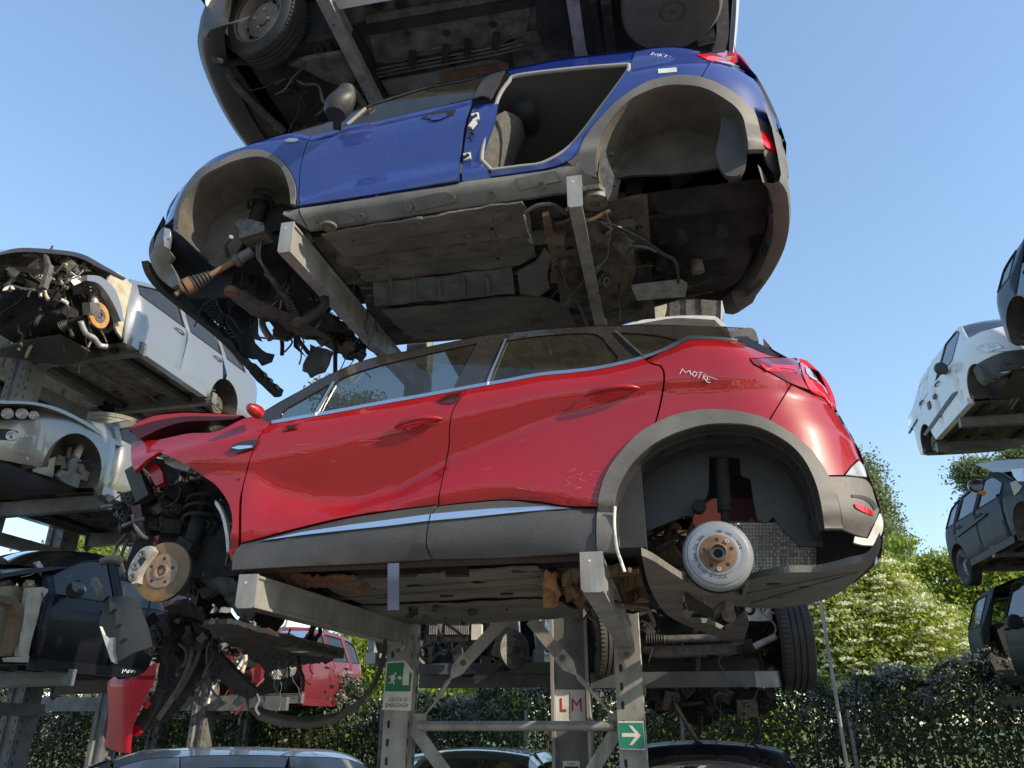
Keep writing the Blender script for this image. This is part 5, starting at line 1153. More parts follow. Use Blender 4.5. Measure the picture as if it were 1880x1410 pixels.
def board(name, px, D, m, label, cat, th=.003, ang=42):
    q = [hy(x, y, D) for x, y in px]; c = sum(q, Vector()) / len(q); o = thing(name, c, label, cat)
    MB().prism(q, (0, th, 0)).build('board', m, o); return o
def ply(par, name, px, D, m, th=.0016): return MB().prism([hy(x, y, D) for x, y in px], (0, th, 0)).build(name, m, par)
D1 = 5.385
ex = board('exit_sign', [(709, 1215), (744, 1213), (759, 1233), (754, 1305), (702, 1303)], D1, SWHITE, 'white and green emergency exit sign with a running figure on the left upright', 'sign')
ply(ex, 'green_field', [(711, 1217.5), (742, 1216), (741.5, 1227), (756, 1236), (753, 1269.5), (706.5, 1269.5)], D1 - .002, SGREEN)
ply(ex, 'folded_corner', [(743.5, 1214), (758, 1232), (746, 1226)], D1 - .006, SWHITE)
ply(ex, 'door_shape', [(741, 1226), (752, 1228), (750, 1258), (738.5, 1258)], D1 - .004, SWHITE)
ply(ex, 'arrow', [(730.5, 1242), (733.5, 1242), (733.5, 1240), (738, 1244.5), (733.5, 1249), (733.5, 1246.5), (730.5, 1246.5)], D1 - .004, SWHITE)
fg = MB(); Df = D1 - .004
for q in ([(718, 1240), (722, 1238.5), (726, 1241), (723, 1250), (720.5, 1253), (717.5, 1251)], [(719, 1239.5), (716, 1241), (714.5, 1244.5), (716, 1245), (717.5, 1242.5), (720, 1241.5)], [(724, 1240.5), (724.5, 1244), (727.5, 1245.5), (727, 1247), (722.8, 1245.5)],
          [(718, 1250), (720.5, 1252.5), (717, 1255), (712.5, 1254.5), (712.8, 1252.8), (716, 1253)], [(720, 1250), (723, 1249), (724.5, 1253), (723, 1257.5), (721.2, 1257), (722.2, 1253.6)]):
    fg.prism([hy(x, y, Df) for x, y in q], (0, .0016, 0))
fg.lathe(hy(726, 1237, Df), (0, -1, 0), [(.0075, -.0016), (.0075, 0), (.0005, 0)], 12); fg.build('running_figure', SWHITE, ex)
def letters(par, txt, px, D, size, m, width=1.0, tilt=0, bold=0.0):
    c = hy(*px, D); mb = MB(); text_mesh(mb, txt, lambda x, y: c + Vector((x, 0, y + x * tilt)), size, width, bold); return mb.build('lettering', m, par)
letters(ex, 'USCITA DI', (730.5, 1288), D1 - .002, .036, SBLACK, .80); letters(ex, 'EMERGENZA', (728, 1298.5), D1 - .002, .036, SBLACK, .80)
ar = board('arrow_sign', [(1135, 1324), (1181, 1324), (1184.5, 1377), (1138, 1375)], D1 + .1 - .1, SWHITE, 'green square sign with a white arrow pointing right on the right upright', 'sign')
ply(ar, 'green_field', [(1136, 1327), (1180.5, 1327), (1183.5, 1375), (1139, 1373.5)], D1 - .002, STEAL)
ply(ar, 'arrow', [(1141.5, 1346), (1165.5, 1346), (1154, 1332), (1160, 1332), (1176.5, 1350.5), (1161, 1368), (1155, 1368), (1166, 1353), (1142, 1353)], D1 - .004, SWHITE)

# ------------------------------------------------------------------ second rack row behind, with cars nose towards the camera
back = thing('storage_rack', (-.8, 6.6, 0), 'dark steel column rack with long cross beams standing behind the signed uprights', 'rack')
xl, xr = hy(1012, 1300, 6.3).x, hy(1083, 1300, 6.3).x
cx_ = (xl + xr) / 2; cw = xr - xl
MB().box((cx_, 6.42, 3.2), (cw * .86, .14, 6.4)).build('column', GALVD, back)
for x in (xl + .012, xr - .012): MB().box((x, 6.40, 3.2), (.024, .22, 6.4)).build('column_flange', GALV, back)
MB().box((cx_ + .38, 7.5, 3.2), (.2, .16, 6.4)).build('column', GALVB, back)
for y0, y1, D, x0, x1 in ((1233, 1262, 6.30, 1083, 1431), (1205, 1233, 7.3, 1090, 1400), (1217, 1237, 6.6, 770, 1012), (1238, 1262, 6.75, 770, 1012)):
    a = hy((x0 + x1) / 2, y0, D).z; b = hy((x0 + x1) / 2, y1, D).z; p, q = hy(x0, y0, D).x, hy(x1, y0, D).x
    mb = MB(); mb.box(((p + q) / 2, D + .05, (a + b) / 2), (q - p, .10, a - b)); mb.build('cross_beam', GALVB, back)
MB().box(hy(1408, 1247, 6.298) , (.16, .004, .11)).build('lit_beam_end', GALV, back)  # sunlit right end of the beam, painted as a paler plate
lm = board('letter_sign', [(1019, 1266), (1074, 1266), (1075, 1325), (1020, 1325)], 6.34, SWHITE, 'grey bay sign with red letters L and M on the column', 'sign')
letters(lm, 'L', (1033.5, 1306), 6.337, .135, SRED, .8, bold=.0022); letters(lm, 'M', (1059, 1306), 6.337, .135, SRED, .9)
ply(lm, 'joint_line', [(1045.3, 1270), (1046.2, 1270), (1046.5, 1321), (1045.6, 1321)], 6.338, SBLACK, .001)
no = board('notice', [(1033, 1397), (1064, 1397), (1065, 1424), (1034, 1424)], 6.34, SWHITE, 'small white notice with a black panel low on the column', 'sign')
ply(no, 'black_panel', [(1036, 1407), (1062, 1407), (1063, 1424), (1037, 1424)], 6.338, SBLACK, .001)
letters(no, 'OHRA', (1049, 1404.5), 6.338, .022, SRED)
# ------------------------------------------------------------------ a car of the yard: panels from a side outline, both sides, roof line, glass, underside
HATCH = dict(top=[(3.30, .26), (3.42, .42), (3.40, .62), (3.28, .80), (3.05, .90), (2.35, 1.03), (1.50, 1.43), (1.0, 1.50), (.2, 1.49), (-.35, 1.42), (-.66, 1.05), (-.74, .80), (-.76, .50), (-.70, .30)], cuts=(2.06, 1.02, .10), ws=(5, 6), rw=(9, 10))
SEDAN = dict(top=[(3.30, .26), (3.42, .42), (3.40, .62), (3.28, .78), (3.05, .88), (2.30, 1.0), (1.45, 1.38), (.95, 1.45), (.3, 1.43), (-.15, 1.33), (-.70, 1.08), (-1.0, 1.04), (-1.08, .80), (-1.05, .32)], cuts=(2.06, 1.02, .14), ws=(5, 6), rw=(9, 10))
VAN = dict(top=[(3.15, .30), (3.26, .48), (3.24, .72), (3.10, .98), (2.90, 1.08), (2.45, 1.20), (1.75, 1.74), (1.3, 1.83), (.2, 1.86), (-.55, 1.83), (-.78, 1.70), (-.86, 1.10), (-.88, .55), (-.82, .32)], cuts=(1.98, .96, .02), ws=(5, 6), rw=(10, 11))
SUVS = dict(top=[(3.25, .34), (3.36, .52), (3.34, .78), (3.20, .98), (3.0, 1.06), (2.30, 1.16), (1.55, 1.60), (1.0, 1.68), (.1, 1.67), (-.5, 1.60), (-.78, 1.18), (-.84, .90), (-.84, .55), (-.76, .36)], cuts=(2.04, 1.0, .12), ws=(5, 6), rw=(9, 10))
def clip(P, a, c, keep_gt):
    """cuts an outline at u + a*v = c"""
    out = []; n = len(P); s = 1 if keep_gt else -1
    f = lambda p: s * (p[0] + a * p[1] - c)
    for i in range(n):
        p, q = P[i], P[(i + 1) % n]; fp, fq = f(p), f(q)
        if fp >= 0: out.append(p)
        if (fp >= 0) != (fq >= 0): t = fp / (fp - fq); out.append((p[0] + (q[0] - p[0]) * t, p[1] + (q[1] - p[1]) * t))
    return out
def gcar(name, O, F, N, label, m, spec=HATCH, WB=2.6, W=1.72, group=None, wheels='disc', ar=.345, glass_m=None, missing=(), umax=9, umin=-9, vh=.28, black=False, under=None, seed=1, belt=None, windows=(0, 1, 2), res=.12, cat='car', roofm=None, handles=True, rim=None):
    k = (WB - 2.6); top = [(u + k * (0 if u < .6 else min(1, (u - .6) / 1.6)), v) for u, v in spec['top']]
    cuts = [c + k * (.9 if i == 0 else .5 if i == 1 else 0) for i, c in enumerate(spec['cuts'])]
    tp = [(p.x, p.y) for p in curve(top, False, .06, 50)]
    ua = np.array([p[0] for p in tp]); va = np.array([p[1] for p in tp])
    hi = [p for p in tp if p[1] > .7]; hi.sort(); hu = [p[0] for p in hi]; hv = [p[1] for p in hi]
    ue, uf = min(ua), max(ua); cowl = top[spec['ws'][0]]; tail = top[spec['rw'][1]]
    bl = belt or ((-.8, .99), (.3, .965), (2.1, .90), (3.4, .80)); bu = [b[0] for b in bl]; bv = [b[1] + (cowl[1] - 1.03) * .8 for b in bl]
    roof = max(va)
    car = Car(O, F, N, None, W)
    def wf(u, v):
        b = float(np.interp(u, bu, bv)); w = float(np.interp(v, [.2, .32, .5, b - .22, b - .08, b, b + .03, roof], [-.07, -.02, -.004, .0, -.012, -.03, -.045, -.05 - .42 * (roof - b) * 1.0]))
        for end, a, s_ in ((uf, .75, (u - uf + .75)), (ue, .45, (ue + .45 - u))):
            s = s_ / (a * 1.003)
            if s > 0: w -= (.52 if end == uf else .34) * (1 - math.sqrt(max(0, 1 - min(s, 1) ** 2)))
        d = np.min(np.hypot(ua - u, va - v)); r = .07
        if d < r: w -= .045 * (1 - math.sqrt(max(0, 1 - (1 - d / r) ** 2)))
        return w
    car.wf = wf; root = thing(name, tuple(Vector(O) + Vector(F) * WB / 2 - Vector(N) * W / 2), label, cat, group)
    body = list(tp)
    def arc(c, n=18): return [(c + ar * math.cos(a), max(.26, vh + ar * math.sin(a))) for a in [math.pi * (-.10 + 1.20 * i / n) for i in range(n + 1)]]
    rear = arc(0)[::-1]; fr = arc(WB)[::-1]
    body += [(-.36 - .1, .26)] + rear + [(.42, .22), (WB - .42, .22)] + fr + [(WB + .42, .26)]
    names = ['front_wing', 'front_door', 'rear_door', 'rear_wing']; lim = [umax] + cuts + [umin]
    sl = [0, -.04, -.05, -.16, 0]
    wins = []
    for i, nm in enumerate(names):
        if nm in missing: continue
        P = body; a1, a0 = lim[i], lim[i + 1]
        if a1 < 9 or i: P = clip(P, sl[i] if i else 0, a1 + (sl[i] * .6 if i else 0), False)
        if a0 > -9: P = clip(P, sl[i + 1], a0 + sl[i + 1] * .6, True)
        if len(P) < 3: continue
        if i == 3 and a0 > -9: P = clip(P, 0, a0, True)
        holes = []
        if i and (i - 1) in windows:
            g0, g1 = a0 + .07, a1 - .07
            if i == 3: g0 = tail[0] + .26
            lo, hi_ = [], []
            for q in np.linspace(g0, g1, 15):
                t = float(np.interp(q, hu, hv)) - .085; b = float(np.interp(q, bu, bv)) + .02
                if t > b + .05: lo.append((q - sl[i] * 0, b)); hi_.append((q, t))
            if len(lo) > 2: holes = [lo + hi_[::-1]]
        o = panel(car, nm, P, m, root, px=False, holes=holes, res=res, inset=.004, round_=False, mirror=True, hpx=False)
        for h in holes:
            panel(car, 'side_window', h, glass_m or GMID, root, px=False, off=-.008, thick=.004, inset=-.01, round_=False, res=res, mirror=True)
            fr_ = [car.P(u, wf(u, v) + .003, v) for u, v in h]; MB().tube(fr_ + [fr_[0]], .008, 4, False).build('window_seal', SBLACK, o)
        if handles and i in (1, 2):
            hb = float(np.interp(a0 + .2, bu, bv)) - .10; pts = [car.P(a0 + .10 + .2 * t, wf(a0 + .1, hb) + .012 + .022 * math.sin(math.pi * t), hb + .01 * t) for t in (0, .15, .5, .85, 1)]
            MB().tube(pts, .013, 8).build('door_handle', m if not black else BLACKP, o, 60)
    # over-the-top surfaces
    idx = [int(np.argmin(np.hypot(ua - t[0], va - t[1]))) for t in top]
    segs = [('front_bumper', 0, 3, m), ('bonnet_edge', 3, 4, m), ('bonnet', 4, spec['ws'][0], m), ('windscreen', spec['ws'][0], spec['ws'][1], glass_m or GMID), ('roof', spec['ws'][1], spec['rw'][0], roofm or m), ('rear_window', spec['rw'][0], spec['rw'][1], glass_m or GMID), ('tailgate', spec['rw'][1], len(top) - 1, m)]
    for nm, a, b, mm in segs:
        if nm in missing: continue
        rows = []
        for q in range(idx[a], idx[b] + 1):
            u, v = tp[q]
            if u > umax or u < umin: continue
            w0 = wf(u, v) - .0; row = []
            for j in range(11):
                t = j / 10; e = 4 * t * (1 - t); nrm = 1 if v > .95 else 0
                row.append(car.P(u + e * (.05 if u > WB else -.03 if u < .2 else .06 if nm == 'windscreen' else 0), w0 + (-W - 2 * w0) * t, v + .045 * e * nrm))
            rows.append(row)
        if len(rows) > 1:
            o = MB().grid(rows).build(nm, mm, root, 50)
            if nm == 'roof': MB().grid([[p - Vector((0, 0, .03)) for p in r] for r in rows]).build('headlining', INTER, root, 50)
    # inside and below
    um, dm = under or UNDER, DARK
    f0 = max(-.55, umin); f1 = min(WB - .5, umax)
    a, b = car.P(f0, -.10, .26), car.P(f1, -W + .10, .26)
    floor_relief(root, (min(a.x, b.x), min(a.y, b.y)), (max(a.x, b.x), max(a.y, b.y)), a.z, um, seed, axis='y' if abs(car.F.y) > .5 else 'x', bolts=6, detail=dm)
    for w in (-.06, -W + .06): MB().beam(car.P(.45, w, .26), car.P(min(WB - .45, umax), w, .26), .10, .10, car.N).build('sill', m, root)
    if 'interior' not in missing:
        MB().beam(car.P(1.9, -W / 2, .80), car.P(1.9, -W / 2, 1.0), W - .2, .35, car.F).build('dashboard', INTER, root)
        for w in (-.5, -W + .5):
            for u in (.95, .1): MB().beam(car.P(u + .12, w, .40), car.P(u - .12, w, 1.12), .46, .13, car.F).build('seat', INTER, root)
    for c, on in ((0, True), (WB, WB < umax)):
        if not on: continue
        for side in (0, 1):
            S_ = -1 if side else 1; base = -W if side else 0; rows = []
            for q in range(17):
                t = math.pi * (-.08 + 1.16 * q / 16); rows.append([car.P(c + r_ * math.cos(t), base + S_ * w, vh + r_ * math.sin(t)) for r_, w in ((ar * .99, -.015), (ar * 1.02, -.06), (ar * 1.02, -.34), (ar * .2, -.37))])
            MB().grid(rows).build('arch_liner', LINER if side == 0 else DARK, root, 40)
            n = car.N * S_; hp = car.P(c, base + S_ * -.13, vh - .03)
            w_ = wheels if isinstance(wheels, str) else wheels[0 if c else 1]
            if w_ == 'tyre': tyre(root, hp, n, .305, .19, rim or mat('grey_rim', (.12, .12, .12), rough=.5), name='wheel')
            elif w_ == 'disc': disc_set(root, hp, n, .135, lug=False)
            if w_ != 'none': spring_strut(root, hp - n * .12, car.P(c, base - S_ * .28, vh + ar), .06, STEEL)
    # engine-bay floor and subframe
    if umax > WB:
        MB().beam(car.P(WB - .45, -W / 2, .30), car.P(WB + .55, -W / 2, .32), W * .62, .10).build('undertray', BLACKP, root)
        MB().beam(car.P(WB + .1, -.35, .42), car.P(WB + .1, -W + .35, .42), .5, .2).build('subframe', dm, root)
    return car, root
# ------------------------------------------------------------------ left rack: three cars nose to the camera, and its steel
LX = -6.0; FY, NX = (0, -1, 0), (1, 0, 0)
lrack = thing('storage_rack', (-7.6, 8, 0), 'grey steel rack at the left whose arms hold the silver, champagne and black cars', 'rack')
for y, x in ((7.18, -7.45), (8.74, -7.78)): upright(lrack, x, y, 0, 5.7, .30, .24, GALVD, 'x', slot_z=1.0)
def larm(par, y, z, x0=-7.5, x1=LX, m=GALVD): arm(par, (x1, y, z), (x0, y, z - .02), .15, .16, .10, m, side=-1)
for z in (5.80, 3.91, 2.10):
    for y in (7.18, 8.74): larm(lrack, y, z)
for z in (5.5, 3.6, 1.75): MB().beam((-7.75, 7.1, z), (-7.75, 8.9, z), .08, .14).build('cross_beam', GALVD, lrack)
for p, q in (((-7.72, 7.25, 5.4), (-7.72, 8.7, 4.2)), ((-7.72, 7.25, 3.5), (-7.72, 8.7, 2.2)), ((-7.72, 8.7, 3.5), (-7.72, 7.25, 2.2))): MB().beam(p, q, .03, .06).build('brace', GALVD, lrack)
sc, silver = gcar('silver_car', (LX, 9.01, 5.47), FY, NX, 'silver car stripped to bare metal at the front, top of the left stack', SILVER, SEDAN, 2.65, umax=2.02, seed=51, missing=('front_wing', 'bonnet', 'front_bumper', 'bonnet_edge'), glass_m=GDARK, vh=.30)
def at6(x, y, w=0.0): return hx(x, y, LX + w)
mb = MB(); mb.prism([at6(x, y, -.12) for x, y in curve([(205, 500), (218, 500), (242, 522), (236, 580), (225, 622), (212, 600), (214, 560), (196, 520)], True, 8)], (-.03, 0, 0)); mb.build('door_frame', CREAM, silver)
MB().prism([at6(x, y, -.04) for x, y in line([(160, 505), (185, 508), (210, 530), (222, 560), (228, 590), (222, 590), (212, 565), (198, 540), (180, 520), (160, 515)], 6)], (-.10, 0, 0)).build('wing_support', SILVER, silver)
MB().prism([at6(x, y, -.35) for x, y in curve([(165, 525), (185, 512), (205, 540), (215, 575), (215, 600), (198, 612), (180, 600), (168, 570)], True, 8)], (-.03, 0, 0)).build('inner_wing', mat('silver_inner_wing', (.42, .42, .38), (.30, .29, .26), scale=5, rough=.6, dust=.2), silver)
spring_strut(silver, at6(174, 565, -.2), at6(171, 515, -.22), .085, STEEL, 4, ALU)
disc_set(silver, at6(181, 579, -.12), Vector((1, -.05, 0)), .15, DISCR)
MB().box(at6(168, 568, -.15), (.1, .16, .14), rotm('X', .4)).build('caliper', STEEL, silver)
MB().prism([at6(x, y, -.25) for x, y in [(136, 484), (150, 476), (172, 480), (178, 492), (168, 498), (150, 497)]], (-.25, 0, 0)).build('strut_tower', SWHITE, silver)
MB().prism([at6(x, y, -.5) for x, y in [(95, 505), (122, 498), (126, 520), (115, 535), (100, 533), (82, 530)]], (-.2, 0, 0)).build('washer_tank', GREENB, silver)
MB().prism([at6(x, y, -.1) for x, y in line([(-60, 470), (0, 463), (35, 455), (100, 458), (150, 466), (190, 487), (232, 511), (228, 513), (185, 493), (145, 473), (100, 466), (30, 463), (-60, 482)], 10)], (-1.3, 0, 0)).build('bonnet', GLOSSB, silver)
MB().prism([hy(x, y, 5.60) for x, y in [(-30, 484), (20, 466), (78, 476), (86, 492), (70, 494), (2, 486), (-30, 500)]], (0, .12, 0)).build('bumper_beam', STEEL, silver)
for k in range(7): MB().tube([hy(46 + 5 * k, 512 + 2 * k, 5.6), hy(64 + 3 * k, 530 + 1.5 * k, 5.6)], .006, 6).build('grille_bar', BLACKP, silver)
MB().beam(hy(80, 530, 5.6), hy(92, 487, 5.6), .05, .06, (0, 1, 0)).build('radiator_frame', STEEL, silver)
MB().beam(hy(90, 488, 5.6), hy(84, 470, 5.6), .03, .05, (0, 1, 0)).build('radiator_frame', STEEL, silver)
MB().box((-6.95, 6.75, 5.98), (1.1, .9, .40)).build('engine', DARK, silver)
clutter(silver, (-7.3, 5.66, 5.98), (-6.3, 6.05, 6.06), 44, [ALU, SWHITE, STEEL, BLACKP, CREAM], 54, 0, .9)
MB().prism([at6(x, y, -.48) for x, y in curve([(92, 508), (122, 500), (162, 516), (164, 556), (150, 584), (128, 566), (98, 546)], True, 6)], (-.03, 0, 0)).build('inner_wing', SWHITE, silver)
clutter(silver, at6(60, 520, -.6), at6(165, 500, -.2), 30, [ALU, SWHITE, STEEL, DARK, BLACKP], 52, 16, 1.0)
clutter(silver, (-7.5, 5.9, 5.75), (-6.3, 6.9, 6.1), 40, [DARK, STEEL, BLACKP, DARK], 53, 10, 1.2)
hose(silver, [at6(148, 590, -.15), at6(158, 612, -.15), at6(172, 620, -.15), at6(184, 634, -.15), at6(198, 636, -.1)], .03, ALU, 'lower_arm')
bellows(silver, at6(112, 600, -.5), at6(128, 592, -.4), .06, .04, BLACKP); MB().tube([at6(126, 593, -.4), at6(156, 580, -.2)], .03, 10).build('driveshaft', DARK, silver)
MB().prism([hz(x, y, 5.62) for x, y in [(0, 640), (60, 625), (110, 618), (182, 655), (120, 672), (40, 660), (0, 655)]], (0, 0, .03)).build('undertray', BLACKP, silver)
hose(silver, [hz(48, 655, 5.6), hz(52, 645, 5.6), hz(62, 628, 5.65), hz(72, 620, 5.7)], .018, CREAM, 'pipe')
bc, beige = gcar('champagne_car', (LX, 9.25, 3.68), FY, NX, 'champagne saloon with a bare front hub and its bonnet ajar, below the silver car', BEIGE, SEDAN, 2.65, seed=61, wheels=('none', 'none'), ar=.37, vh=.36, glass_m=GMID, missing=('front_wing',) if 0 else ())
panel(bc, 'headlamp_bezel', [(-8, 748), (40, 748), (72, 755), (68, 770), (40, 771), (-8, 771)], SBLACK, beige, off=.004, res=.05)
for c, rr in (((14, 759), 12), ((40, 759), 12), ((62, 762), 10)):
    u, v = bc.uv(c[0], c[1]); p = bc.P(u, bc.wf(u, v) + .0, v); n = (CAM - p).normalized()
    MB().lathe(p + n * .035, n, [(rr * .0046, -.05), (rr * .0046, .012), (rr * .0040, .02), (rr * .0026, .012), (.0005, .004)], 20).build('headlamp', LENS, beige, 40)
panel(bc, 'fog_recess', [(-6, 786), (20, 788), (34, 792), (30, 803), (20, 809), (-6, 806)], SBLACK, beige, off=.004, res=.05)
u, v = bc.uv(20, 800); MB().lathe(bc.P(u, bc.wf(u, v) + .008, v), (CAM - bc.P(u, 0, v)).normalized(), [(.05, -.02), (.05, .01), (.04, .014), (.02, .0), (.0005, -.004)], 18).build('fog_lamp', LENS, beige, 40)
h6 = at6(143, 863, -.10); MB().lathe(h6, (1, -.1, 0), [(.07, -.08), (.075, 0), (.075, .015), (.035, .02), (.035, .05), (.0005, .05)], 26).build('hub', RUST, beige, 30)
MB().prism([at6(x, y, -.08) for x, y in curve([(128, 845), (140, 838), (152, 848), (156, 862), (165, 868), (160, 883), (148, 880), (143, 896), (120, 886), (104, 872), (112, 862), (125, 866)], True, 5)], (-.03, 0, 0)).build('brake_shield', STEEL, beige)
MB().tube([at6(138, 842, -.16), at6(143, 830, -.18), at6(153, 813, -.2)], [.04, .045, .035], 10).build('upper_arm', CREAM, beige, 50); MB().tube([at6(124, 842, -.3), at6(129, 822, -.3)], .03, 10).build('shock_absorber', ALU, beige)
MB().prism([at6(x, y, -.2) for x, y in [(62, 862), (80, 848), (102, 838), (98, 876), (64, 866)]], (-.02, 0, 0)).build('liner_scrap', CREAM, beige)
clutter(beige, at6(104, 860, -.35), at6(130, 835, -.15), 8, [CREAM, STEEL, DARK], 62, 5, .7)
MB().prism([at6(x, y, -.02) for x, y in line([(0, 735), (60, 738), (110, 750), (160, 775), (200, 800), (236, 822), (230, 824), (195, 806), (158, 781), (108, 756), (60, 743), (0, 741)], 9)], (-1.2, 0, .0)).build('bonnet', BEIGE, beige)
tyre(tag(thing('loose_tyre', at6(208, 778, -.55), 'dusty tyre lying flat on the bonnet of the champagne saloon', 'tyre')), at6(208, 780, -.55), (.1, -.1, 1), .30, .19, None, RUBBERD)
kc_, black = gcar('black_car', (LX, 8.75, 1.86), FY, NX, 'black car with its cream inner wing laid bare, lowest on the left rack', NAVY, HATCH, 2.6, seed=71, umax=2.06, wheels=('none', 'disc'), missing=('front_wing', 'bonnet', 'front_bumper', 'bonnet_edge'), glass_m=GMID, vh=.30, windows=(0, 1, 2))
MB().prism([at6(x, y, -.08) for x, y in curve([(52, 1080), (80, 1078), (92, 1083), (78, 1100), (68, 1140), (58, 1175), (52, 1206), (34, 1204), (38, 1160), (46, 1120)], True, 8)], (-.05, 0, 0)).build('door_frame', CREAM, black)
MB().prism([at6(x, y, -.30) for x, y in curve([(-40, 1082), (20, 1076), (56, 1080), (50, 1120), (36, 1160), (22, 1205), (-40, 1205)], True, 8)], (-.03, 0, 0)).build('inner_wing', CREAM, black)
MB().prism([at6(x, y, -.08) for x, y in line([(-20, 1090), (20, 1096), (42, 1110), (44, 1130), (38, 1165), (22, 1200), (26, 1165), (32, 1130), (24, 1112), (0, 1104), (-20, 1102)], 7)], (-.12, 0, 0)).build('wing_support', TAN, black)
MB().prism([at6(x, y, -.02) for x, y in [(20, 1208), (54, 1204), (52, 1216), (24, 1215)]], (-.1, 0, 0)).build('sill_end', CREAM, black)
clutter(black, at6(0, 1085, -.5), at6(60, 1074, -.2), 10, [DARK, BLACKP, CREAM], 72, 8, .7)
MB().prism([at6(x, y, -.1) for x, y in line([(-20, 1056), (20, 1050), (60, 1044), (95, 1041), (130, 1041), (95, 1047), (60, 1052), (20, 1058), (-20, 1066)], 9)], (-1.2, 0, 0)).build('bonnet', NAVY, black)
MB().prism([at6(x, y, -.2) for x, y in [(64, 1034), (73, 1030), (94, 1064), (86, 1068)]], (-.03, 0, 0)).build('bonnet_hinge', ALU, black)
mm = at6(140, 1083, .16); MB().lathe(mm, (0, -1, .1), [(.001, -.09), (.05, -.08), (.085, -.03), (.09, .03), (.07, .06), (.001, .065)], 18).build('door_mirror', GLOSSB, black, 50); MB().beam(at6(136, 1088, 0), mm, .05, .04).build('mirror_arm', GLOSSB, black)
mk = MB()
for s in ([(224, 1236), (226, 1229), (228, 1233), (231, 1229), (233, 1236)], [(235, 1231), (234, 1235), (237, 1234), (237, 1231), (235, 1231)], [(240, 1230), (241, 1235), (244, 1231)], [(246, 1231), (249, 1233), (246, 1236)]): mk.tube([at6(x, y, .01) for x, y in s], .004, 4)
mk.build('marker_writing', MARK, black)
# cars on the far side of the left rack
_, w1 = gcar('white_car', (-8.1 - 1.7, 9.3, 5.42), FY, (-1, 0, 0), 'pale van with dark side glass seen between the posts of the left rack', CREAM, VAN, 2.6, seed=81, wheels='none', windows=(1, 2), handles=False)
_, w2 = gcar('white_car', (-8.0, 11.2, 1.9), FY, NX, 'white car with an arched side window behind the black car', WHITE, HATCH, 2.5, seed=82, wheels='none', glass_m=GDARK, handles=False)
# the next bay of the left row: a crimson car with its engine bare
pa, pb = hx(555, 1283, LX), hx(622, 1293, LX)
r2 = thing('storage_rack', (-7.6, 17, 0), 'dark steel rack further back whose arms hold the crimson car', 'rack')
for y in (pa.y, pb.y):
    arm(r2, (LX, y, 2.05), (-7.6, y, 2.03), .15, .16, .10, GALVD, side=-1); upright(r2, -7.6, y, 0, 5.6, .34, .24, GALVD, 'x', slot_z=.4)
    upright(r2, -9.4, y, 0, 5.6, .34, .24, GALVD, 'x', slots=False)
for z in (1.7, 1.0): MB().beam((-7.6, pa.y, z), (-7.6, pb.y, z), .06, .07).build('cross_beam', GALVD, r2)
MB().beam((-11, pa.y - .1, 1.9), (-6.2, pa.y - .1, 1.9), .1, .22).build('cross_beam', GALVD, r2)
cc_, crim = gcar('crimson_car', (LX, pb.y + .55, 1.66), FY, NX, 'small crimson car with its engine bare, seen far back under the red car', PINK, HATCH, 2.45, seed=91, umax=1.98, wheels='none', missing=('front_wing', 'bonnet', 'front_bumper', 'bonnet_edge'), vh=.30)
ey = pb.y + .55 - 2.6
clutter(crim, (-7.5, ey - .5, 2.2), (-6.0, ey + .4, 2.9), 34, [SWHITE, ALU, ALU, CREAM, DARK, PINK], 92, 14, 1.5)
MB().box((-6.4, ey - .2, 2.35), (.12, .1, .35)).build('red_bracket', PINK, crim); MB().beam((-7.6, ey - .6, 2.95), (-6.0, ey + .6, 3.05), .06, .05).build('wing_rail', PINK, crim)
MB().tube([(-7.5, ey - .6, 2.7), (-7.0, ey - .4, 2.85), (-6.4, ey - .3, 2.82)], .09, 12).build('intake_pipe', BLACKP, crim, 50)

# ------------------------------------------------------------------ right rack
RX = 4.75; NW = (-1, 0, 0)
rrack = thing('storage_rack', (6.6, 13.2, 0), 'dark steel rack at the right edge holding the white van and the dark hatchback', 'rack')
for y in (12.65, 13.88):
    upright(rrack, 6.75, y, 0, 8.2, .24, .22, GALVD, 'y', slots=False)
    for z in (6.09, 4.02, 1.98): arm(rrack, (RX + .02, y, z), (6.7, y, z - .02), .15, .16, .10, GALVD, side=1)
vc, van = gcar('white_van', (RX, 14.27, 5.93), FY, NW, 'white panel van with a black front bumper and black rubbing strips, upper right', WHITE, VAN, 2.575, seed=101, wheels=('none', 'disc'), glass_m=GMID, windows=(0,), cat='van', black=True, vh=.32, ar=.33, res=.1)
panel(vc, 'rubbing_strip', [(1694, 798), (1700, 800), (1752, 728), (1757, 722), (1756, 718), (1748, 722)], BLACKP, van, off=.012, res=.1)
panel(vc, 'rubbing_strip', [(1667, 794), (1669, 797), (1684, 772), (1683, 768)], BLACKP, van, off=.012, res=.1)
panel(vc, 'headlamp', [(1790, 637), (1800, 633), (1826, 630), (1843, 638), (1850, 644), (1830, 646), (1805, 647), (1793, 643)], LENS, van, off=.012, res=.05)
panel(vc, 'front_bumper', [(1786, 678), (1794, 668), (1830, 650), (1870, 642), (1900, 640), (1900, 668), (1870, 680), (1830, 694), (1808, 709), (1796, 700)], BLACKP, van, off=.014, res=.06, thick=.04)
panel(vc, 'bumper_slot', [(1836, 672), (1890, 660), (1890, 664), (1838, 679)], SBLACK, van, off=.02, res=.06)
panel(vc, 'door_handle', [(1711, 727), (1716, 722), (1718, 728), (1713, 734)], BLACKP, van, off=.02, res=.1); panel(vc, 'door_handle', [(1701, 740), (1705, 736), (1708, 748), (1704, 753)], BLACKP, van, off=.02, res=.1)
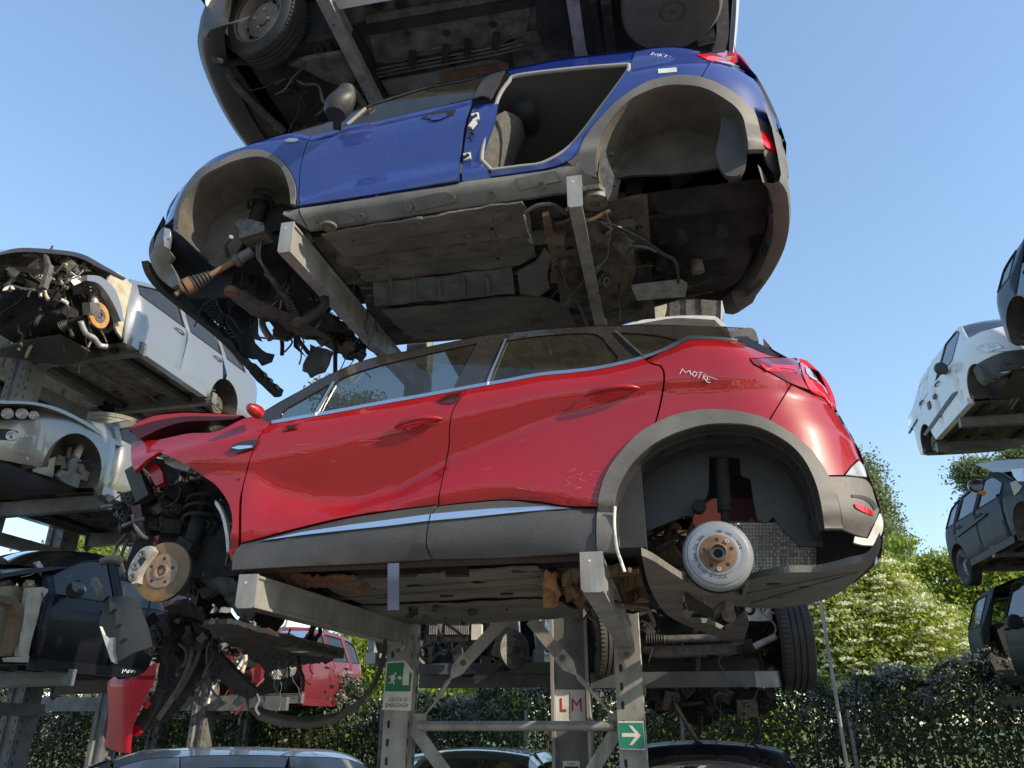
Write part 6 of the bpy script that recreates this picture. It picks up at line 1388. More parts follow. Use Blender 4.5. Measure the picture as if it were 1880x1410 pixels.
for q in ([(1688, 710), (1703, 690), (1703, 722), (1688, 745)], [(1668, 770), (1682, 735), (1683, 765), (1669, 785)]):
    pts = [vc.P(u, vc.wf(u, v) + .002, v) for u, v in [vc.uv(*p) for p in q]]; MB().tube(pts + [pts[0]], .008, 4).build('panel_swage', SWHITE, van)
def gmirror(car, root, x, y, m, w=.12, amber=False):
    p = car.at(x, y, w); o = MB().lathe(p, (0, -1, 0), [(.001, -.08), (.06, -.07), (.10, -.02), (.105, .03), (.09, .06), (.001, .062)], 18).build('door_mirror', m, root, 50)
    MB().beam(p, car.at(x + 10, y + 8, -.02), .05, .05).build('mirror_arm', m, o)
    if amber: MB().box(p + Vector((.06, -.02, -.11)), (.10, .05, .06), rotm('Y', .5)).build('indicator_lamp', AMBER, o)
gmirror(vc, van, 1727, 677, BLACKP)
MB().tube([hz(1850, 745, 6.2), hz(1868, 715, 6.25)], .02, 8).build('exhaust', ALU, van); MB().tube([hz(1856, 750, 6.2), hz(1876, 720, 6.25)], .02, 8).build('exhaust', ALU, van)
dc_, dark = gcar('dark_hatchback', (RX, 14.05, 3.70), FY, NW, 'dark grey hatchback with one rear wheel and a chalky headlamp, below the white van', ANTHR, HATCH, 2.70, seed=111, wheels=('none', 'tyre'), glass_m=GMID, black=True, vh=.30, ar=.36, res=.1)
panel(dc_, 'rubbing_strip', [(1752, 984), (1756, 987), (1808, 947), (1811, 942), (1806, 944), (1770, 968)], ANTHR, dark, off=.02, res=.1)
panel(dc_, 'headlamp', [(1856, 862), (1868, 860), (1900, 858), (1900, 884), (1868, 884), (1860, 874)], LENS, dark, off=.012, res=.06)
panel(dc_, 'damaged_filler', [(1854, 886), (1864, 882), (1876, 893), (1870, 903), (1862, 910), (1858, 900)], CREAM, dark, off=.012, res=.06)
gmirror(dc_, dark, 1790, 892, GLOSSB, .13, True)
MB().prism([dc_.at(x, y, -.3) for x, y in line([(1790, 852), (1815, 848), (1850, 844), (1900, 842), (1900, 862), (1850, 866), (1830, 870)], 9)], (1.2, 0, 0)).build('bonnet', GLOSSB, dark)
_, suv = gcar('dark_estate', (RX, 14.0, 1.92), FY, NW, 'black estate car with its rear door missing, lowest at the right edge', mat('black_green_paint', (.006, .008, .007), rough=.5, coat=.04, dust=.02), SUVS, 2.65, seed=121, wheels=('none', 'none'), glass_m=GMID, missing=('rear_door',), vh=.30, ar=.36)
gmirror(_, suv, 1862, 1142, ANTHR, .12)
_, nav = gcar('blue_grey_car', (RX, 9.95, 6.08), FY, NW, 'blue grey car cut by the right edge above the van', GREYB, HATCH, 2.6, seed=131, wheels=('none', 'disc'), glass_m=GMID, missing=('rear_door',), vh=.30, ar=.37)
arm(rrack, (RX + .02, 8.6, 6.09), (6.7, 8.6, 6.07), .15, .16, .10, GALVD, side=1); upright(rrack, 6.75, 8.6, 0, 8.2, .24, .22, GALVD, 'y', slots=False)

# nearer bay of the right row: unseen cars added to shade the yard
for z, m_, lab, sp in ((1.92, SILVER, 'unseen silver hatchback added low on the right rack for its shade', HATCH), (3.70, WHITE, 'unseen white hatchback added above it for its shade', HATCH)):
    gcar('shade_car', (RX, 6.75, z), FY, NW, lab, m_, sp, 2.6, seed=170, wheels='none', handles=False)
for y in (4.9, 6.3):
    upright(rrack, 6.75, y, 0, 5.6, .24, .22, GALVD, 'y', slots=False)
    for z in (4.02, 1.98): arm(rrack, (RX + .02, y, z), (6.7, y, z - .02), .15, .16, .10, GALVD, side=1)

# ------------------------------------------------------------------ cars behind the main rack and on the ground
c1, back1 = gcar('grey_car', (.15 + .86, 9.10, 1.90), FY, (1, 0, 0), 'grey car with alloy wheels and bare steering gear, nose on behind the right upright', ANTHR, HATCH, 2.6, seed=141, umax=2.05, wheels='none', missing=('front_wing', 'bonnet', 'front_bumper', 'bonnet_edge'))
tw1 = tyre(back1, hy(1100, 1184, 6.5), Vector((-.90, -.42, 0)).normalized(), .33, .22, ALU, spokes=9, name='wheel')
tyre(back1, hy(1452, 1176, 6.5), Vector((1, .03, 0)).normalized(), .36, .24, DARK, name='wheel')
a, b = hy(1185, 1175, 6.5), hy(1290, 1172, 6.5); bellows(back1, a + Vector((.0, 0, 0)), a + (b - a) * .35, .05, .035, BLACKP, 8); MB().tube([a + (b - a) * .35, b + (b - a) * .5], .032, 12).build('steering_rack', STEEL, back1, 50)
MB().prism([hy(x, y, 6.55) for x, y in [(1178, 1176), (1205, 1178), (1220, 1186), (1290, 1184), (1340, 1180), (1380, 1172), (1384, 1190), (1340, 1200), (1200, 1206), (1178, 1196)]], (0, .2, 0)).build('subframe', STEEL, back1)
MB().tube([hy(1368, 1195, 6.45), hy(1425, 1168, 6.4)], .025, 10).build('driveshaft', ALU, back1); bellows(back1, hy(1358, 1200, 6.45), hy(1384, 1188, 6.45), .06, .045, BLACKP); bellows(back1, hy(1180, 1196, 6.5), hy(1196, 1202, 6.5), .05, .06, BLACKP)
hose(back1, [hy(1396, 1122, 6.4), hy(1412, 1135, 6.4), hy(1424, 1150, 6.4), hy(1423, 1165, 6.4)], .008, ALU, 'brake_line'); hose(back1, [hy(1410, 1122, 6.4), hy(1430, 1130, 6.4), hy(1434, 1150, 6.4), hy(1446, 1162, 6.4)], .010, ALU, 'brake_hose')
hose(back1, [hy(1325, 1205, 6.28), hy(1319, 1215, 6.28), hy(1326, 1228, 6.28), hy(1330, 1240, 6.28)], .006, BLACKP, 'cable')
MB().box(hy(1390, 1128, 6.5), (.2, .2, .12)).build('ballast_box', ALU, back1)
clutter(back1, (-.5, 6.5, 2.05), (.8, 7.2, 2.7), 40, [DARK, DARK, STEEL, BLACKP], 142, 10, 1.4); MB().box((.15, 7.0, 2.5), (1.3, .5, .7)).build('engine', DARK, back1)
c2, back2 = gcar('grey_car', (-1.15, 9.2, 1.90), FY, (1, 0, 0), 'car with a bare radiator and brake disc, nose on behind the left upright', mat('pale_grey_paint', (.3, .31, .32), rough=.4, coat=.6, dust=.3), HATCH, 2.6, seed=151, umax=2.05, wheels='none', missing=('front_wing', 'bonnet', 'front_bumper', 'bonnet_edge'))
disc_set(back2, hy(944, 1193, 6.5), Vector((.75, -.66, 0)).normalized(), .15, STEEL)
MB().prism([hy(x, y, 6.7) for x, y in [(908, 1130), (950, 1130), (952, 1172), (930, 1180), (912, 1172)]], (0, .1, 0)).build('inner_wing', MATS['pale_grey_paint'], back2)
MB().box(hy(925, 1180, 6.55), (.12, .15, .25), rotm('Y', .3)).build('caliper', STEEL, back2); MB().beam(hy(872, 1250, 6.5), hy(922, 1215, 6.5), .06, .06).build('driveshaft', BLACKP, back2)
for x0, x1 in ((787, 803), (816, 862)):
    o = MB().box(hy((x0 + x1) / 2, 1160, 6.4), ((x1 - x0) * .0045, .04, .16)).build('radiator', DARK, back2); f = MB()
    for k in range(int((x1 - x0) / 3.2)): MB().box(hy(x0 + 2 + 3.2 * k, 1157, 6.375), (.007, .01, .07)).build('radiator_fin', ALU, o)
MB().box(hy(876, 1161, 6.4), (.085, .05, .12)).build('bracket', SWHITE, back2); MB().beam(hy(785, 1172, 6.45), hy(880, 1178, 6.45), .06, .04).build('lower_rail', STEEL, back2)
clutter(back2, (-2.3, 6.5, 2.0), (-1.4, 7.2, 2.5), 26, [DARK, STEEL, BLACKP], 152, 6, 1.3)
back3 = thing('white_car', (.3, 7.3, 5.5), 'white rimmed tailgate of a car just over the red roof', 'car')
pl = [hy(x, y, 7.0) for x, y in line([(1157, 596), (1180, 587), (1240, 580), (1300, 579.5), (1318, 583), (1334, 599), (1324, 599), (1312, 587), (1240, 584), (1180, 593)], 9)]; MB().prism(pl, (0, .6, 0)).build('tailgate_rim', SWHITE, back3)
MB().prism([hy(x, y, 7.3) for x, y in [(1165, 600), (1180, 590), (1240, 582), (1310, 584), (1328, 600)]], (0, .03, 0)).build('tailgate_inner', CREAM, back3)
b4 = thing('white_car', (.5, 8, 6.2), 'pale stripped underbody glimpsed between the blue car and red roof', 'car')
MB().prism([hy(x, y, 7.6) for x, y in [(1170, 500), (1330, 500), (1332, 530), (1327, 590), (1165, 600)]], (0, .04, 0)).build('floor_pan', UNDER, b4)
MB().prism([hy(x, y, 7.58) for x, y in [(1326, 500), (1334, 500), (1330, 560), (1326, 588), (1323, 588)]], (0, .3, 0)).build('side_panel', SWHITE, b4)
MB().prism([hy(x, y, 7.55) for x, y in curve([(1180, 540), (1205, 528), (1222, 530), (1224, 560), (1218, 585), (1182, 590)], True, 6)], (0, .04, 0)).build('crossmember', CREAM, b4)
for x in (1232, 1262, 1290): MB().beam(hy(x, 505, 7.59), hy(x + 2, 588, 7.59), .05, .03, (0, 1, 0)).build('floor_rib', UNDER, b4)
MB().prism([hy(x, y, 7.55) for x, y in [(1206, 526), (1250, 515), (1257, 517), (1240, 526), (1205, 532)]], (0, .2, 0)).build('floor_brace', ALU, b4)
for nm, px, D, F, N, lab, mm, sp, dz in (('silver_car', 400, 6.2, (-1, 0, 0), (0, -1, 0), 'silver car parked on the ground, only its domed roof and windscreen in view', SILVER, HATCH, .0),
                                  ('olive_car', 878, 7.6, (0, -1, 0), (1, 0, 0), 'olive grey car on the ground, roof between the uprights', OLIVE, HATCH, -.15), ('black_saloon', 1292, 6.6, (0, -1, 0), (1, 0, 0), 'black car on the ground right of the arrow sign, roof and aerial in view', NAVY, HATCH, -.07)):
    c = hy(px, 1380, D); O = (c.x - F[0] * .75 + N[0] * .86, D + (.75 if F[1] else -.86) if F[1] else D - .86, dz)
    if F[1]: O = (c.x + .86, D + .9, dz)
    else: F = (-.80, -.60, 0); N = (.60, -.80, 0); O = (c.x + .80 * .7 + .6 * .86, D + .6 * .7 - .8 * .86, -.12)
    g_, o_ = gcar(nm, O, F, N, lab, mm, sp, 2.5, seed=rnd.randint(1, 99), wheels='tyre', glass_m=GMID)
    if nm == 'black_saloon': MB().tube([hy(1400, 1408, D), hy(1411, 1383, D)], .008, 6).build('aerial', SWHITE, o_)
mirror_parts()

tu = thing('hanging_undertray', hy(1300, 1290, 6.7), 'torn black undertray hanging below the rear cross beam, right of the arrow sign', 'undertray')
rough_plate('tray_sheet', [(1186, 1262), (1300, 1264), (1420, 1262), (1427, 1300), (1400, 1312), (1385, 1300), (1330, 1316), (1290, 1334), (1262, 1326), (1240, 1304), (1210, 1312), (1188, 1290)], 6.7, DARK, tu, .08, 82, 1)
clutter(tu, hy(1200, 1305, 6.65), hy(1400, 1268, 6.5), 16, [DARK, BLACKP, STEEL], 83, 8, 1.2)
# ------------------------------------------------------------------ the red car's front end, hanging pieces
fd_ = disc_set(red, hy(300, 1050, 3.53), Vector((.05, -1, .02)), m_px(hy(300, 1050, 3.53)) * 54, DISC, mat('rusty_disc_hat', (.30, .22, .16), (.17, .12, .085), scale=16, rough=.6, metal=.5))
dcp = hy(300, 1050, 3.53); rr = m_px(dcp) * 54
cal = MB(); cp = hy(252, 1040, 3.44)
prof = curve([(277, 1002), (262, 1006), (246, 1024), (236, 1046), (235, 1062), (243, 1072), (252, 1070), (254, 1056), (262, 1040), (272, 1026), (283, 1012)], True, 4)
cal.prism([hy(p.x, p.y, 3.47) for p in prof], (0, .04, 0)); co = cal.build('caliper', ALU, red)
for x, y in ((262, 1018), (249, 1040), (244, 1060)): MB().lathe(hy(x, y, 3.47), (0, -1, 0), [(.022, 0), (.02, .012), (.010, .012), (.0005, .004)], 12).build('caliper_bolt', STEEL, co, 30)
MB().prism([hy(p[0], p[1], 3.467) for p in [(252, 1030), (262, 1020), (268, 1026), (258, 1040)]], (0, .004, 0)).build('caliper_slot', SBLACK, co)
spring_strut(red, hy(352, 1000, 3.66), hy(378, 905, 3.72), .075, DARK, 3)
MB().box(hy(345, 1006, 3.62), (.10, .10, .07), rotm('Y', .5)).build('knuckle', DARK, red)
MB().prism([hy(x, y, 3.44) for x, y in curve([(395, 918), (404, 930), (414, 955), (420, 990), (421, 1010), (416, 1015), (413, 980), (405, 945), (394, 925)], True, 5)], (0, .03, 0)).build('liner_scrap', WHITEP, red)
rough_plate('inner_wing', [(250, 842), (330, 838), (420, 940), (432, 1050), (380, 1060), (300, 1000), (255, 950)], 3.9, DARK, red, .08, 17, 1)
MB().prism([hy(x, y, 3.5) for x, y in [(272, 855), (288, 850), (298, 868), (300, 885), (286, 892), (279, 880), (274, 872)]], (0, .04, 0)).build('headlamp_bracket', RED, red)
MB().prism([hy(x, y, 3.52) for x, y in [(300, 838), (330, 842), (352, 856), (345, 864), (318, 858), (302, 850)]], (0, .05, 0)).build('wing_bracket', ALU, red)
MB().beam(hy(247, 860, 3.6), hy(268, 918, 3.6), .07, .08).build('front_rail', BLACKP, red)
MB().prism([hy(x, y, 3.6) for x, y in [(258, 858), (272, 868), (268, 874), (256, 866)]], (0, .02, 0)).build('bracket', ALU, red)
clutter(red, hy(262, 985, 3.85), hy(330, 880, 3.62), 44, [DARK, DARK, BLACKP, BLACKP], 201, 10, .7)
clutter(red, hy(330, 1010, 4.0), hy(420, 900, 3.75), 22, [DARK, BLACKP], 202, 8, .8)
clutter(red, (-2.75, 3.8, 2.15), (-2.1, 4.7, 2.5), 46, [DARK, DARK, BLACKP], 203, 6, .9)
clutter(red, (-2.8, 3.75, 2.4), (-2.2, 4.8, 2.95), 40, [DARK, DARK, BLACKP], 204, 4, 1.0)
MB().box((-2.5, 4.25, 2.62), (.85, 1.1, .62), None, .85).build('engine_block', DARK, red)
MB().prism([hy(x, y, 3.62) for x, y in [(240, 930), (258, 925), (262, 960), (268, 985), (258, 985), (246, 960)]], (0, .05, 0)).build('lamp_housing', mat('dark_maroon_plastic', (.06, .012, .02), (.03, .03, .03), rough=.4), red)
hose(red, [hy(244, 945, 3.55), hy(250, 968, 3.55), hy(262, 984, 3.55), hy(272, 988, 3.55)], .011, STEEL, 'pipe')
MB().prism([hy(x, y, 3.6) for x, y in [(284, 985), (292, 982), (291, 996), (280, 1003)]], (0, .02, 0)).build('red_tag', PINK, red)
for k, q in enumerate(([(232, 980), (216, 1000), (205, 1024), (190, 1030)], [(236, 990), (226, 1010), (222, 1030), (232, 1060)], [(186, 1032), (206, 1026), (226, 1032)])): hose(red, [hy(x, y, 3.6) for x, y in q], .02 if k == 2 else .009, BLACKP, 'wiring_loom')
MB().tube([hy(425, 985, 3.7), hy(414, 1040, 3.7)], .006, 6).build('brake_pipe', STEEL, red)
rough_plate('mesh_guard', [(378, 1030), (412, 1020), (432, 1044), (420, 1058), (392, 1050)], 3.75, BLACKP, red, .02, 15, 1)
# undershield, engine and gearbox hanging low
rough_plate('sill_liner', [(360, 1040), (400, 1052), (438, 1068), (455, 1100), (472, 1128), (462, 1140), (440, 1132), (410, 1095), (375, 1070)], 3.72, BLACKP, red, .05, 14, 1)
rough_plate('lower_arm', [(300, 1118), (340, 1120), (400, 1135), (450, 1148), (470, 1150), (440, 1158), (370, 1152), (310, 1135)], 2.12, DARK, red, .04, 11)
MB().prism([hy(x, y, 3.8) for x, y in [(362, 1082), (385, 1075), (400, 1084), (372, 1100)]], (0, .05, 0)).build('mesh_guard', UNDER, red)
rough_plate('front_subframe', [(372, 1152), (430, 1150), (480, 1160), (540, 1180), (600, 1196), (622, 1204), (610, 1214), (560, 1222), (520, 1226), (490, 1236), (465, 1212), (420, 1182)], 1.98, DARK, red, .018, 12, 2, .02, .8, 7)
MB().beam(hz(520, 1178, 2.0), hz(618, 1200, 2.0), .10, .06).build('subframe_rail', UNDER, red)
MB().box(hz(552, 1195, 1.975), (.10, .06, .012), rotm('Z', -.5)).build('label', SWHITE, red)
clutter(red, hz(460, 1170, 2.1), hz(590, 1204, 2.0), 22, [DARK, UNDER, BLACKP], 205, 4, .6)
hang = BLACKP
rough_plate('bumper_carrier', [(284, 1130), (330, 1125), (390, 1150), (400, 1180), (378, 1200), (372, 1230), (345, 1275), (300, 1320), (262, 1345), (285, 1310), (288, 1240), (296, 1190), (282, 1165)], 3.9, DARK, red, .05, 13, 1)
for k, q in enumerate(([(345, 1150), (352, 1200), (330, 1260), (290, 1320)], [(310, 1140), (318, 1190), (306, 1240)], [(372, 1160), (360, 1215), (322, 1280)])): hose(red, [hy(x, y, 3.84) for x, y in q], .014, [UNDER, DARK, BLACKP][k], 'carrier_rib')
clutter(red, hy(290, 1200, 3.9), hy(400, 1130, 3.75), 16, [DARK, BLACKP, UNDER], 206, 6, .8)
rough_plate('crash_beam', [(372, 1200), (386, 1188), (455, 1253), (474, 1268), (462, 1282), (440, 1278), (400, 1250), (374, 1222)], 3.85, DARK, red, .03, 81, 1, .06)
stp = [hy(x, y, d) for x, y, d in ((456, 1270, 3.86), (460, 1292, 3.88), (480, 1312, 3.95), (520, 1324, 4.05), (570, 1328, 4.2), (620, 1318, 4.35), (660, 1292, 4.5), (688, 1255, 4.6), (702, 1215, 4.7), (706, 1180, 4.8))]
P = []
for i in range(len(stp) - 1):
    for k in range(5): P.append(stp[i].lerp(stp[i + 1], k / 5))
P.append(stp[-1]); sb = MB(); sb.grid([[p + Vector((0, 0, dz)) + Vector((0, dy, 0)) for dz, dy in ((-.028, -.02), (-.010, -.03), (.016, -.02), (.03, .02), (0, .05), (-.028, -.02))] for p in P]); sb.build('bumper_strip', BLACKP, red, 60)
MB().prism([hy(x, y, 3.86) for x, y in [(440, 1278), (458, 1268), (470, 1280), (474, 1296), (448, 1302)]], (0, .04, 0)).build('strip_end', UNDER2, red)
hose(red, [hy(470, 1270, 3.86), hy(476, 1285, 3.86), hy(470, 1300, 3.86), hy(476, 1312, 3.86)], .006, WHITEP, 'torn_wire')
# arch liner and red bumper corner that hang below
al = thing('hanging_arch_liner', hy(230, 1150, 3.55), 'torn black wheel arch liner hanging under the front brake disc', 'arch liner')
q = curve([(196, 1096), (240, 1094), (254, 1108), (272, 1150), (280, 1186), (262, 1193), (242, 1200), (226, 1210), (210, 1217), (202, 1190), (190, 1160), (181, 1146), (188, 1120)], True, 6); rows = []
mb = MB(); tr = tri2d(q, [(x, y) for x in range(190, 276, 9) for y in range(1100, 1212, 9) if inside(np.array([tuple(p) for p in q]), np.array([x]), np.array([y]))[0]])
pts = list(q) + [Vector((x, y)) for x in range(190, 276, 9) for y in range(1100, 1212, 9) if inside(np.array([tuple(p) for p in q]), np.array([x]), np.array([y]))[0]]
mb.add([hy(p.x, p.y, 3.50 + .10 * math.cos((p.x - 205) / 34) + (.05 if p.x - 200 < (p.y - 1100) * .35 else 0)) for p in pts], [t[::-1] for t in tr]); mb.build('liner_shell', mat('dusty_liner', (.014, .014, .014), (.035, .034, .031), scale=4, rough=.6, dust=.12), al, 40)
MB().prism([hy(x, y, 3.60) for x, y in [(228, 1160), (236, 1156), (240, 1168), (232, 1176)]], (0, -.01, 0)).build('liner_hole', SBLACK, al)
MB().prism([hy(x, y, 3.57) for x, y in [(183, 1150), (190, 1166), (200, 1172), (208, 1170), (207, 1196), (211, 1218), (204, 1214), (198, 1196), (190, 1172)]], (0, .02, 0)).build('liner_lip', WHITEP, al)
rough_plate('liner_arm', [(166, 1062), (176, 1060), (186, 1074), (202, 1096), (190, 1106), (178, 1090), (168, 1074)], 3.6, BLACKP, al, .02, 16, 1)
rc2 = thing('red_bumper_corner', hy(235, 1300, 3.6), 'torn red bumper corner hanging at the lower left', 'bumper piece')
q = curve([(288, 1216), (284, 1248), (270, 1275), (258, 1300), (246, 1330), (243, 1350), (240, 1383), (215, 1380), (191, 1370), (196, 1345), (199, 1300), (197, 1262), (200, 1250), (210, 1242), (218, 1248), (240, 1244), (262, 1236), (276, 1222)], True, 6)
g_ = [(x, y) for x in range(194, 288, 7) for y in range(1220, 1380, 7)]; g_ = [p for p in g_ if inside(np.array([tuple(p_) for p_ in q]), np.array([p[0]]), np.array([p[1]]))[0]]
tr = tri2d(q, g_); mb = MB(); mb.add([hy(p[0], p[1], 3.56 + .0022 * max(0, 232 - p[0]) ** 1.25 * .5 + .0009 * max(0, p[0] - 232) + (.03 if p[1] < 1252 - (p[0] - 205) * .12 else 0)) for p in list(q) + g_], [t[::-1] for t in tr]); ro = mb.build('bumper_skin', mat('dull_red_plastic', (.32, .006, .013), (.22, .004, .010), scale=7, rough=.4, coat=.2), rc2, 50)
for t in ([(262, 1292), (272, 1284), (276, 1292), (266, 1302)], [(246, 1330), (256, 1336), (258, 1346), (250, 1352), (243, 1350)]): MB().prism([hy(x, y, 3.60) for x, y in t], (0, .015, 0)).build('mounting_tab', MATS['dull_red_plastic'], rc2)
MB().prism([hy(x, y, 3.66) for x, y in [(290, 1262), (300, 1266), (285, 1300), (262, 1340), (250, 1352), (246, 1330), (262, 1300)]], (0, .02, 0)).build('bumper_backing', BLACKP, rc2)
# ------------------------------------------------------------------ hedge, fence, bushes and trees behind the yard
HLEAF = leafmat('hedge_leaf', (.012, .022, .009), (.040, .062, .020), tr=.25)
ELEAF = leafmat('elder_leaf', (.14, .19, .028), (.33, .36, .085), tr=.5)
PLEAF = leafmat('poplar_leaf', (.085, .12, .05), (.19, .225, .10), tr=.4)
RLEAF = leafmat('robinia_leaf', (.13, .19, .03), (.28, .34, .075), tr=.55)
FLOW = leafmat('cream_flower', (.60, .60, .42), (.80, .78, .58), tr=.3)
GFLOW = leafmat('grey_flower', (.16, .17, .15), (.34, .34, .31), tr=.2)
BARK = mat('bark', (.075, .06, .045), (.14, .115, .085), scale=14, rough=.95, bump=.5)
nrg = np.random.default_rng(11)
def quads(name, C, size, m, parent, kind=None, flatten=0.0, aspect=.55):
    """many leaf-sized faces centred on C"""
    n = len(C); d = nrg.normal(size=(n, 3)); d /= np.linalg.norm(d, axis=1)[:, None]
    e = nrg.normal(size=(n, 3))
    if flatten: d[:, 2] *= (1 - flatten); e[:, 2] *= (1 - flatten); d /= np.linalg.norm(d, axis=1)[:, None]
    e -= (e * d).sum(1)[:, None] * d; e /= np.linalg.norm(e, axis=1)[:, None]
    s = size * nrg.uniform(.6, 1.3, n); a = d * s[:, None] * .5; b = e * s[:, None] * .5 * aspect
    V = np.stack([C - a, C + b * 1.0 - a * .1, C + a, C - b - a * .1], 1).reshape(-1, 3) - np.array(offset_of(parent))
    me = bpy.data.meshes.new(name); me.vertices.add(4 * n); me.vertices.foreach_set('co', V.astype(np.float32).ravel())
    me.loops.add(4 * n); me.loops.foreach_set('vertex_index', np.arange(4 * n, dtype=np.int32))
    me.polygons.add(n); me.polygons.foreach_set('loop_start', np.arange(0, 4 * n, 4, dtype=np.int32))
    me.update(calc_edges=True); o = link(name, me, m, parent)
    return tag(o, kind=kind)
def crown_pts(balls, n, clump, per):
    """leaf positions in clumps spread over the outer part of several balls"""
    vol = np.array([b[1][0] * b[1][1] * b[1][2] for b in balls]) ** .7; vol /= vol.sum(); K = max(1, n // per); out = []
    ch = nrg.choice(len(balls), K, p=vol)
    for i, (c, r) in enumerate(balls):
        k = int((ch == i).sum())
        if not k: continue
        d = nrg.normal(size=(k, 3)); d /= np.linalg.norm(d, axis=1)[:, None]; rad = nrg.uniform(.35, 1.0, k) ** .5
        cc = np.array(c) + d * rad[:, None] * np.array(r)
        q = np.repeat(cc, per, 0); out.append(q + nrg.normal(size=q.shape) * clump * np.array([1, 1, .7]))
    return np.concatenate(out)
def tree(name, label, base, h, balls, n, size, m, cat='tree', group=None, clump=.28, per=26, flowers=0, fm=None, fsize=.2, trunk=.12, limbs=7, seed=0):
    g = random.Random(seed); base = Vector(base); o = thing(name, base, label, cat, group)
    top = Vector(balls[0][0]); mb = MB(); mid = base.lerp(top, .5) + Vector((g.uniform(-.2, .2), g.uniform(-.2, .2), 0))
    mb.tube([base, base.lerp(mid, .5), mid, top], [trunk, trunk * .8, trunk * .6, trunk * .15], 9); mb.build('trunk', BARK, o, 60)
    for k in range(limbs):
        c, r = balls[k % len(balls)]; e = Vector(c) + Vector((g.uniform(-.8, .8) * r[0], g.uniform(-.8, .8) * r[1], g.uniform(-.2, .9) * r[2])); s = base.lerp(mid, g.uniform(.5, 1))
        q = s.lerp(e, .5) + Vector((0, 0, .15 * (e - s).length)); MB().tube([s, q, e], [trunk * .4, trunk * .22, trunk * .05], 6).build('limb', BARK, o, 60)
    C = crown_pts(balls, n, clump, per); quads('crown', C, size, m, o)
    if flowers:
        K = flowers; per_ = 26; F = crown_pts([(c, (r[0] * g.uniform(1.05, 1.2), r[1] * 1.13, r[2] * g.uniform(1.02, 1.2))) for c, r in balls], K * 3, .12, 1)
        de = np.min(np.stack([np.linalg.norm((F - np.array(c)) / np.array(r), axis=1) for c, r in balls]), axis=0); ok = (F[:, 1] < top.y + .3) & (de > .96); F = F[ok]; q = np.repeat(F, per_, 0); rr = fsize * np.sqrt(nrg.uniform(0, 1, len(q))); a = nrg.uniform(0, 6.283, len(q))
        q = q + np.stack([rr * np.cos(a), rr * np.sin(a), .04 - rr * .35 + nrg.normal(size=len(q)) * .012], 1)
        quads('flower_heads', q, fsize * .42, fm or FLOW, o, kind='stuff', flatten=.1, aspect=.9)
    return o
def pxball(x, y, D, rx, rz, ry=None):
    p = hy(x, y, D); k = m_px(p); return ((p.x, p.y, p.z), (rx * k, (ry or rx) * k, rz * k))
# hedge: stems, dense top and thinner foot
hd = thing('hedge', (-4, 14.2, 0), 'dark evergreen hedge with pale flower clusters running along the back of the yard', 'hedge')
st = MB(); g = random.Random(5)
for k in range(300):
    x = -22 + 36 * k / 300 + g.uniform(-.06, .06); y = 14.2 + g.uniform(-.35, .35); lean = g.uniform(-.15, .15)
    st.tube([(x, y, 0), (x + lean * .4, y + g.uniform(-.05, .05), .8), (x + lean, y, 1.7 + g.uniform(-.3, .4))], [.022, .018, .008], 5)
tag(st.build('stems', BARK, hd, 60), kind='stuff')
n = 150000; X = nrg.uniform(-22, 14, n); topz = 2.35 + .16 * np.sin(X * 1.7) + .12 * np.sin(X * 4.1 + 1) + .08 * np.sin(X * 9.3)
topz = topz - .25 * (X < -3) ; u_ = nrg.uniform(0, 1, n); Z = topz * (1 - (u_ ** 1.35) * .97); Y = 14.25 + nrg.normal(size=n) * .55 * np.clip(.5 + (topz - Z) * .6, .4, 1)
quads('foliage', np.stack([X, Y, Z], 1), .085, HLEAF, hd, kind='stuff')
n = 520; X = nrg.uniform(-22, 14, n); tz = 2.35 + .16 * np.sin(X * 1.7) + .12 * np.sin(X * 4.1 + 1) + .08 * np.sin(X * 9.3) - .25 * (X < -3)
F = np.stack([X, 13.78 + nrg.uniform(-.15, .4, n), tz - nrg.uniform(0, 1, n) ** 1.6 * .6 + .03], 1); F = np.repeat(F, 7, 0); F = F + nrg.normal(size=F.shape) * np.array([.13, .10, .07]); q = np.repeat(F, 14, 0); d = nrg.normal(size=q.shape); d /= np.linalg.norm(d, axis=1)[:, None]
quads('flower_clusters', q + d * .055, .035, GFLOW, hd, kind='stuff', aspect=.9)
# wire fence in front of the hedge
fe = thing('wire_fence', (-4, 13.5, 0), 'thin dark wire mesh fence in front of the hedge', 'fence')
for k in range(14): MB().box((-20 + 2.5 * k, 13.45, .9), (.05, .05, 1.8)).build('fence_post', GALVD, fe)
fw_ = MB()
for k in range(9): fw_.beam((-20, 13.45, .15 + .2 * k), (13, 13.45, .15 + .2 * k), .006, .006)
for k in range(300): fw_.beam((-20 + .11 * k, 13.45, .1), (-20 + .11 * k, 13.45, 1.75), .005, .005, (0, 1, 0))
tag(fw_.build('wire_mesh', DARK, fe), kind='stuff')
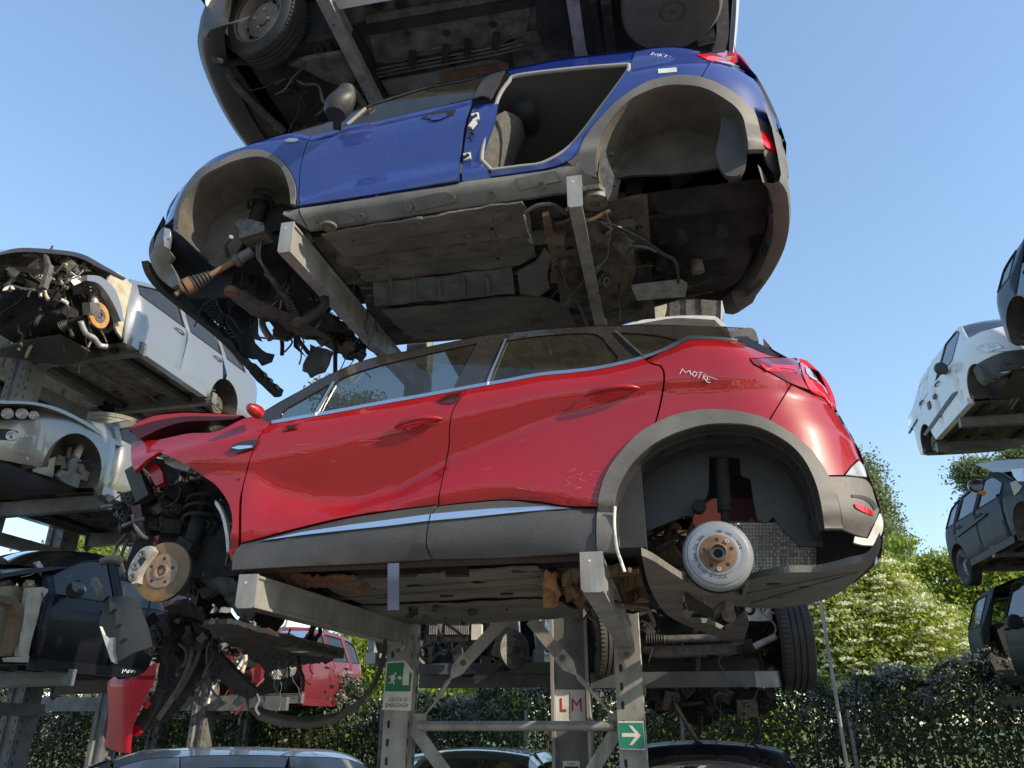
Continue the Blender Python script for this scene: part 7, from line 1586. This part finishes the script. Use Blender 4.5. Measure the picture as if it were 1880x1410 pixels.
# sunlit bushes and trees
tree('elder_bush', 'large sunlit elder bush covered in flat cream flower heads, right of the red car', hy(1620, 1330, 22), 6, [pxball(1590, 1110, 22, 95, 85), pxball(1530, 1180, 21, 70, 90), pxball(1660, 1180, 21, 90, 80), pxball(1560, 1060, 22, 60, 50), pxball(1730, 1190, 22, 60, 60), pxball(1500, 1090, 22, 50, 60), pxball(1600, 1220, 21, 100, 60)], 70000, .115, ELEAF, 'bush', clump=.26, flowers=900, fsize=.17, trunk=.12, limbs=10, seed=1)
tree('poplar_tree', 'grey green poplar whose top shows right of the red bumper', hy(1585, 1330, 30), 12, [pxball(1575, 900, 30, 42, 70), pxball(1588, 960, 30, 45, 80), pxball(1600, 1040, 30, 60, 60)], 36000, .13, PLEAF, clump=.28, seed=2)
tree('poplar_tree', 'grey green poplar beyond the sunlit elder bush', hy(1625, 1330, 28), 10, [pxball(1622, 1010, 28, 34, 50), pxball(1630, 1080, 28, 46, 50), pxball(1640, 1140, 27, 60, 50)], 26000, .12, PLEAF, clump=.25, seed=3)
tree('robinia_tree', 'light feathery robinia with thin bare limbs, left of the rear wheel of the dark hatchback', hy(1716, 1330, 24), 9, [pxball(1690, 1050, 24, 34, 18), pxball(1728, 1040, 24, 38, 20), pxball(1700, 1130, 24, 40, 26), pxball(1745, 1100, 24, 34, 28), pxball(1655, 1000, 26, 22, 12), pxball(1680, 1160, 24, 50, 26), pxball(1760, 1160, 23, 40, 30)], 13000, .12, RLEAF, clump=.17, per=20, trunk=.09, limbs=16, seed=4)
tree('robinia_tree', 'bright yellow green robinia under the dark hatchback at the right edge', hy(1840, 1330, 24), 9, [pxball(1830, 1075, 24, 60, 36), pxball(1790, 1110, 24, 50, 36), pxball(1860, 1120, 24, 60, 50), pxball(1790, 1180, 23, 50, 50)], 22000, .15, RLEAF, clump=.26, seed=5)
tree('poplar_tree', 'dark poplar top between the white van and dark hatchback', hy(1790, 1330, 34), 17, [pxball(1778, 866, 34, 20, 16), pxball(1812, 880, 34, 40, 30), pxball(1872, 842, 34, 26, 20), pxball(1830, 960, 34, 50, 60)], 26000, .15, PLEAF, clump=.28, seed=6)
tree('broadleaf_tree', 'bright green tree seen through the left rack under the champagne saloon', hy(160, 1330, 24), 6, [pxball(165, 1015, 24, 60, 30), pxball(150, 1060, 24, 70, 50), pxball(60, 1080, 24, 60, 60), pxball(230, 1080, 24, 60, 60)], 16000, .16, RLEAF, clump=.3, seed=7)
tree('broadleaf_tree', 'yellow green tree behind the crimson car', hy(650, 1330, 20), 5, [pxball(650, 1190, 20, 40, 26), pxball(630, 1215, 20, 60, 40), pxball(700, 1230, 20, 60, 40)], 12000, .13, RLEAF, clump=.25, seed=8)
tree('broadleaf_tree', 'tall tree whose tip pokes up beside the red windscreen', hy(600, 1330, 32), 11, [pxball(592, 715, 32, 10, 14), pxball(640, 752, 32, 50, 22), pxball(680, 790, 32, 70, 50), pxball(590, 850, 32, 80, 70)], 14000, .22, PLEAF, clump=.35, seed=9)
for k, (x, y, w, h_, lab) in enumerate(((860, 1300, 120, 40, 'pale green shrubs behind the hedge between the two signed uprights'), (1320, 1330, 150, 40, 'pale green shrubs behind the hedge right of the arrow sign'), (300, 1310, 160, 50, 'pale green shrubs behind the hedge at the left'), (560, 1330, 120, 50, 'pale green shrubs behind the hedge under the crimson car'))):
    tree('shrub', lab, hy(x, 1345, 18), 2, [pxball(x, y, 18, w, h_, 60)], 7000, .13, RLEAF, 'shrub', clump=.3, seed=20 + k, limbs=4)
pl_ = thing('steel_pole', hy(1522, 1335, 12.6), 'thin bare steel pole standing in front of the elder bush', 'pole')
b = hy(1531, 1256, 12.6); MB().tube([(b.x, b.y, 0), (b.x, b.y, 5.4)], .026, 12).build('shaft', GALV, pl_, 60); MB().lathe((b.x, b.y, 5.4), (0, 0, 1), [(.03, -.02), (.03, .01), (.001, .02)], 12).build('cap', GALV, pl_)

g = MB(); g.grid([[Vector((x, y, .004)) for x in (-1400, -30, 0, 30, 1400)] for y in (14.9, 40, 1400)][::-1])
tag(g.build('grass_field', mat('meadow_grass', (.07, .11, .02), (.16, .19, .05), scale=1.5, rough=.95, bump=.6, bscale=20)), kind='structure')
n = 26000; a = nrg.uniform(0, 1, n); X = -75 + 190 * a; tz = 6.6 + 1.3 * np.sin(X * .35) + .8 * np.sin(X * .9 + 1); tz[(X > 6) & (X < 16)] -= 1.5
quads('woodland', np.stack([X, 52 + nrg.normal(size=n) * 2.5, tz * (1 - nrg.uniform(0, 1, n) ** 1.6)], 1), .75, PLEAF, None, kind='stuff')
n = 9000; X = nrg.uniform(-45, 45, n); quads('woodland', np.stack([X, -22 + nrg.normal(size=n) * 1.5, (6.8 + .9 * np.sin(X * .5) + .6 * np.sin(X * 1.3)) * (1 - nrg.uniform(0, 1, n) ** 1.5)], 1), .6, HLEAF, None, kind='stuff')  # second mass: unseen trees added behind the camera to darken reflections
mirror_parts()
